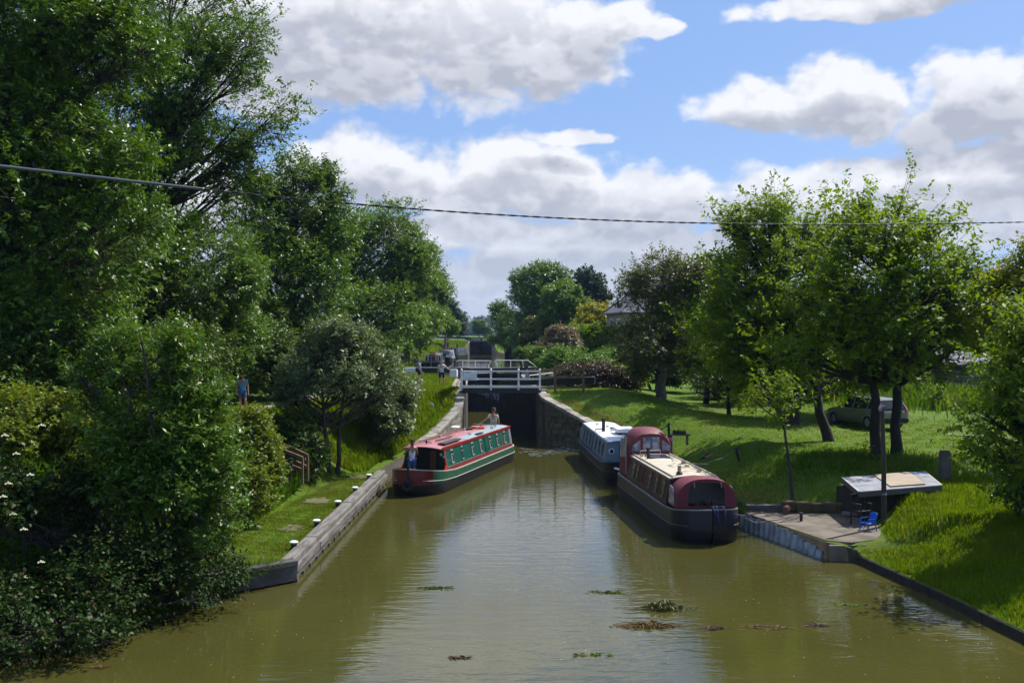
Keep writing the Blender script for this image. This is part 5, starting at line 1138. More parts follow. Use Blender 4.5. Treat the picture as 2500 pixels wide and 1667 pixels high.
# ------------------------------------------------------------------ narrowboats
def paint(name, col, rough=.32, var=.12): return mat(name, col, rough, var=var, vscale=2.2, bump=.03, bscale=3)
def hull(root, L, hw, mats, bl=1.5, sl=1.2, gm=.74, gb=1.02, panel=None, floor=.35):
    """mats: [black bottom, band, gunwale line, inside]"""
    ys_ = list(np.linspace(0, bl, 10)) + list(np.linspace(bl, L - sl, 10))[1:] + list(np.linspace(L - sl, L, 8))[1:]
    def w(y):
        if y < bl: return max(.02, hw * math.sqrt(max(0, 1 - (1 - y / bl) ** 2.3)))
        if y > L - sl: t = (y - (L - sl)) / sl; return hw * math.sqrt(max(.10, 1 - .82 * t ** 2.4))
        return hw
    def g(y): return gm + (gb - gm) * max(0, 1 - y / (bl * 2.0)) ** 1.6
    lv = [(-.45, .90, .38), (.10, .985, .10), (.14, 1.0, .08), (.40, 1.0, .02), ('b', 1.0, .0), ('l', 1.0, .0), ('g', 1.0, 0.)]
    mb = MB(); n = len(ys_); rings = []
    for y in ys_:
        ring = []
        for (z, k, rake) in lv:
            gg = g(y)
            zz = z if not isinstance(z, str) else {'b': gg - .10, 'l': gg - .035, 'g': gg}[z]
            yb = y + rake * max(0, 1 - y / bl); yb -= rake * 1.5 * max(0, (y - (L - sl)) / sl) * (1 if zz < .3 else 0)
            ring.append((w(y) * k, yb, zz))
        gg = g(y); wi = max(.01, w(y) - .07)
        ring += [(wi, y + .05 * (y < .1), gg), (wi, y + .05 * (y < .1), floor)]
        rings.append(ring)
    m_ = len(rings[0])
    for s_ in (1, -1):
        vs = [(s_ * x, y, z) for r in rings for (x, y, z) in r]
        for j in range(m_ - 1):
            mi = 0 if j < 3 else 1 if j < 4 else 1 if j == 4 else 2 if j in (5, 6) else 3
            if mats[1] is mats[0] and j < 5: mi = 0
            o_ = len(mb.v)
        base_ = len(mb.v); mb.v += vs
        for i in range(n - 1):
            for j in range(m_ - 1):
                a, b, c, d = base_ + i * m_ + j, base_ + (i + 1) * m_ + j, base_ + (i + 1) * m_ + j + 1, base_ + i * m_ + j + 1
                mi = 0 if j < 3 else 1 if j < 5 else 2 if j < 7 else 3
                if panel and j in (3, 4) and panel[0] < (ys_[i] + ys_[i + 1]) / 2 < panel[1]: mi = 4
                mb.f.append([a, b, c, d] if s_ > 0 else [d, c, b, a]); mb.m.append(mi)
    # floor, stern closure
    vs = []
    for r in rings: x, y, z = r[-1]; vs += [(-x, y, floor), (x, y, floor)]
    mb.add(vs, [(2 * i, 2 * i + 1, 2 * i + 3, 2 * i + 2) for i in range(n - 1)], 3)
    R_ = rings[-1]; vs = []
    for (x, y, z) in R_[:7]: vs += [(-x, y, z), (x, y, z)]
    mb.add(vs, [(2 * j + 1, 2 * j, 2 * j + 2, 2 * j + 3) for j in range(6)], 1)
    h = mb.build('hull', mats, root, smooth='angle')
    rb_ = MB()
    for zz, kk in ((.43, 1.0),):
        for s_ in (1, -1):
            rb_.tube([(s_ * (w(y) + .012), y, zz + (g(y) - gm) * .55) for y in ys_ if y > .12 and y < L - .1], .018, 6)
    return h, w, g, rb_
def cabin(root, y0, y1, g0, mats, hwb=.90, hwt=.75, zt=1.62, camber=.07, sheer=0):
    """side sheets, ends and cambered roof; returns side(side, y, h) helper (h 0..1 up the side)"""
    mb = MB()
    for s_ in (1, -1):
        q = [(s_ * hwb, y0, g0 - .03), (s_ * hwb, y1, g0 - .03), (s_ * hwt, y1, zt), (s_ * hwt, y0, zt)]
        mb.add(q, [(0, 1, 2, 3) if s_ > 0 else (3, 2, 1, 0)], 0)
    for y in (y0, y1): mb.add([(-hwb, y, g0 - .4), (hwb, y, g0 - .4), (hwb, y, g0 - .03), (hwt, y, zt), (hwt * .4, y, zt + camber * .8), (-hwt * .4, y, zt + camber * .8), (-hwt, y, zt), (-hwb, y, g0 - .03)], [(0, 1, 2, 3, 4, 5, 6, 7) if y == y0 else (7, 6, 5, 4, 3, 2, 1, 0)], 1)
    cb_ = mb.build('cabin', mats[:2], root)
    mb = MB(); n = 8; vs = []
    for y in (y0 - .06, y1 + .05):
        for k in range(n + 1):
            u = -1 + 2 * k / n; vs.append((u * (hwt + .03), y, zt + camber * (1 - u * u) + .012))
    m_ = len(vs); vs += [(x, y, z - .035) for x, y, z in vs]
    F_ = [(k, k + 1, n + 1 + k + 1, n + 1 + k) for k in range(n)] + [(m_ + k + 1, m_ + k, m_ + n + 1 + k, m_ + n + 2 + k) for k in range(n)]
    F_ += [(k + 1, k, m_ + k, m_ + k + 1) for k in range(n)] + [(n + 1 + k, n + 2 + k, m_ + n + 2 + k, m_ + n + 1 + k) for k in range(n)] + [(0, n + 1, m_ + n + 1, m_), (n, m_ + n, m_ + 2 * n + 1, 2 * n + 1)]
    mb.add(vs, F_, 0)
    rf = mb.build('roof', mats[2], root, smooth='angle')
    ang = math.atan2(hwb - hwt, zt - g0)
    def side(s_, y, h, out=0.0):
        x = hwb + (hwt - hwb) * h; z = g0 + (zt - g0) * h
        return Vector((s_ * (x + out * cos(ang)), y, z + out * sin(ang)))
    return side, rf
def plate(mb, side, s_, ya, yb, ha, hb, out, th, mi=0):
    q = [side(s_, ya, ha, out), side(s_, yb, ha, out), side(s_, yb, hb, out), side(s_, ya, hb, out)]
    nrm = (side(s_, ya, ha, out + th) - q[0]); mb.prism(q, nrm, mi)
def window(root, side, s_, yc, w_, h0, h1, fm, split=.68, curt=True):
    f = MB(); t = .007; ya, yb = yc - w_ / 2, yc + w_ / 2
    plate(f, side, s_, ya - t, ya + t * .4, h0 - .04, h1 + .04, .004, .022); plate(f, side, s_, yb - t * .4, yb + t, h0 - .04, h1 + .04, .004, .022)
    plate(f, side, s_, ya + t * .41, yb - t * .41, h1 - .02, h1 + .06, .004, .024); plate(f, side, s_, ya + t * .41, yb - t * .41, h0 - .06, h0 + .01, .004, .024)
    if split: hs_ = h0 + (h1 - h0) * split; plate(f, side, s_, ya + t * .41, yb - t * .41, hs_ - .02, hs_ + .02, .004, .020)
    fo = f.build('window', fm, root)
    p = MB(); plate(p, side, s_, ya + .002, yb - .002, h0, h1, .004, .006); p.build('pane', M_glass, fo)
    if curt:
        c = MB(); plate(c, side, s_, ya + .05, yb - w_ * .38, h0 + .02, h1 - .35 * (h1 - h0), .0105, .002); c.build('curtain', M_curtain, fo)
    return fo
def mushroom(root, x, y, z, m=M_chrome, r=.075):
    mb = MB(); mb.lathe((x, y, z), [(.05, -.03), (.05, .03), (r, .035), (r * 1.02, .06), (r * .7, .09), (.01, .10)], 14); mb.build('mushroom_vent', m, root, smooth='angle')
def doors(root, y, z0, z1, w_, m, n=2, dirn=-1):
    for i in range(n):
        mb = MB(); x = (-w_ / 2 + (i + .5) * w_ / n); mb.box((x, y + dirn * .012, (z0 + z1) / 2), (w_ / n - .015, .03, z1 - z0)); mb.box((x, y + dirn * .03, (z0 + z1) / 2), (w_ / n - .12, .012, z1 - z0 - .16))
        d = mb.build('door', m, root)

# --- green boat -----------------------------------------------------------
P_gr = paint('boat_green', (.008, .095, .065), var=.15); P_gr2 = mat('boat_green_band', (.020, .085, .045), .4, var=.4, vscale=5, col2=(.04, .12, .07)); P_red = paint('boat_red', (.27, .022, .018)); P_mar = paint('boat_maroon_line', (.26, .02, .035))
P_cream = paint('boat_cream', (.50, .46, .38)); P_dkgr = paint('boat_dark_green', (.008, .025, .022)); P_lil = paint('boat_lilac_grey', (.24, .25, .31))
P_pink = mat('faded_red_roof', (.42, .165, .175), .5, var=.2, vscale=1.6); P_gblue = mat('grey_blue_roof', (.27, .34, .37), .5, var=.2, vscale=1.5)
gb = thing('narrowboat', 'green narrowboat with red-edged roof leaving the lock with two people aboard', 'narrowboat', (-3.85, 36.95, 0), R(-15.5))
L = 12.0
h, w, g, rub = hull(gb, L, 1.04, [M_blackg, P_gr2, P_cream, P_dkgr, paint('bow_red_shaded', (.14, .008, .012))], bl=1.45, sl=1.3, panel=(.06, .55))  # bow panel is a darker red, its shade put into the paint colour
rub.build('rubbing_strake', mat('dull_white', (.34, .36, .33), .6), h, smooth=True)
side, rf = cabin(gb, 1.75, 11.2, .76, [P_gr, P_dkgr, P_pink])
mb = MB()      # grey-blue strip along the starboard half of the roof, red roof edges
vs = []; n = 6
for (ya) in (4.9, 11.15):
    for k in range(n + 1): u = .30 + .66 * k / n; vs.append((u * .78, ya, 1.62 + .07 * (1 - u * u) + .016))
mb.add(vs, [(k, k + 1, n + 2 + k, n + 1 + k) for k in range(n)]); vs = []
for ya in (9.6, 11.2):
    for k in range(n + 1): u = -.96 + 1.26 * k / n; vs.append((u * .78, ya, 1.62 + .07 * (1 - u * u) + .016))
mb.add(vs, [(k, k + 1, n + 2 + k, n + 1 + k) for k in range(n)]); mb.build('roof_panel', P_gblue, rf)
for s_ in (1, -1):
    mb = MB(); mb.beam((s_ * .765, 1.66, 1.60), (s_ * .765, 11.27, 1.60), .06, .11); mb.build('hand_rail', P_red, rf)
    mb = MB(); plate(mb, side, s_, 1.76, 11.19, -.02, .085, .003, .012); mb.build('base_stripe', P_mar, gb)
    mb = MB()
    for (ya, yb) in ((1.9, 9.6), (9.7, 10.85)):
        for hh in (.13, .91): plate(mb, side, s_, ya, yb, hh, hh + .018, .004, .006)
        for yy in (ya, yb - .015): plate(mb, side, s_, yy, yy + .015, .1485, .9095, .004, .006)
    mb.build('coach_line', mat('orange_line', (.45, .30, .20), .5), gb)
    mb = MB(); plate(mb, side, s_, 1.752, 1.87, .086, .92, .003, .008); mb.build('corner_panel', P_red, gb)
    mb = MB(); plate(mb, side, s_, 10.9, 11.198, .086, .94, .003, .010); mb.build('stern_panel', P_lil, gb)
    for k, (s0, w_) in enumerate([(.88, .30), (2.19, .20), (3.6, .30), (4.8, .30), (6.22, .30), (7.41, .30), (8.60, .30)]):
        window(gb, side, s_, 1.75 + s0 * .97, w_, .28, .80, mat('pale_window_frame', (.26, .30, .29), .4), curt=(k != 1))
    mb = MB(); plate(mb, side, s_, 7.02, 7.40, .12, .90, .004, .015); mb.build('side_hatch', P_gr, gb)
    mb = MB()
    for hh in (.25, .80):
        for yy in (7.0, 7.36): plate(mb, side, s_, yy, yy + .06, hh - .05, hh + .05, .02, .012)
    mb.build('hinge', P_dkgr, gb)
    mb = MB(); mb.prism([(s_ * .91, 1.5, .75), (s_ * .91, 1.76, .75), (s_ * .89, 1.76, 1.0)], (-s_ * .04, 0, 0)); mb.build('corner_bracket', paint('bright_red', (.60, .04, .01)), gb)
# faint scrolled name near the bow end (too small to read in the photograph)
rr = random.Random(12); mb = MB(); y_ = 1.98
for k in range(6):
    hh = .36 + .05 * rr.random()
    plate(mb, side, 1, y_, y_ + .018, hh, hh + rr.uniform(.05, .13), .0045, .002); plate(mb, side, 1, y_ + .019, y_ + .055, hh + .02, hh + .04, .0045, .002); y_ += .065
mb.build('painted_scroll', mat('faded_lettering', (.10, .22, .18), .5), gb)
mb = MB(); mb.beam((0, -.035, .4), (0, .03, 1.1), .09, .06, up=(0, 1, 0)); mb.build('stem_post', P_dkgr, h)
mb = MB(); mb.add([(-.62, .62, .86), (.62, .62, .86), (.02, .07, 1.0), (-.02, .07, 1.0)], [(0, 1, 2, 3)]); mb.build('fore_deck', P_dkgr, h)
fd = MB(); M_f = Matrix.Rotation(R(0), 3, 'Y')
for k in range(16):
    a0, a1 = 2 * pi * k / 16, 2 * pi * (k + 1) / 16
    fd.tube([(sin(a0) * .16, -.10, .42 + cos(a0) * .16), (sin(a1) * .16, -.10, .42 + cos(a1) * .16)], .07, 8)
tag(fd.build('bow_fender', M_rubber, gb, smooth=True))
# front bulkhead: doors, badges, overhanging roof
mb = MB(); mb.box((.0, 1.70, 1.08), (.62, .03, 1.1)); mb.build('opening_plate', mat('doorway_shade', (.012, .010, .009), .8), gb)  # solid near-black plate, the cabin's inner shade put into its colour
for (x_, m_) in ((.40, mat('varnished_door', (.10, .035, .012), .4, var=.3, stretch=(4, 1, 1))), (-.38, mat('varnished_door', (.1, .035, .012)))):
    mb = MB(); mb.box((x_, 1.62, 1.03), (.25, .03, 1.0)); mb.box((x_, 1.60, 1.22), (.15, .012, .35)); mb.box((x_, 1.60, .75), (.15, .012, .3)); mb.build('door', m_, gb)
mb = MB(); mb.box((.68, 1.735, 1.38), (.09, .02, .1)); mb.build('notice', P_cream, gb)
mb = MB(); mb.lathe((.78, 1.735, 1.28), [(.045, -.01), (.05, 0), (.04, .012)], 14, axis='y'); mb.build('headlamp', M_steel, gb)
mb = MB(); vs = []
for y in (1.35, 1.70):
    for k in range(9): u = -1 + k / 4; vs.append((u * .78, y, 1.62 + .07 * (1 - u * u) + .016))
mb.add(vs + [(x, y, z - .03) for x, y, z in vs], [(k, k + 1, 10 + k, 9 + k) for k in range(8)] + [(18 + k + 1, 18 + k, 27 + k, 28 + k) for k in range(8)] + [(k + 1, k, 18 + k, 19 + k) for k in range(8)]); mb.build('roof_overhang', P_pink, rf)
for (x_, y_) in ((.35, 6.3), (-.55, 5.1), (.45, 9.3), (-.5, 8.2), (.35, 10.2)): mushroom(gb, x_, y_, 1.69)
mb = MB(); mb.lathe((-.15, 5.9, 1.70), [(.012, 0), (.012, .32)], 8); mb.lathe((-.15, 5.9, 2.0), [(.05, 0), (.20, .035), (.21, .06), (.12, .10), (.01, .11)], 20); mb.build('aerial_dish', M_whitep, gb, smooth='angle')
# stern deck, tiller
mb = MB(); mb.add([(-.85, 11.2, .70), (.85, 11.2, .70), (.62, 11.85, .70), (-.62, 11.85, .70)], [(0, 1, 2, 3)]); mb.build('stern_deck', P_dkgr, h)
mb = MB(); mb.tube([(0, 11.8, .7), (0, 11.8, 1.25), (-.05, 11.4, 1.42), (-.25, 11.0, 1.45)], .022, 8); mb.build('tiller', M_brass, gb, smooth=True)
mb = MB(); mb.tube([(.35, 11.7, .7), (.35, 11.7, 1.55), (.65, 11.6, 1.55), (.65, 11.6, .7)], .018, 6); mb.build('stern_rail', M_steel, gb)
mb = MB(); mb.box((0, 11.22, 1.58), (.8, .12, .3)); mb.build('stern_hatch', M_blackp, gb)
def onboat(b, p): return b.matrix_world @ Vector(p)
bpy.context.view_layer.update()
MG = Matrix.Translation(gb.location) @ Matrix.Rotation(R(-15.5), 4, 'Z')
def placed(name, mb, m, M, label, cat, **k): o_ = mb.build(name, m, **k); o_.matrix_world = M; return tag(o_, label, cat)
lr = thing('life_ring', 'orange-red life ring with pale bands lying on the green boat roof', 'life ring', tuple(MG @ Vector((-.12, 9.0, 1.715))), R(-15.5))
mb = MB(); mw = MB()
for k in range(32):
    a0, a1 = 2 * pi * k / 32, 2 * pi * (k + 1) / 32; tgt = mw if k % 8 in (0, 1) else mb
    tgt.tube([(cos(a0) * .27, sin(a0) * .27, .05), (cos(a1) * .27, sin(a1) * .27, .05)], .058 if tgt is mw else .055, 8)
mb.build('ring', paint('ring_orange', (.70, .09, .03)), lr, smooth=True); mw.build('band', P_cream, lr, smooth=True)
mb = MB(); mb.tube([(-.62, 2.2, 1.76), (-.60, 7.0, 1.76)], .022, 8); mb.tube([(-.54, 2.6, 1.76), (-.52, 8.4, 1.77)], .020, 8); placed('boat_pole', mb, mat('pole_brown', (.10, .07, .05), .6), MG, 'long dark poles lying along the far edge of the green boat roof', 'pole')
mb = MB(); mb.box((.52, 3.2, 1.735), (.30, 2.0, .05)); mb.box((.52, 3.2, 1.762), (.10, 1.9, .012)); placed('gang_plank', mb, mat('plank_dark', (.05, .045, .045), .7), MG, 'dark gang plank near the bow end of the green boat roof', 'plank')
mb = MB(); mb.beam((.0, 3.0, 1.76), (.1, 4.6, 1.76), .05, .04); placed('boat_hook', mb, M_blackp, MG, 'short boat hook beside the plank on the green boat roof', 'boat hook')
mb = MB(); mb.box((.60, 6.9, 1.705), (.16, .8, .04)); placed('steel_bar', mb, M_blackp, MG, 'black bar lying across the roof edge of the green boat', 'tool')
mb = MB(); mb.box((-.35, 8.4, 1.73), (.35, .25, .08)); mb.box((-.5, 10.3, 1.74), (.5, .35, .1)); mb.tube([(-.6, 9.6, 1.73), (.2, 10.6, 1.74)], .02, 6); placed('rope_coils', mb, M_blackp, MG, 'dark coils and gear towards the stern of the green boat roof', 'gear', bevel=.02)
mb = MB(); mb.box((-.15, 2.35, 1.78), (.05, .05, .14)); mb.beam((-.25, 2.35, 1.80), (.05, 2.4, 1.74), .03, .03); placed('roof_fitting', mb, M_blackp, MG, 'small black fitting at the bow end of the green boat roof', 'fitting')

# --- maroon boat ----------------------------------------------------------
P_mb = mat('maroon_cabin', (.060, .020, .022), .38, var=.35, vscale=1.5); P_cr = mat('cream_roof', (.56, .49, .37), .5, var=.1, vscale=2); M_can = mat('maroon_canvas', (.155, .016, .028), .6, var=.2, vscale=3, bump=.4, bscale=3); M_cann = mat('canvas_seam', (.12, .01, .02), .7)
mbt = thing('narrowboat', 'maroon and black narrowboat with tall maroon canopy moored nearest on the right', 'narrowboat', (5.72, 28.42, 0), R(5.2))
h, w, g, rub = hull(mbt, 9.6, 1.0, [M_blackg, mat('dull_blue_black', (.012, .016, .030), .35), M_steel, M_blackg], bl=1.05, sl=1.0, gm=.84, gb=1.02)
rub.build('rubbing_strake', mat('black_strake', (.05, .05, .055), .5), h, smooth=True)
side, rf = cabin(mbt, 1.95, 7.75, .86, [P_mb, P_mb, P_cr], hwb=.89, hwt=.74, zt=1.64)
for s_ in (1, -1):
    mb = MB(); mb.beam((s_ * .66, 1.95, 1.70), (s_ * .66, 7.7, 1.70), .035, .04)
    for yy in np.linspace(2.1, 7.6, 6): mb.box((s_ * .66, yy, 1.675), (.03, .05, .04))
    mb.build('hand_rail', P_cr, rf)
    mb = MB(); plate(mb, side, s_, 1.96, 7.74, .90, .985, .004, .02); mb.build('cant_rail', paint('dusky_maroon', (.12, .055, .06)), mbt)
    for k, (yc, w_, sp_w) in enumerate([(2.55, .42, .6), (3.45, .42, .6), (4.35, .34, .6), (5.35, .10, 0), (6.2, .36, 0), (6.85, .50, 0)]):
        window(mbt, side, s_, yc, w_, .20, .80, mat('brass_frame', (.22, .16, .07), .4, .6), split=sp_w, curt=(k < 3 or k == 5))
    mb = MB(); plate(mb, side, s_, 5.0, 5.05, .1, .9, .004, .008); plate(mb, side, s_, 5.75, 5.80, .1, .9, .004, .008); plate(mb, side, s_, 5.051, 5.749, .1, .13, .004, .008); mb.build('coach_line', P_mar, mbt)
for (x_, y_) in ((.30, 3.9), (.38, 2.75), (.45, 4.9), (-.5, 7.0)): mushroom(mbt, x_, y_, 1.69, M_brass, .08)
mb = MB(); mb.tube([(-.42, 6.3, 1.66), (-.42, 6.3, 2.05)], .055, 12); mb.lathe((-.42, 6.3, 2.03), [(.09, 0), (.09, .05)], 12); mb.build('chimney', M_blackp, mbt, smooth='angle')
mb = MB(); mb.tube([(-.38, 2.25, 1.80), (-.38, 2.25, 1.98)], .055, 12); mb.build('chimney', mat('brass_chimney', (.42, .34, .22), .35, .5), mbt, smooth='angle')
mb = MB(); mb.lathe((-.38, 2.25, 1.66), [(.10, 0), (.10, .10), (.06, .15)], 12); mb.build('chimney_collar', M_blackp, mbt)
mb = MB(); mb.box((-.02, 6.6, 1.735), (.74, .9, .03)); mb.build('solar_panel', mat('solar_panel', (.03, .04, .09), .15, var=.2), rf, bevel=.01)
mb = MB(); mb.tube([(-.5, 7.2, 1.7), (-.5, 7.2, 1.86), (.25, 7.3, 1.86), (.25, 7.3, 1.7)], .018, 6); mb.tube([(.2, 5.2, 1.76), (.62, 7.4, 1.76)], .015, 6); mb.build('roof_rail', P_cream, rf)
# cratch cover (bow tent)
def arch(hwid, z0, z1, n=16, pw=2.6):
    out = []
    for k in range(n + 1):
        a = pi * k / n; c_, s_ = cos(a), sin(a); out.append((hwid * (abs(c_) ** (2 / pw)) * (1 if c_ >= 0 else -1), z0 + (z1 - z0) * (s_ ** (2 / pw))))
    return out
A0_, A1_ = arch(.90, .95, 1.80), arch(.80, .88, 1.72)
mb = MB(); vs = [(x, .62, z) for x, z in A0_] + [(x * 1.02, 1.0, z + .015) for x, z in A0_] + [(x, 2.02, z) for x, z in A1_]; n = len(A0_)
mb.add(vs, [(j * n + k + 1, j * n + k, (j + 1) * n + k, (j + 1) * n + k + 1) for j in range(2) for k in range(n - 1)] + [list(range(n))]); cr = mb.build('cratch_cover', M_can, mbt, smooth='angle')
IN = [(x * .60, 1.03 + (z - .95) * .78) for x, z in arch(.90, .95, 1.80, pw=5)]
mb = MB(); mb.prism([(x, .615, z) for x, z in IN], (0, -.008, 0)); mb.build('front_window', mat('dark_vinyl', (.012, .012, .014), .12, var=.3), cr)
for s_ in (-1, 1):
    mb = MB(); q = [(s_ * .905, .82, 1.02), (s_ * .885, 1.5, 1.0), (s_ * .845, 1.5, 1.52), (s_ * .875, 1.05, 1.50)]; mb.prism(q, (s_ * .03, 0, .0)); mb.build('side_window', M_glassb, cr, bevel=.01)
mb = MB(); rr = random.Random(9)
for i in range(9): x_ = rr.uniform(-.35, .4); mb.tube([(x_, .60, 1.03), (x_ + rr.uniform(-.07, .07), .597, 1.03 + rr.uniform(.08, .22))], .012, 5)
mb.build('items_inside', mat('dim_ochre', (.10, .07, .04), .8), cr)
for x_ in (-.38, .42):
    mb = MB(); mb.beam((x_, .598, 1.72), (x_ + .02, .598, 1.55), .02, .012); mb.build('strap', P_cream, cr)
# canopy over the stern
def canopy(root, ya, yb, hwid, z0, z1):
    prs = []
    for y, k, zt_ in ((ya, .97, z1 - .18), (ya + .18, 1.0, z1 - .07), (ya + .75, 1.0, z1), (yb - .45, 1.0, z1 - .03), (yb, .96, z1 - .22)):
        prs.append([(x * k, y, z) for x, z in arch(hwid, z0, zt_, pw=3.2)])
    n = len(prs[0]); mb = MB(); vs = [v for p in prs for v in p]
    F_ = [(j * n + k + 1, j * n + k, (j + 1) * n + k, (j + 1) * n + k + 1) for j in range(len(prs) - 1) for k in range(n - 1)] + [list(range(n)), [4 * n + k for k in range(n)][::-1]]
    mb.add(vs, F_); cv = mb.build('canopy', M_can, root, smooth='angle')
    yf = ya - .012
    for (x0, x1, zt_) in ((-.30, .30, z1 - .30), (-.71, -.40, z1 - .40), (.40, .71, z1 - .40)):
        zb_ = 1.80; q = [(x0, yf, zb_), (x1, yf, zb_), (x1, yf, zt_ if x1 <= .41 else zt_ - .22), (x0, yf, zt_ if x0 >= -.41 else zt_ - .22)]
        mb = MB(); mb.prism(q, (0, .008, 0)); mb.build('clear_window', M_glassb, cv, bevel=.02)
        mb = MB(); mb.beam(((x0 + x1) / 2, yf - .006, zb_ + .02), ((x0 + x1) / 2, yf - .006, zt_ - .03), .08, .004, up=(0, 1, 0)) if x0 > -.35 and x1 < .35 else None
        if mb and mb.v: mb.build('blue_strip', mat('strip_blue', (.06, .08, .20), .3), cv)  # narrow plain blue strip down the middle clear window
    for s_ in (-1, 1):
        mb = MB(); x_ = s_ * (hwid + .004); q = [(x_, ya + .35, 1.55), (x_, yb - .35, 1.45), (s_ * (hwid - .02), yb - .35, 2.15), (s_ * (hwid - .015), ya + .35, 2.22)]; mb.prism(q, (s_ * .012, 0, 0)); mb.build('clear_window', M_glassb, cv, bevel=.02)
        mb = MB(); mb.tube([(s_ * (hwid + .02), ya + .2, .95), (s_ * (hwid + .02), ya + .2, 1.6), (s_ * (hwid), ya + .28, 2.3)], .014, 6); mb.build('zip', P_cream, cv)
    return cv
canopy(mbt, 7.65, 9.35, .86, .82, 2.60)
MM = Matrix.Translation(mbt.location) @ Matrix.Rotation(R(5.2), 4, 'Z')
mb = MB(); pts = [MM @ Vector(p) for p in ((-.1, .35, 1.05), (.25, .1, 1.02), (.5, .2, 1.0), (.95, .9, .75))]
rr = random.Random(4)
for k in range(5): mb.tube([MM @ Vector((.05 + rr.uniform(-.15, .2), .35 + rr.uniform(-.1, .1), 1.03)), MM @ Vector((.12 + rr.uniform(-.2, .3), .02, 1.10)), MM @ Vector((.25 + rr.uniform(-.1, .2), -.02, .85 + rr.uniform(-.3, .1)))], .016, 6)
mb.tube([MM @ Vector((.15, .1, 1.05)), MM @ Vector((.8, .3, .8)), Vector((6.95, 29.7, .62)), Vector((7.6, 30.2, .62))], .014, 6)
tag(mb.build('mooring_rope', M_roped, smooth=True), 'dark blue mooring rope heaped over the bow of the maroon boat', 'rope')
mb = MB(); a = MM @ Vector((.25, 4.4, 1.78)); mb.tube([a, a.lerp(lean_top, .35) + Vector((0, 0, -.22)), a.lerp(lean_top, .7) + Vector((0, 0, -.2)), lean_top], .012, 6); mb.tube([a, a + Vector((.9, 0, -.05))], .012, 6); tag(mb.build('mooring_rope', M_rope, smooth=True), 'thin grey rope from the maroon boat roof to the leaning post', 'rope')
mb = MB(); a = MM @ Vector((1.0, 2.2, 1.0)); b = at(1850, 1157, 31.3); b.z = gz(b.x, b.y) + .1; mb.tube([a, a.lerp(b, .5) + Vector((0, 0, -.15)), b], .011, 6); tag(mb.build('mooring_rope', M_roped, smooth=True), 'sagging dark line from the maroon bow up the bank', 'rope')
# little grab posts on the right landing and rope to them
p = Vector((8.55, 29.5, .49)); mb = MB(); mb.tube([(p.x, p.y, p.z), (p.x, p.y, p.z + .2)], .045, 10); mb.lathe((p.x, p.y, p.z + .2), [(.07, 0), (.06, .05)], 10); tag(mb.build('bollard', M_blackp), 'small black iron bollard on the right landing slab', 'bollard')
mb = MB()
for k in (0, .08): mb.tube([Vector((8.5, 29.5, .62 + k)), Vector((7.8, 29.3, .48 + k)), Vector((7.2, 29.6 + k, .42)), MM @ Vector((.98, .9 + k, .72))], .013, 6)
tag(mb.build('mooring_rope', M_rope, smooth=True), 'doubled dark rope from the iron bollard to the maroon bow', 'rope')

# --- grey-blue boat -------------------------------------------------------
P_gb = mat('pale_blue_cabin', (.155, .235, .285), .35, var=.12, vscale=1.5); P_bt = paint('mid_blue_trim', (.06, .11, .19)); P_wr = mat('white_roof', (.72, .74, .78), .5, var=.1, vscale=2)
bb_ = thing('narrowboat', 'pale blue-grey narrowboat with white roof moored behind the maroon boat', 'narrowboat', (4.78, 39.2, 0), R(2.6))
h, w, g, rub = hull(bb_, 11.0, 1.04, [M_blackg, M_blackg, P_bt, P_bt], bl=1.5, sl=1.2)
rub.build('rubbing_strake', M_blackp, h, smooth=True)
side, rf = cabin(bb_, 1.75, 10.3, .76, [P_gb, P_gb, P_wr], hwb=.91, hwt=.78, zt=1.60)
for s_ in (1, -1):
    mb = MB(); plate(mb, side, s_, 1.76, 10.29, -.02, .10, .003, .012); mb.build('base_stripe', P_bt, bb_)
    mb = MB(); mb.beam((s_ * .78, 1.72, 1.585), (s_ * .78, 10.3, 1.585), .05, .07); mb.build('hand_rail', P_gb, rf)
    for k, (yc, w_) in enumerate([(2.7, .34), (3.75, .34), (4.85, .26), (6.9, .26), (8.1, .2), (9.2, .2)]): window(bb_, side, s_, yc, w_, .22, .80, mat('blue_frame', (.10, .14, .16), .4), split=0, curt=(k < 2))
    mb = MB(); plate(mb, side, s_, 5.98, 6.06, -.02, 1.0, .004, .03); mb.build('band', P_bt, bb_)
    mb = MB(); plate(mb, side, s_, 4.28, 4.33, .42, .5, .004, .01); mb.build('lamp', P_cream, bb_)
doors(bb_, 1.75, .62, 1.50, .62, P_bt)
for x_ in (-.62,):
    mb = MB(); mb.lathe((x_, 1.745, 1.22), [(.115, 0), (.12, -.02), (.09, -.03)], 20, axis='y'); po_ = mb.build('porthole', M_whitep, bb_); mb = MB(); mb.lathe((x_, 1.712, 1.22), [(.085, 0), (.085, -.006)], 20, axis='y'); mb.build('pane', M_glass, po_)
mb = MB(); mb.prism([(-.78, 1.735, .80), (-.66, 1.735, .80), (-.66, 1.735, .83), (-.78, 1.735, .83)], (0, -.01, 0)); mb.build('trim', P_bt, bb_)
mb = MB(); mb.box((.30, 4.3, 1.86), (.80, 1.25, .16)); mb.build('roof_box', M_whitep, bb_, bevel=.02)
mb = MB(); mb.box((.30, 4.3, 1.72), (.60, 1.05, .12)); mb.build('box_base', M_blackp, bb_)
mb = MB(); mb.tube([(-.42, 5.6, 1.62), (-.42, 5.6, 2.22)], .075, 14); mb.lathe((-.42, 5.6, 2.2), [(.1, 0), (.1, .05)], 14); mb.build('chimney', M_blackp, bb_, smooth='angle')
mb = MB(); mb.tube([(-.78, 5.9, 1.55), (-.75, 5.9, 1.72), (-.45, 5.8, 1.75)], .025, 6); mb.build('pipe', P_bt, bb_)
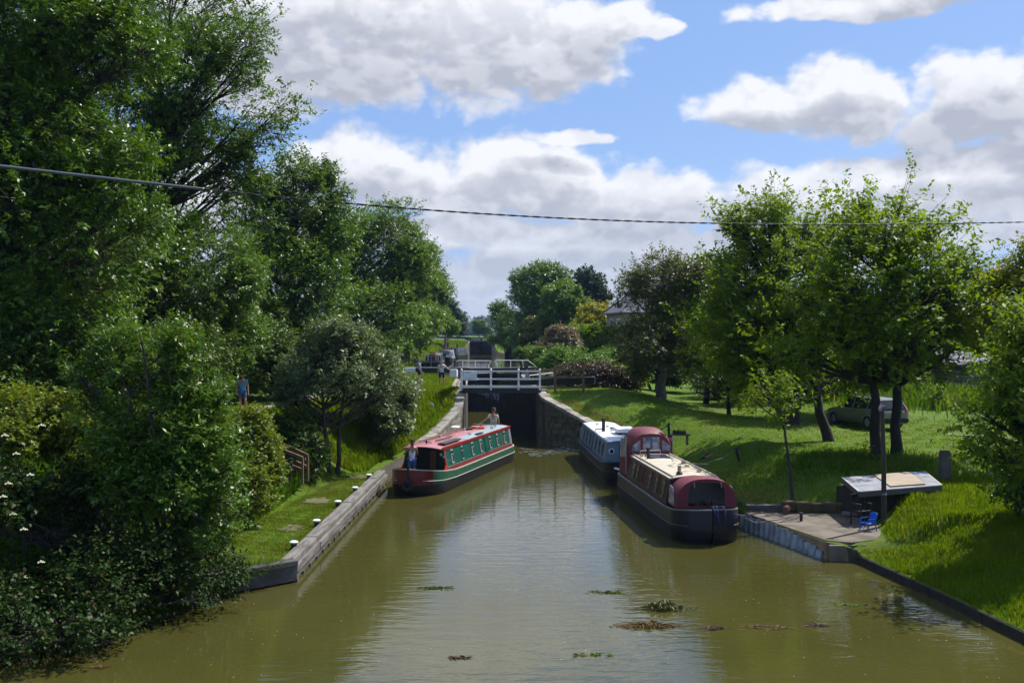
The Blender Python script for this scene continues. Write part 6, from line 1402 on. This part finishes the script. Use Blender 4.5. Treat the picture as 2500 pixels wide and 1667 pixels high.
mb = MB(); mb.box((.35, 6.6, 1.70), (.6, .8, .04)); mb.build('solar_panel', M_blackp, rf)
for (x_, y_) in ((0, 7.3), (-.3, 8.6), (.1, 3.1)): mushroom(bb_, x_, y_, 1.67)
mb = MB()
for k in range(7): mb.box((-.1 + k * .11, 5.45 + (k % 3) * .12, 1.72), (.05, .05, .1))
mb.build('roof_clutter', M_steel, rf)
mb = MB(); mb.tube([(-.25, 6.9, 1.66), (-.25, 6.9, 2.1)], .012, 6); mb.tube([(-.15, 7.2, 1.66), (-.15, 7.2, 2.25)], .01, 6); mb.build('aerial', M_steel, rf)
mb = MB(); mb.add([(-.72, .62, .87), (.72, .62, .87), (.3, .12, .96), (-.3, .12, .96)], [(0, 1, 2, 3)]); mb.build('fore_deck', P_bt, h)
mb = MB(); mb.prism([(.30, -.0, .92), (.62, .30, .90), (.62, .30, .45), (.30, -.02, .45)], (0, -.02, 0)); mb.build('bow_panel', P_gb, h)
mb = MB(); mb.tube([(-.72, .25, .72), (-.40, .0, .66)], .045, 10); mb.build('side_fender', M_whitep, h, smooth='angle')
mb = MB(); mb.lathe((-.3, 10.6, .8), [(.62, 0), (.60, .5), (.45, .75), (.1, .85)], 18); mb.build('stern_cover', P_gb, bb_, smooth='angle')

# --- boats on the upper pound ----------------------------------------------
def far_boat(label, x, y, rz, L, cab, roofm, frontm, zt=1.55, extra=None):
    b = thing('narrowboat', label, 'narrowboat', (x, y, 2.1), R(rz))
    h, w, g, rub = hull(b, L, 1.02, [M_blackg, M_blackg, M_steel, M_blackg]); side, rf = cabin(b, 1.7, L - 1.2, .76, [cab, frontm, roofm], zt=zt)
    for k in range(4): window(b, side, 1, 2.6 + k * 1.6, .5, .3, .8, P_cream, curt=False)
    doors(b, 1.7, .6, 1.4, .6, M_blackp)
    return b, side, rf
fb1, sd1, rf1 = far_boat('moored boat with red doors and white posts behind the man in white', -8.95, 112, 2, 13, M_blackp, mat('cluttered_roof', (.25, .23, .2), .8), M_blackp)
for x_ in (-.9, -.55, .35, .6):
    mb = MB(); mb.box((x_, 1.55, 1.15), (.1, .06, 1.1)); mb.build('white_post', M_whitep, fb1)
mb = MB(); mb.box((-.1, 1.56, 1.1), (.7, .06, .95)); mb.build('red_panel', paint('dull_red', (.14, .02, .02)), fb1)
mb = MB(); rr = random.Random(5)
for i in range(7): mb.lathe((-.35 + i * .1, 1.9, 1.62), [(.03, 0), (.045, .12 + rr.random() * .1), (.02, .3)], 8)
mb.build('red_cans', P_red, fb1)
fb2, sd2, rf2 = far_boat('moored boat wrapped in pale grey covers, middle of the three left boats', -8.7, 128, 1, 13, mat('grey_cover', (.30, .30, .31), .8, var=.4), mat('grey_cover', (.3, .3, .31)), mat('grey_cover', (.3, .3, .31)), zt=1.75)
for (x_, z_) in ((-.5, 1.3), (.3, 1.1), (.75, 1.4)):
    mb = MB(); mb.prism([(x_ - .2, 1.6, z_ - .5), (x_ + .2, 1.6, z_ - .6), (x_ + .25, 1.6, z_ + .1), (x_ - .15, 1.6, z_ + .2)], (0, .05, 0)); mb.build('hanging_cloth', M_whitep, fb2)
mb = MB()
for i in range(6): mb.box((-.6 + i * .25, 2.5 + i * .8, 1.9), (.3, .5, .2))
mb.build('roof_clutter', mat('clutter_brown', (.12, .06, .05), .8, var=.5, vscale=6), rf2, bevel=.03)
fb3, sd3, rf3 = far_boat('farthest left moored boat with dark blue and white striped front and black chimney', -9.3, 150, -6, 12, paint('navy', (.02, .025, .08)), paint('navy', (.02, .025, .08)), paint('navy', (.02, .025, .08)), zt=1.75)
for k in range(4):
    mb = MB(); mb.box((-.6 + k * .42, 1.66, 1.25), (.16, .03, .9)); mb.build('white_stripe', mat('pale_lilac', (.35, .33, .5), .6), fb3)
mb = MB(); mb.tube([(.5, 3.5, 1.7), (.5, 3.5, 2.5)], .11, 10); mb.build('chimney', M_blackp, fb3)
# small red-fronted boat under the blossom bush
p = at(1230, 808, 120); tb_ = thing('tug_boat', 'small boat with a red arched cabin front and tall steel chimney', 'boat', (p.x, 120, 2.1))
h, w, g, rub = hull(tb_, 8, 1.0, [M_blackg, M_blackg, P_cream, M_blackg]); h.location.z = .0
mb = MB(); vs = [(x, 1.6, z) for x, z in arch(.95, .7, 1.75)]; vs2 = [(x, 6, z) for x, z in arch(.95, .7, 1.75)]; n = len(vs)
mb.add(vs + vs2, [(k + 1, k, n + k, n + k + 1) for k in range(n - 1)] + [list(range(n))]); mb.build('cabin', P_red, tb_, smooth='angle')
mb = MB(); mb.lathe((0, 1.58, 1.3), [(.2, 0), (.2, -.02)], 14, axis='y'); mb.build('emblem', P_cream, tb_)
mb = MB(); mb.tube([(-.1, 2.6, 1.7), (-.1, 2.6, 2.9)], .11, 12); mb.build('chimney', M_steel, tb_); mb = MB(); mb.lathe((-.1, 2.6, 2.85), [(.16, 0), (.17, .12), (.1, .18)], 12); mb.build('chimney_cap', M_chrome, tb_)

# ------------------------------------------------------------------ car
def wheel(root, x, y, r=.33):
    mb = MB(); s_ = 1 if x > 0 else -1
    mb.lathe((x, y, r), [(r * .62, -.10), (r * .95, -.105), (r, -.07), (r, .07), (r * .95, .105), (r * .62, .10)], 24, axis='x'); t = mb.build('wheel', M_rubber, root, smooth='angle')
    mb = MB(); mb.lathe((x + s_ * .085, y, r), [(r * .60, -.02), (r * .62, .01), (r * .5, .012), (.05, .0), (.04, .02)], 20, axis='x')
    for k in range(5): a = 2 * pi * k / 5; mb.beam((x + s_ * .1, y + cos(a) * .04, r + sin(a) * .04), (x + s_ * .1, y + cos(a) * r * .55, r + sin(a) * r * .55), .05, .02, up=(1, 0, 0))
    mb.build('rim', M_steel, t)
def build_car(label, loc, rz):
    c = thing('parked_car', label, 'car', loc, rz)          # local +y = forward
    body = mat('car_paint', (.19, .20, .17), .28, .35, var=.05)
    # stations along the length: y, half width, sill z, belt z, roof half width, roof z (None = bonnet/boot)
    st = [(-2.28, .70, .42, .80), (-2.22, .80, .30, .92), (-1.9, .86, .26, .98), (-1.2, .88, .24, .97), (0, .885, .24, .94), (.9, .88, .24, .93), (1.6, .87, .26, .86), (2.1, .80, .30, .74), (2.25, .66, .38, .62)]
    mb = MB(); rings = []
    for (y, hw_, zs, zb) in st:
        rings.append([(0, y, zs), (hw_ * .9, y, zs), (hw_, y, zs + .12), (hw_ * 1.015, y, (zs + zb) / 2), (hw_ * .965, y, zb), (hw_ * .80, y, zb + .025), (0, y, zb + .04)])
    m_ = 7
    for s_ in (1, -1):
        vs = [(s_ * x, y, z) for r in rings for (x, y, z) in r]
        mb.add(vs, [((i * m_ + j), (i * m_ + j + 1), ((i + 1) * m_ + j + 1), ((i + 1) * m_ + j)) if s_ < 0 else ((i + 1) * m_ + j, (i + 1) * m_ + j + 1, i * m_ + j + 1, i * m_ + j) for i in range(len(st) - 1) for j in range(m_ - 1)])
        mb.add([(s_ * x, y, z) for (x, y, z) in rings[0]], [tuple(range(7)) if s_ > 0 else tuple(range(7))[::-1]]); mb.add([(s_ * x, y, z) for (x, y, z) in rings[-1]], [tuple(range(7))[::-1] if s_ > 0 else tuple(range(7))])
    bo = mb.build('body', body, c, smooth='angle')
    # greenhouse
    gh = [(-2.20, .77, .99, .60, 1.0), (-1.95, .80, .98, .60, 1.40), (-1.2, .82, .97, .60, 1.48), (0, .82, .95, .60, 1.49), (.45, .82, .94, .58, 1.42), (1.25, .78, .93, .60, .95)]
    mb = MB(); vs = []
    for (y, wb, zb, wt, zt_) in gh: vs += [(-wb, y, zb), (-wt, y, zt_), (-wt * .6, y, zt_ + .03), (wt * .6, y, zt_ + .03), (wt, y, zt_), (wb, y, zb)]
    F_ = []; M_ = []
    for i in range(5):
        for j in range(5):
            F_.append((i * 6 + j, i * 6 + j + 1, i * 6 + 7 + j, i * 6 + 6 + j)[::-1]); M_.append(0 if (j in (1, 2, 3) and 1 <= i <= 3) else 1)
    mb.add(vs, F_); mb.m = M_; mb.build('cabin', [body, M_glass], c, smooth='angle')
    for s_ in (1, -1):
        for (y0_, y1_) in ((-1.28, -1.18), (-.12, -.02)):
            mb = MB(); mb.beam((s_ * .835, y0_, .95), (s_ * .625, y0_ + .03, 1.47), .05, .09, up=(0, 1, 0)); mb.build('pillar', body, c)
        mb = MB(); mb.beam((s_ * .80, -2.12, .97), (s_ * .61, -1.86, 1.42), .08, .14, up=(0, 1, 0)); mb.build('pillar', body, c)
        mb = MB(); mb.tube([(s_ * .55, -1.9, 1.46), (s_ * .56, -1.8, 1.55), (s_ * .57, -.1, 1.57), (s_ * .56, .1, 1.49)], .022, 6); mb.build('roof_rail', M_steel, c, smooth='angle')
        mb = MB(); mb.box((s_ * .93, .78, 1.02), (.18, .10, .13)); mb.build('wing_mirror', body, c, bevel=.03)
        mb = MB(); mb.prism([(s_ * .80, -2.20, .78), (s_ * .60, -2.27, .78), (s_ * .60, -2.25, .98), (s_ * .78, -2.17, .98)], (0, -.03, 0)); mb.build('tail_light', mat('tail_red', (.35, .01, .01), .2), c)
        mb = MB(); mb.prism([(s_ * .79, -2.16, .99), (s_ * .70, -2.20, .99), (s_ * .60, -2.0, 1.3), (s_ * .68, -1.97, 1.3)], (0, -.03, 0)); mb.build('tail_light', mat('tail_pink', (.45, .16, .14), .3), c)
        for y_ in (-1.38, 1.38):
            wheel(c, s_ * .80, y_); mb = MB(); a_ = np.linspace(0, pi, 13)
            for k in range(12): mb.beam((s_ * .885, y_ + cos(a_[k]) * .37, .33 + sin(a_[k]) * .37), (s_ * .885, y_ + cos(a_[k + 1]) * .37, .33 + sin(a_[k + 1]) * .37), .05, .06, up=(1, 0, 0))
            mb.build('wheel_arch', M_steel, c)
        mb = MB(); mb.box((s_ * .895, -.35, .80), (.02, .14, .03)); mb.box((s_ * .895, .75, .80), (.02, .14, .03)); mb.build('door_handle', body, c)
    mb = MB(); mb.box((0, -2.28, .47), (1.5, .14, .22)); mb.build('bumper', M_rubber, c, bevel=.05)
    mb = MB(); mb.box((0, -2.29, .70), (.52, .02, .11)); mb.build('number_plate', mat('plate_yellow', (.5, .38, .05), .5), c)
    mb = MB(); mb.box((0, -2.262, .80), (.9, .03, .03)); mb.build('tailgate_trim', M_steel, c)
    return c
cy = 49.8; cxp = (1988 - 1176) / FPX * cy
build_car('grey-green estate car with roof rails parked on the lawn behind the cherry trunks', (cxp, cy, gz(cxp, cy)), R(16))

# ------------------------------------------------------------------ people
def skin(name, V, Ed, rad, m, parent, root_i=0, sub=2):
    me = bpy.data.meshes.new(name + '_cage'); me.from_pydata([tuple(v) for v in V], Ed, []); o_ = bpy.data.objects.new(name, me); sc.collection.objects.link(o_)
    sk = o_.modifiers.new('skin', 'SKIN'); sk.use_smooth_shade = True
    if not me.skin_vertices: me.skin_vertices.new()
    for i, r in enumerate(rad):
        sv = me.skin_vertices[0].data[i]; sv.radius = (r, r) if not isinstance(r, tuple) else r; sv.use_root = (i == root_i)
    s_ = o_.modifiers.new('sub', 'SUBSURF'); s_.levels = sub; s_.render_levels = sub
    dg = bpy.context.evaluated_depsgraph_get(); nm = bpy.data.meshes.new_from_object(o_.evaluated_get(dg)); nm.name = name
    nm.materials.clear(); nm.materials.append(m)
    for p_ in nm.polygons: p_.use_smooth = True; p_.material_index = 0
    bpy.data.objects.remove(o_); n_ = bpy.data.objects.new(name, nm); return link(n_, parent)
M_skin = mat('skin', (.42, .22, .14), .55, var=.12, vscale=8); M_skin2 = mat('skin_fair', (.52, .30, .21), .55, var=.1, vscale=8)
def person(label, loc, rz, shirt, legm, hair, J=None, skirt_len='shorts', female=False, skin_m=M_skin, sleeves=.5, long_hair=False, beard=False, scale=1.0, shoes=M_blackp):
    """local frame: facing -y, z up, feet at 0.  J overrides joints."""
    D = dict(pel=(0, 0, .95), waist=(0, 0, 1.08), chest=(0, .01, 1.30), neck=(0, .015, 1.47), head0=(0, -.005, 1.56), head=(0, -.01, 1.67),
             shL=(.17, .01, 1.40), elL=(.22, .02, 1.13), wrL=(.23, -.05, .88), haL=(.23, -.08, .79), shR=(-.17, .01, 1.40), elR=(-.22, .02, 1.13), wrR=(-.23, -.05, .88), haR=(-.23, -.08, .79),
             hiL=(.09, 0, .90), knL=(.10, -.02, .50), anL=(.10, .03, .09), toL=(.11, -.13, .03), hiR=(-.09, 0, .90), knR=(-.10, -.02, .50), anR=(-.10, .03, .09), toR=(-.11, -.13, .03))
    if J: D.update(J)
    D = {k: Vector(v) for k, v in D.items()}
    r = thing('person', label, 'person', loc, rz); r.scale = (scale,) * 3
    names = list(D); V = [D[k] for k in names]; idx = {k: i for i, k in enumerate(names)}
    hwm = .9 if female else 1.0
    rad = dict(pel=(.135, .10), waist=(.12 * hwm, .09), chest=(.15 * hwm, .11), neck=.052, head0=(.066, .075), head=(.076, .094), shL=.052, shR=.052, elL=.040, elR=.040, wrL=.026, wrR=.026, haL=(.030, .016), haR=(.030, .016),
               hiL=.086, hiR=.086, knL=.056, knR=.056, anL=.038, anR=.038, toL=(.040, .028), toR=(.040, .028))
    Ed = [('pel', 'waist'), ('waist', 'chest'), ('chest', 'neck'), ('neck', 'head0'), ('head0', 'head')]
    for s_ in 'LR': Ed += [('chest', 'sh' + s_), ('sh' + s_, 'el' + s_), ('el' + s_, 'wr' + s_), ('wr' + s_, 'ha' + s_), ('pel', 'hi' + s_), ('hi' + s_, 'kn' + s_), ('kn' + s_, 'an' + s_), ('an' + s_, 'to' + s_)]
    E_ = [(idx[a], idx[b]) for a, b in Ed]; RR = [rad[k] for k in names]
    # fingers and thumb rooted in the palm
    for s_, sg in (('L', 1), ('R', -1)):
        ha, wr = D['ha' + s_], D['wr' + s_]; d = (ha - wr).normalized(); sx = d.cross(Vector((sg, 0, 0)));
        sx = sx.normalized() if sx.length > .2 else Vector((0, 1, 0)); pn = d.cross(sx).normalized()
        for k, ln in enumerate((.060, .070, .066, .052)):
            b0 = ha + sx * (.026 - .0175 * k) + d * .012; V += [b0, b0 + d * ln * .6 + pn * .008 * sg, b0 + d * ln + pn * .030 * sg]; n_ = len(V); RR += [.0095, .0085, .007]; E_ += [(idx['ha' + s_], n_ - 3), (n_ - 3, n_ - 2), (n_ - 2, n_ - 1)]
        b0 = wr.lerp(ha, .55) + sx * .030; V += [b0, b0 + sx * .022 + d * .035, b0 + sx * .028 + d * .060]; n_ = len(V); RR += [.011, .010, .008]; E_ += [(idx['wr' + s_], n_ - 3), (n_ - 3, n_ - 2), (n_ - 2, n_ - 1)]
    body_o = skin('body', V, E_, RR, skin_m, r, idx['pel'])
    hd = D['head']; f = MB()
    f.lathe(hd + Vector((0, -.088, .0)), [(.008, -.03), (.014, -.01), (.010, .012), (.004, .03)], 8); f.build('nose', skin_m, body_o, smooth=True)
    for s_ in (-1, 1):
        f = MB(); f.lathe(hd + Vector((s_ * .030, -.083, .022)), [(.004, -.008), (.010, 0), (.004, .008)], 8); f.build('eye', M_blackp, body_o, smooth=True)
        f = MB(); f.lathe(hd + Vector((s_ * .082, .005, .0)), [(.006, -.03), (.014, -.01), (.016, .015), (.006, .032)], 8); f.build('ear', skin_m, body_o, smooth=True)
    f = MB(); f.box(hd + Vector((0, -.082, -.048)), (.045, .01, .009)); f.build('mouth', mat('lips', (.28, .09, .07), .6), body_o)
    # hair
    HV = [hd + Vector((0, .012, -.005)), hd + Vector((0, .014, .045)), hd + Vector((0, -.03, .062))]; HR = [(.083, .088), (.080, .088), (.060, .045)]; HE = [(0, 1), (1, 2)]
    if long_hair: HV += [hd + Vector((0, .085, -.03)), hd + Vector((0, .115, -.12)), hd + Vector((0, .10, -.26))]; HR += [.05, .045, .022]; HE += [(0, 3), (3, 4), (4, 5)]
    elif beard: HV += [hd + Vector((0, .06, -.06)), hd + Vector((0, .065, -.12))]; HR += [(.075, .04), (.05, .03)]; HE += [(0, 3), (3, 4)]
    HV = [v + Vector((0, .012, .008)) for v in HV]
    skin('hair', HV, HE, HR, hair, r, 0)
    if beard:
        f = MB(); f.lathe(hd + Vector((0, -.058, -.075)), [(.02, -.04), (.045, -.015), (.05, .015), (.03, .035)], 12); f.build('beard', hair, body_o, smooth=True)
    # shirt
    ex = .022; P = [D['pel'] + Vector((0, 0, .03)), D['waist'], D['chest'], D['neck'] + Vector((0, 0, -.055))]; Rr = [(.152, .118), (.140 * hwm, .110), (.168 * hwm, .128), (.075, .062)]; Es = [(0, 1), (1, 2), (2, 3)]
    for s_ in 'LR':
        sh_, el_ = D['sh' + s_], D['el' + s_]; n_ = len(P)
        if sleeves > 0: P += [sh_, sh_.lerp(el_, sleeves)]; Rr += [.070, .064]; Es += [(2, n_), (n_, n_ + 1)]
        else: P += [sh_ * 1.0 + Vector((-.06 if s_ == 'L' else .06, 0, .01))]; Rr += [.045]; Es += [(2, n_)]
    skin('shirt', P, Es, Rr, shirt, r, 1)
    # shorts / trousers
    k_ = 1.0 if skirt_len == 'trousers' else .78
    P = [D['pel'] + Vector((0, 0, .02))]; Rr = [(.150, .115)]; Es = []
    for s_ in 'LR':
        hi, kn, an = D['hi' + s_], D['kn' + s_], D['an' + s_]; n_ = len(P)
        if k_ < 1: P += [hi, hi.lerp(kn, k_)]; Rr += [.100, .088]; Es += [(0, n_), (n_, n_ + 1)]
        else: P += [hi, kn, kn.lerp(an, .85)]; Rr += [.100, .070, .052]; Es += [(0, n_), (n_, n_ + 1), (n_ + 1, n_ + 2)]
    skin('shorts' if k_ < 1 else 'trousers', P, Es, Rr, legm, r, 0)
    for s_ in 'LR': skin('shoe', [D['an' + s_] + Vector((0, .02, -.04)), D['to' + s_] + Vector((0, 0, .005))], [(0, 1)], [(.045, .04), (.048, .036)], shoes, r, 0)
    return r
S_white = mat('white_cotton', (.62, .64, .70), .8, var=.08, bump=.2, bscale=6); S_blue = mat('blue_cotton', (.015, .16, .50), .8, var=.2); S_lblue = mat('light_blue_cotton', (.10, .34, .68), .8, var=.15); S_cream = mat('cream_cotton', (.60, .55, .38), .8, var=.1)
S_dark = mat('dark_cloth', (.012, .014, .025), .8); S_jean = mat('blue_denim', (.07, .13, .30), .8, var=.2); H_br = mat('brown_hair', (.05, .025, .012), .6); H_dk = mat('dark_hair', (.015, .010, .008), .6); H_fair = mat('fair_hair', (.16, .09, .04), .6)
p = at(1014, 890, 62.3); zz = gz(p.x, p.y) + .02
person('man in white t-shirt and black shorts pushing the white-ended gate beam', (p.x, p.y, zz), R(12), S_white, S_dark, H_dk, skin_m=M_skin2,
       J=dict(elL=(.36, -.05, 1.20), wrL=(.56, -.12, 1.10), haL=(.64, -.14, 1.09), hiL=(.10, 0, .90), knL=(.16, -.06, .50), anL=(.18, .02, .09), toL=(.20, -.13, .03), knR=(-.11, -.02, .5)), scale=.99, shoes=M_timb2)
p = at(963, 880, 67.5); person('man in blue t-shirt standing beside the black balance beam, facing right', (p.x, p.y, gz(p.x, p.y) + .02), R(75), S_blue, S_dark, H_dk, J=dict(elR=(-.24, -.02, 1.14), wrR=(-.22, -.14, .92), haR=(-.21, -.18, .84)), scale=.97)
p = at(557, 905, 43.2); person('walker in pale blue t-shirt on the towpath among the bushes', (p.x, p.y, gz(p.x, p.y) + .02), R(20), S_lblue, S_jean, H_br, J=dict(knL=(.10, -.16, .52), anL=(.10, -.10, .09), toL=(.11, -.26, .05)))
p = at(430, 912, 42.0); person('second walker in blue almost hidden behind the young ash leaves', (p.x, p.y, gz(p.x, p.y) + .02), R(15), S_lblue, S_dark, H_dk)
p = at(1028, 796, 178); person('tiny distant figure in dark clothes on the path below the second lock', (-11.5, 178, gz(-11.5, 178) + .03), R(0), S_dark, S_dark, H_dk)
# people on the green boat
pw = MG @ Vector((-.28, 1.12, .36)); person('woman in white vest and blue denim standing in the bow of the green boat', tuple(pw), R(205), S_white, S_jean, H_fair, female=True, sleeves=0, long_hair=True, skin_m=M_skin,
       J=dict(elL=(.25, -.12, 1.16), wrL=(.22, -.34, 1.10), haL=(.20, -.42, 1.10), elR=(-.26, -.06, 1.12), wrR=(-.30, -.28, 1.02), haR=(-.31, -.36, 1.0)), scale=.95)
pw = MG @ Vector((-.10, 11.45, .71)); person('helmsman in cream shirt steering from the stern of the green boat', tuple(pw), R(-12), S_cream, S_dark, H_br, beard=True, skin_m=M_skin,
       J=dict(elR=(-.40, -.14, 1.16), wrR=(-.62, -.26, 1.02), haR=(-.70, -.30, .98), elL=(.25, .04, 1.13), wrL=(.27, -.02, .88), haL=(.27, -.04, .80)), scale=1.0)

# ------------------------------------------------------------------ floating weed and debris
def weed(label, px, py, w_, n, seed, h=.25, mats_=(M_grassd, None), stand=True):
    D = 6 * FPX / (py - 768); c = at(px, py, D); rng = np.random.default_rng(seed); r = thing('floating_weed', label, 'water weed', (c.x, c.y, 0))
    k = rng.integers(0, 2, n); x = rng.normal(size=n) * w_ * .33; y = rng.normal(size=n) * w_ * .10; a = rng.uniform(0, 6.28, n)
    up = rng.uniform(0, 1, n) ** 2 * h * (np.exp(-(x / (w_ * .3)) ** 2)) if stand else rng.uniform(0, .02, n)
    ln = rng.uniform(.06, .28, n); V = []
    d = np.stack([np.cos(a), np.sin(a) * .6, np.zeros(n)], 1) * ln[:, None]; s_ = np.stack([-np.sin(a), np.cos(a), np.zeros(n)], 1) * .009
    P = np.stack([x, y, np.full(n, .004)], 1); mid = P + d * .5 + np.array([0, 0, 1]) * up[:, None] + [0, 0, .006]; tip = P + d + np.array([0, 0, 1.]) * (up * rng.uniform(.2, 1.1, n))[:, None]
    V = np.stack([P - s_, P + s_, mid + s_ * .9, tip], 1); V2 = np.stack([P - s_, mid + s_ * .9, tip, mid - s_ * .9], 1)
    V = np.concatenate([V, V2]).reshape(-1, 3); T = np.repeat(np.clip(rng.normal(size=2 * n) * .3 + .4, 0, 1), 4)
    np_mesh('blades', V, np.arange(len(V)).reshape(-1, 4), mats_[0], attr=T, parent=r)
    mb = MB(); rr = random.Random(seed)
    for i in range(max(5, n // 8)):
        q = Vector((rr.gauss(0, w_ * .25), rr.gauss(0, w_ * .07), .006)); mb.tube([q, q + Vector((rr.uniform(-.1, .1), rr.uniform(-.05, .05), .02))], rr.uniform(.008, .02), 5)
    mb.build('roots', mats_[1] or mat('weed_root', (.09, .045, .02), .8, var=.4, vscale=9), r)
    return r
M_w2 = leaf_mat('brown_weed', (.10, .045, .012), (.16, .11, .02), odd=(.05, .10, .02), trans=.2); M_w3 = leaf_mat('purple_weed', (.07, .04, .03), (.11, .07, .05), trans=.1)
weed('upright green clump of torn grass floating in the near water', 1525, 1398, .85, 520, 1, .20, (leaf_mat('torn_grass', (.05, .06, .015), (.10, .12, .03), odd=(.10, .05, .02), trans=.2), None))
weed('orange-brown floating weed just below the upright green clump', 1490, 1437, .95, 300, 2, .08, (M_w2, None))
weed('small purplish floating weed patch right of the orange-brown weed', 1632, 1443, .35, 130, 3, .05, (M_w3, None))
weed('thin trail of floating weed left of the far right debris', 1760, 1441, .9, 90, 4, .012, (M_w2, None))
weed('small dark weed tuft near the right bank', 1880, 1436, .3, 80, 5, .05, (M_w3, None))
weed('faint line of cut weed floating in mid canal', 1400, 1360, .7, 60, 6, .01, (M_grassd, None), False)
weed('scraps of floating weed in the middle of the canal left of the boats reflection', 1000, 1350, .7, 60, 7, .01, (M_grassd, None), False)
weed('few floating leaves close to the left bush', 232, 1533, .22, 30, 8, .01, (M_w2, None), False)
weed('pale floating reed in the bottom middle of the water', 1360, 1503, .5, 26, 9, .01, (M_lime, None), False)
weed('small floating scraps low left of centre', 1055, 1510, .3, 40, 10, .01, (M_w3, None), False)
weed('pale sticks floating near the right bank', 1950, 1390, .5, 26, 11, .01, (M_lime, None), False)
mb = MB(); rr = random.Random(21)
for i in range(260):
    py = rr.uniform(1090, 1560); D = 6 * FPX / (py - 768); x = rr.uniform(float(interp(D, LE)) + .3, float(interp(D, RE)) - .3); y = D
    if abs(x) < 1 and rr.random() < .6: continue
    s_ = rr.uniform(.004, .011); a = rr.uniform(0, 3); mb.box((x, y, .005), (s_ * rr.uniform(1, 4), s_, .004), 0, a)
tag(mb.build('floating_petals', mat('pale_fluff', (.5, .5, .42), .8)), 'tiny pale seeds and petals floating on the water', 'debris', kind='stuff')
# wash behind the green boat
mb = MB(); rr = random.Random(31)
for i in range(70):
    t = rr.random(); px = 1195 + t * 140; py = 1037 + rr.gauss(0, 4) + 4 * math.sin(t * 6); D = 6 * FPX / (py - 768); c = at(px, py, D)
    mb.tube([(c.x - rr.uniform(.03, .2), c.y, .003), (c.x, c.y + rr.uniform(-.05, .05), .012), (c.x + rr.uniform(.03, .2), c.y, .003)], [.003, rr.uniform(.004, .010), .003], 5)
tag(mb.build('boat_wash', mat('white_water', (.55, .60, .66), .3)), 'white wash on the water behind the green boat', 'water', kind='stuff')
# ------------------------------------------------------------------ air
hz = bpy.data.materials.new('air'); hz.use_nodes = True; nt = hz.node_tree; nt.nodes.clear()
pv = nt.nodes.new('ShaderNodeVolumePrincipled'); pv.inputs['Color'].default_value = (.42, .62, 1.0, 1); pv.inputs['Density'].default_value = .00013; pv.inputs['Anisotropy'].default_value = .1
om = nt.nodes.new('ShaderNodeOutputMaterial'); nt.links.new(pv.outputs[0], om.inputs['Volume'])
mb = MB(); mb.box((0, 700, 31.5), (3600, 1700, 70)); tag(mb.build('haze', hz), kind='stuff')
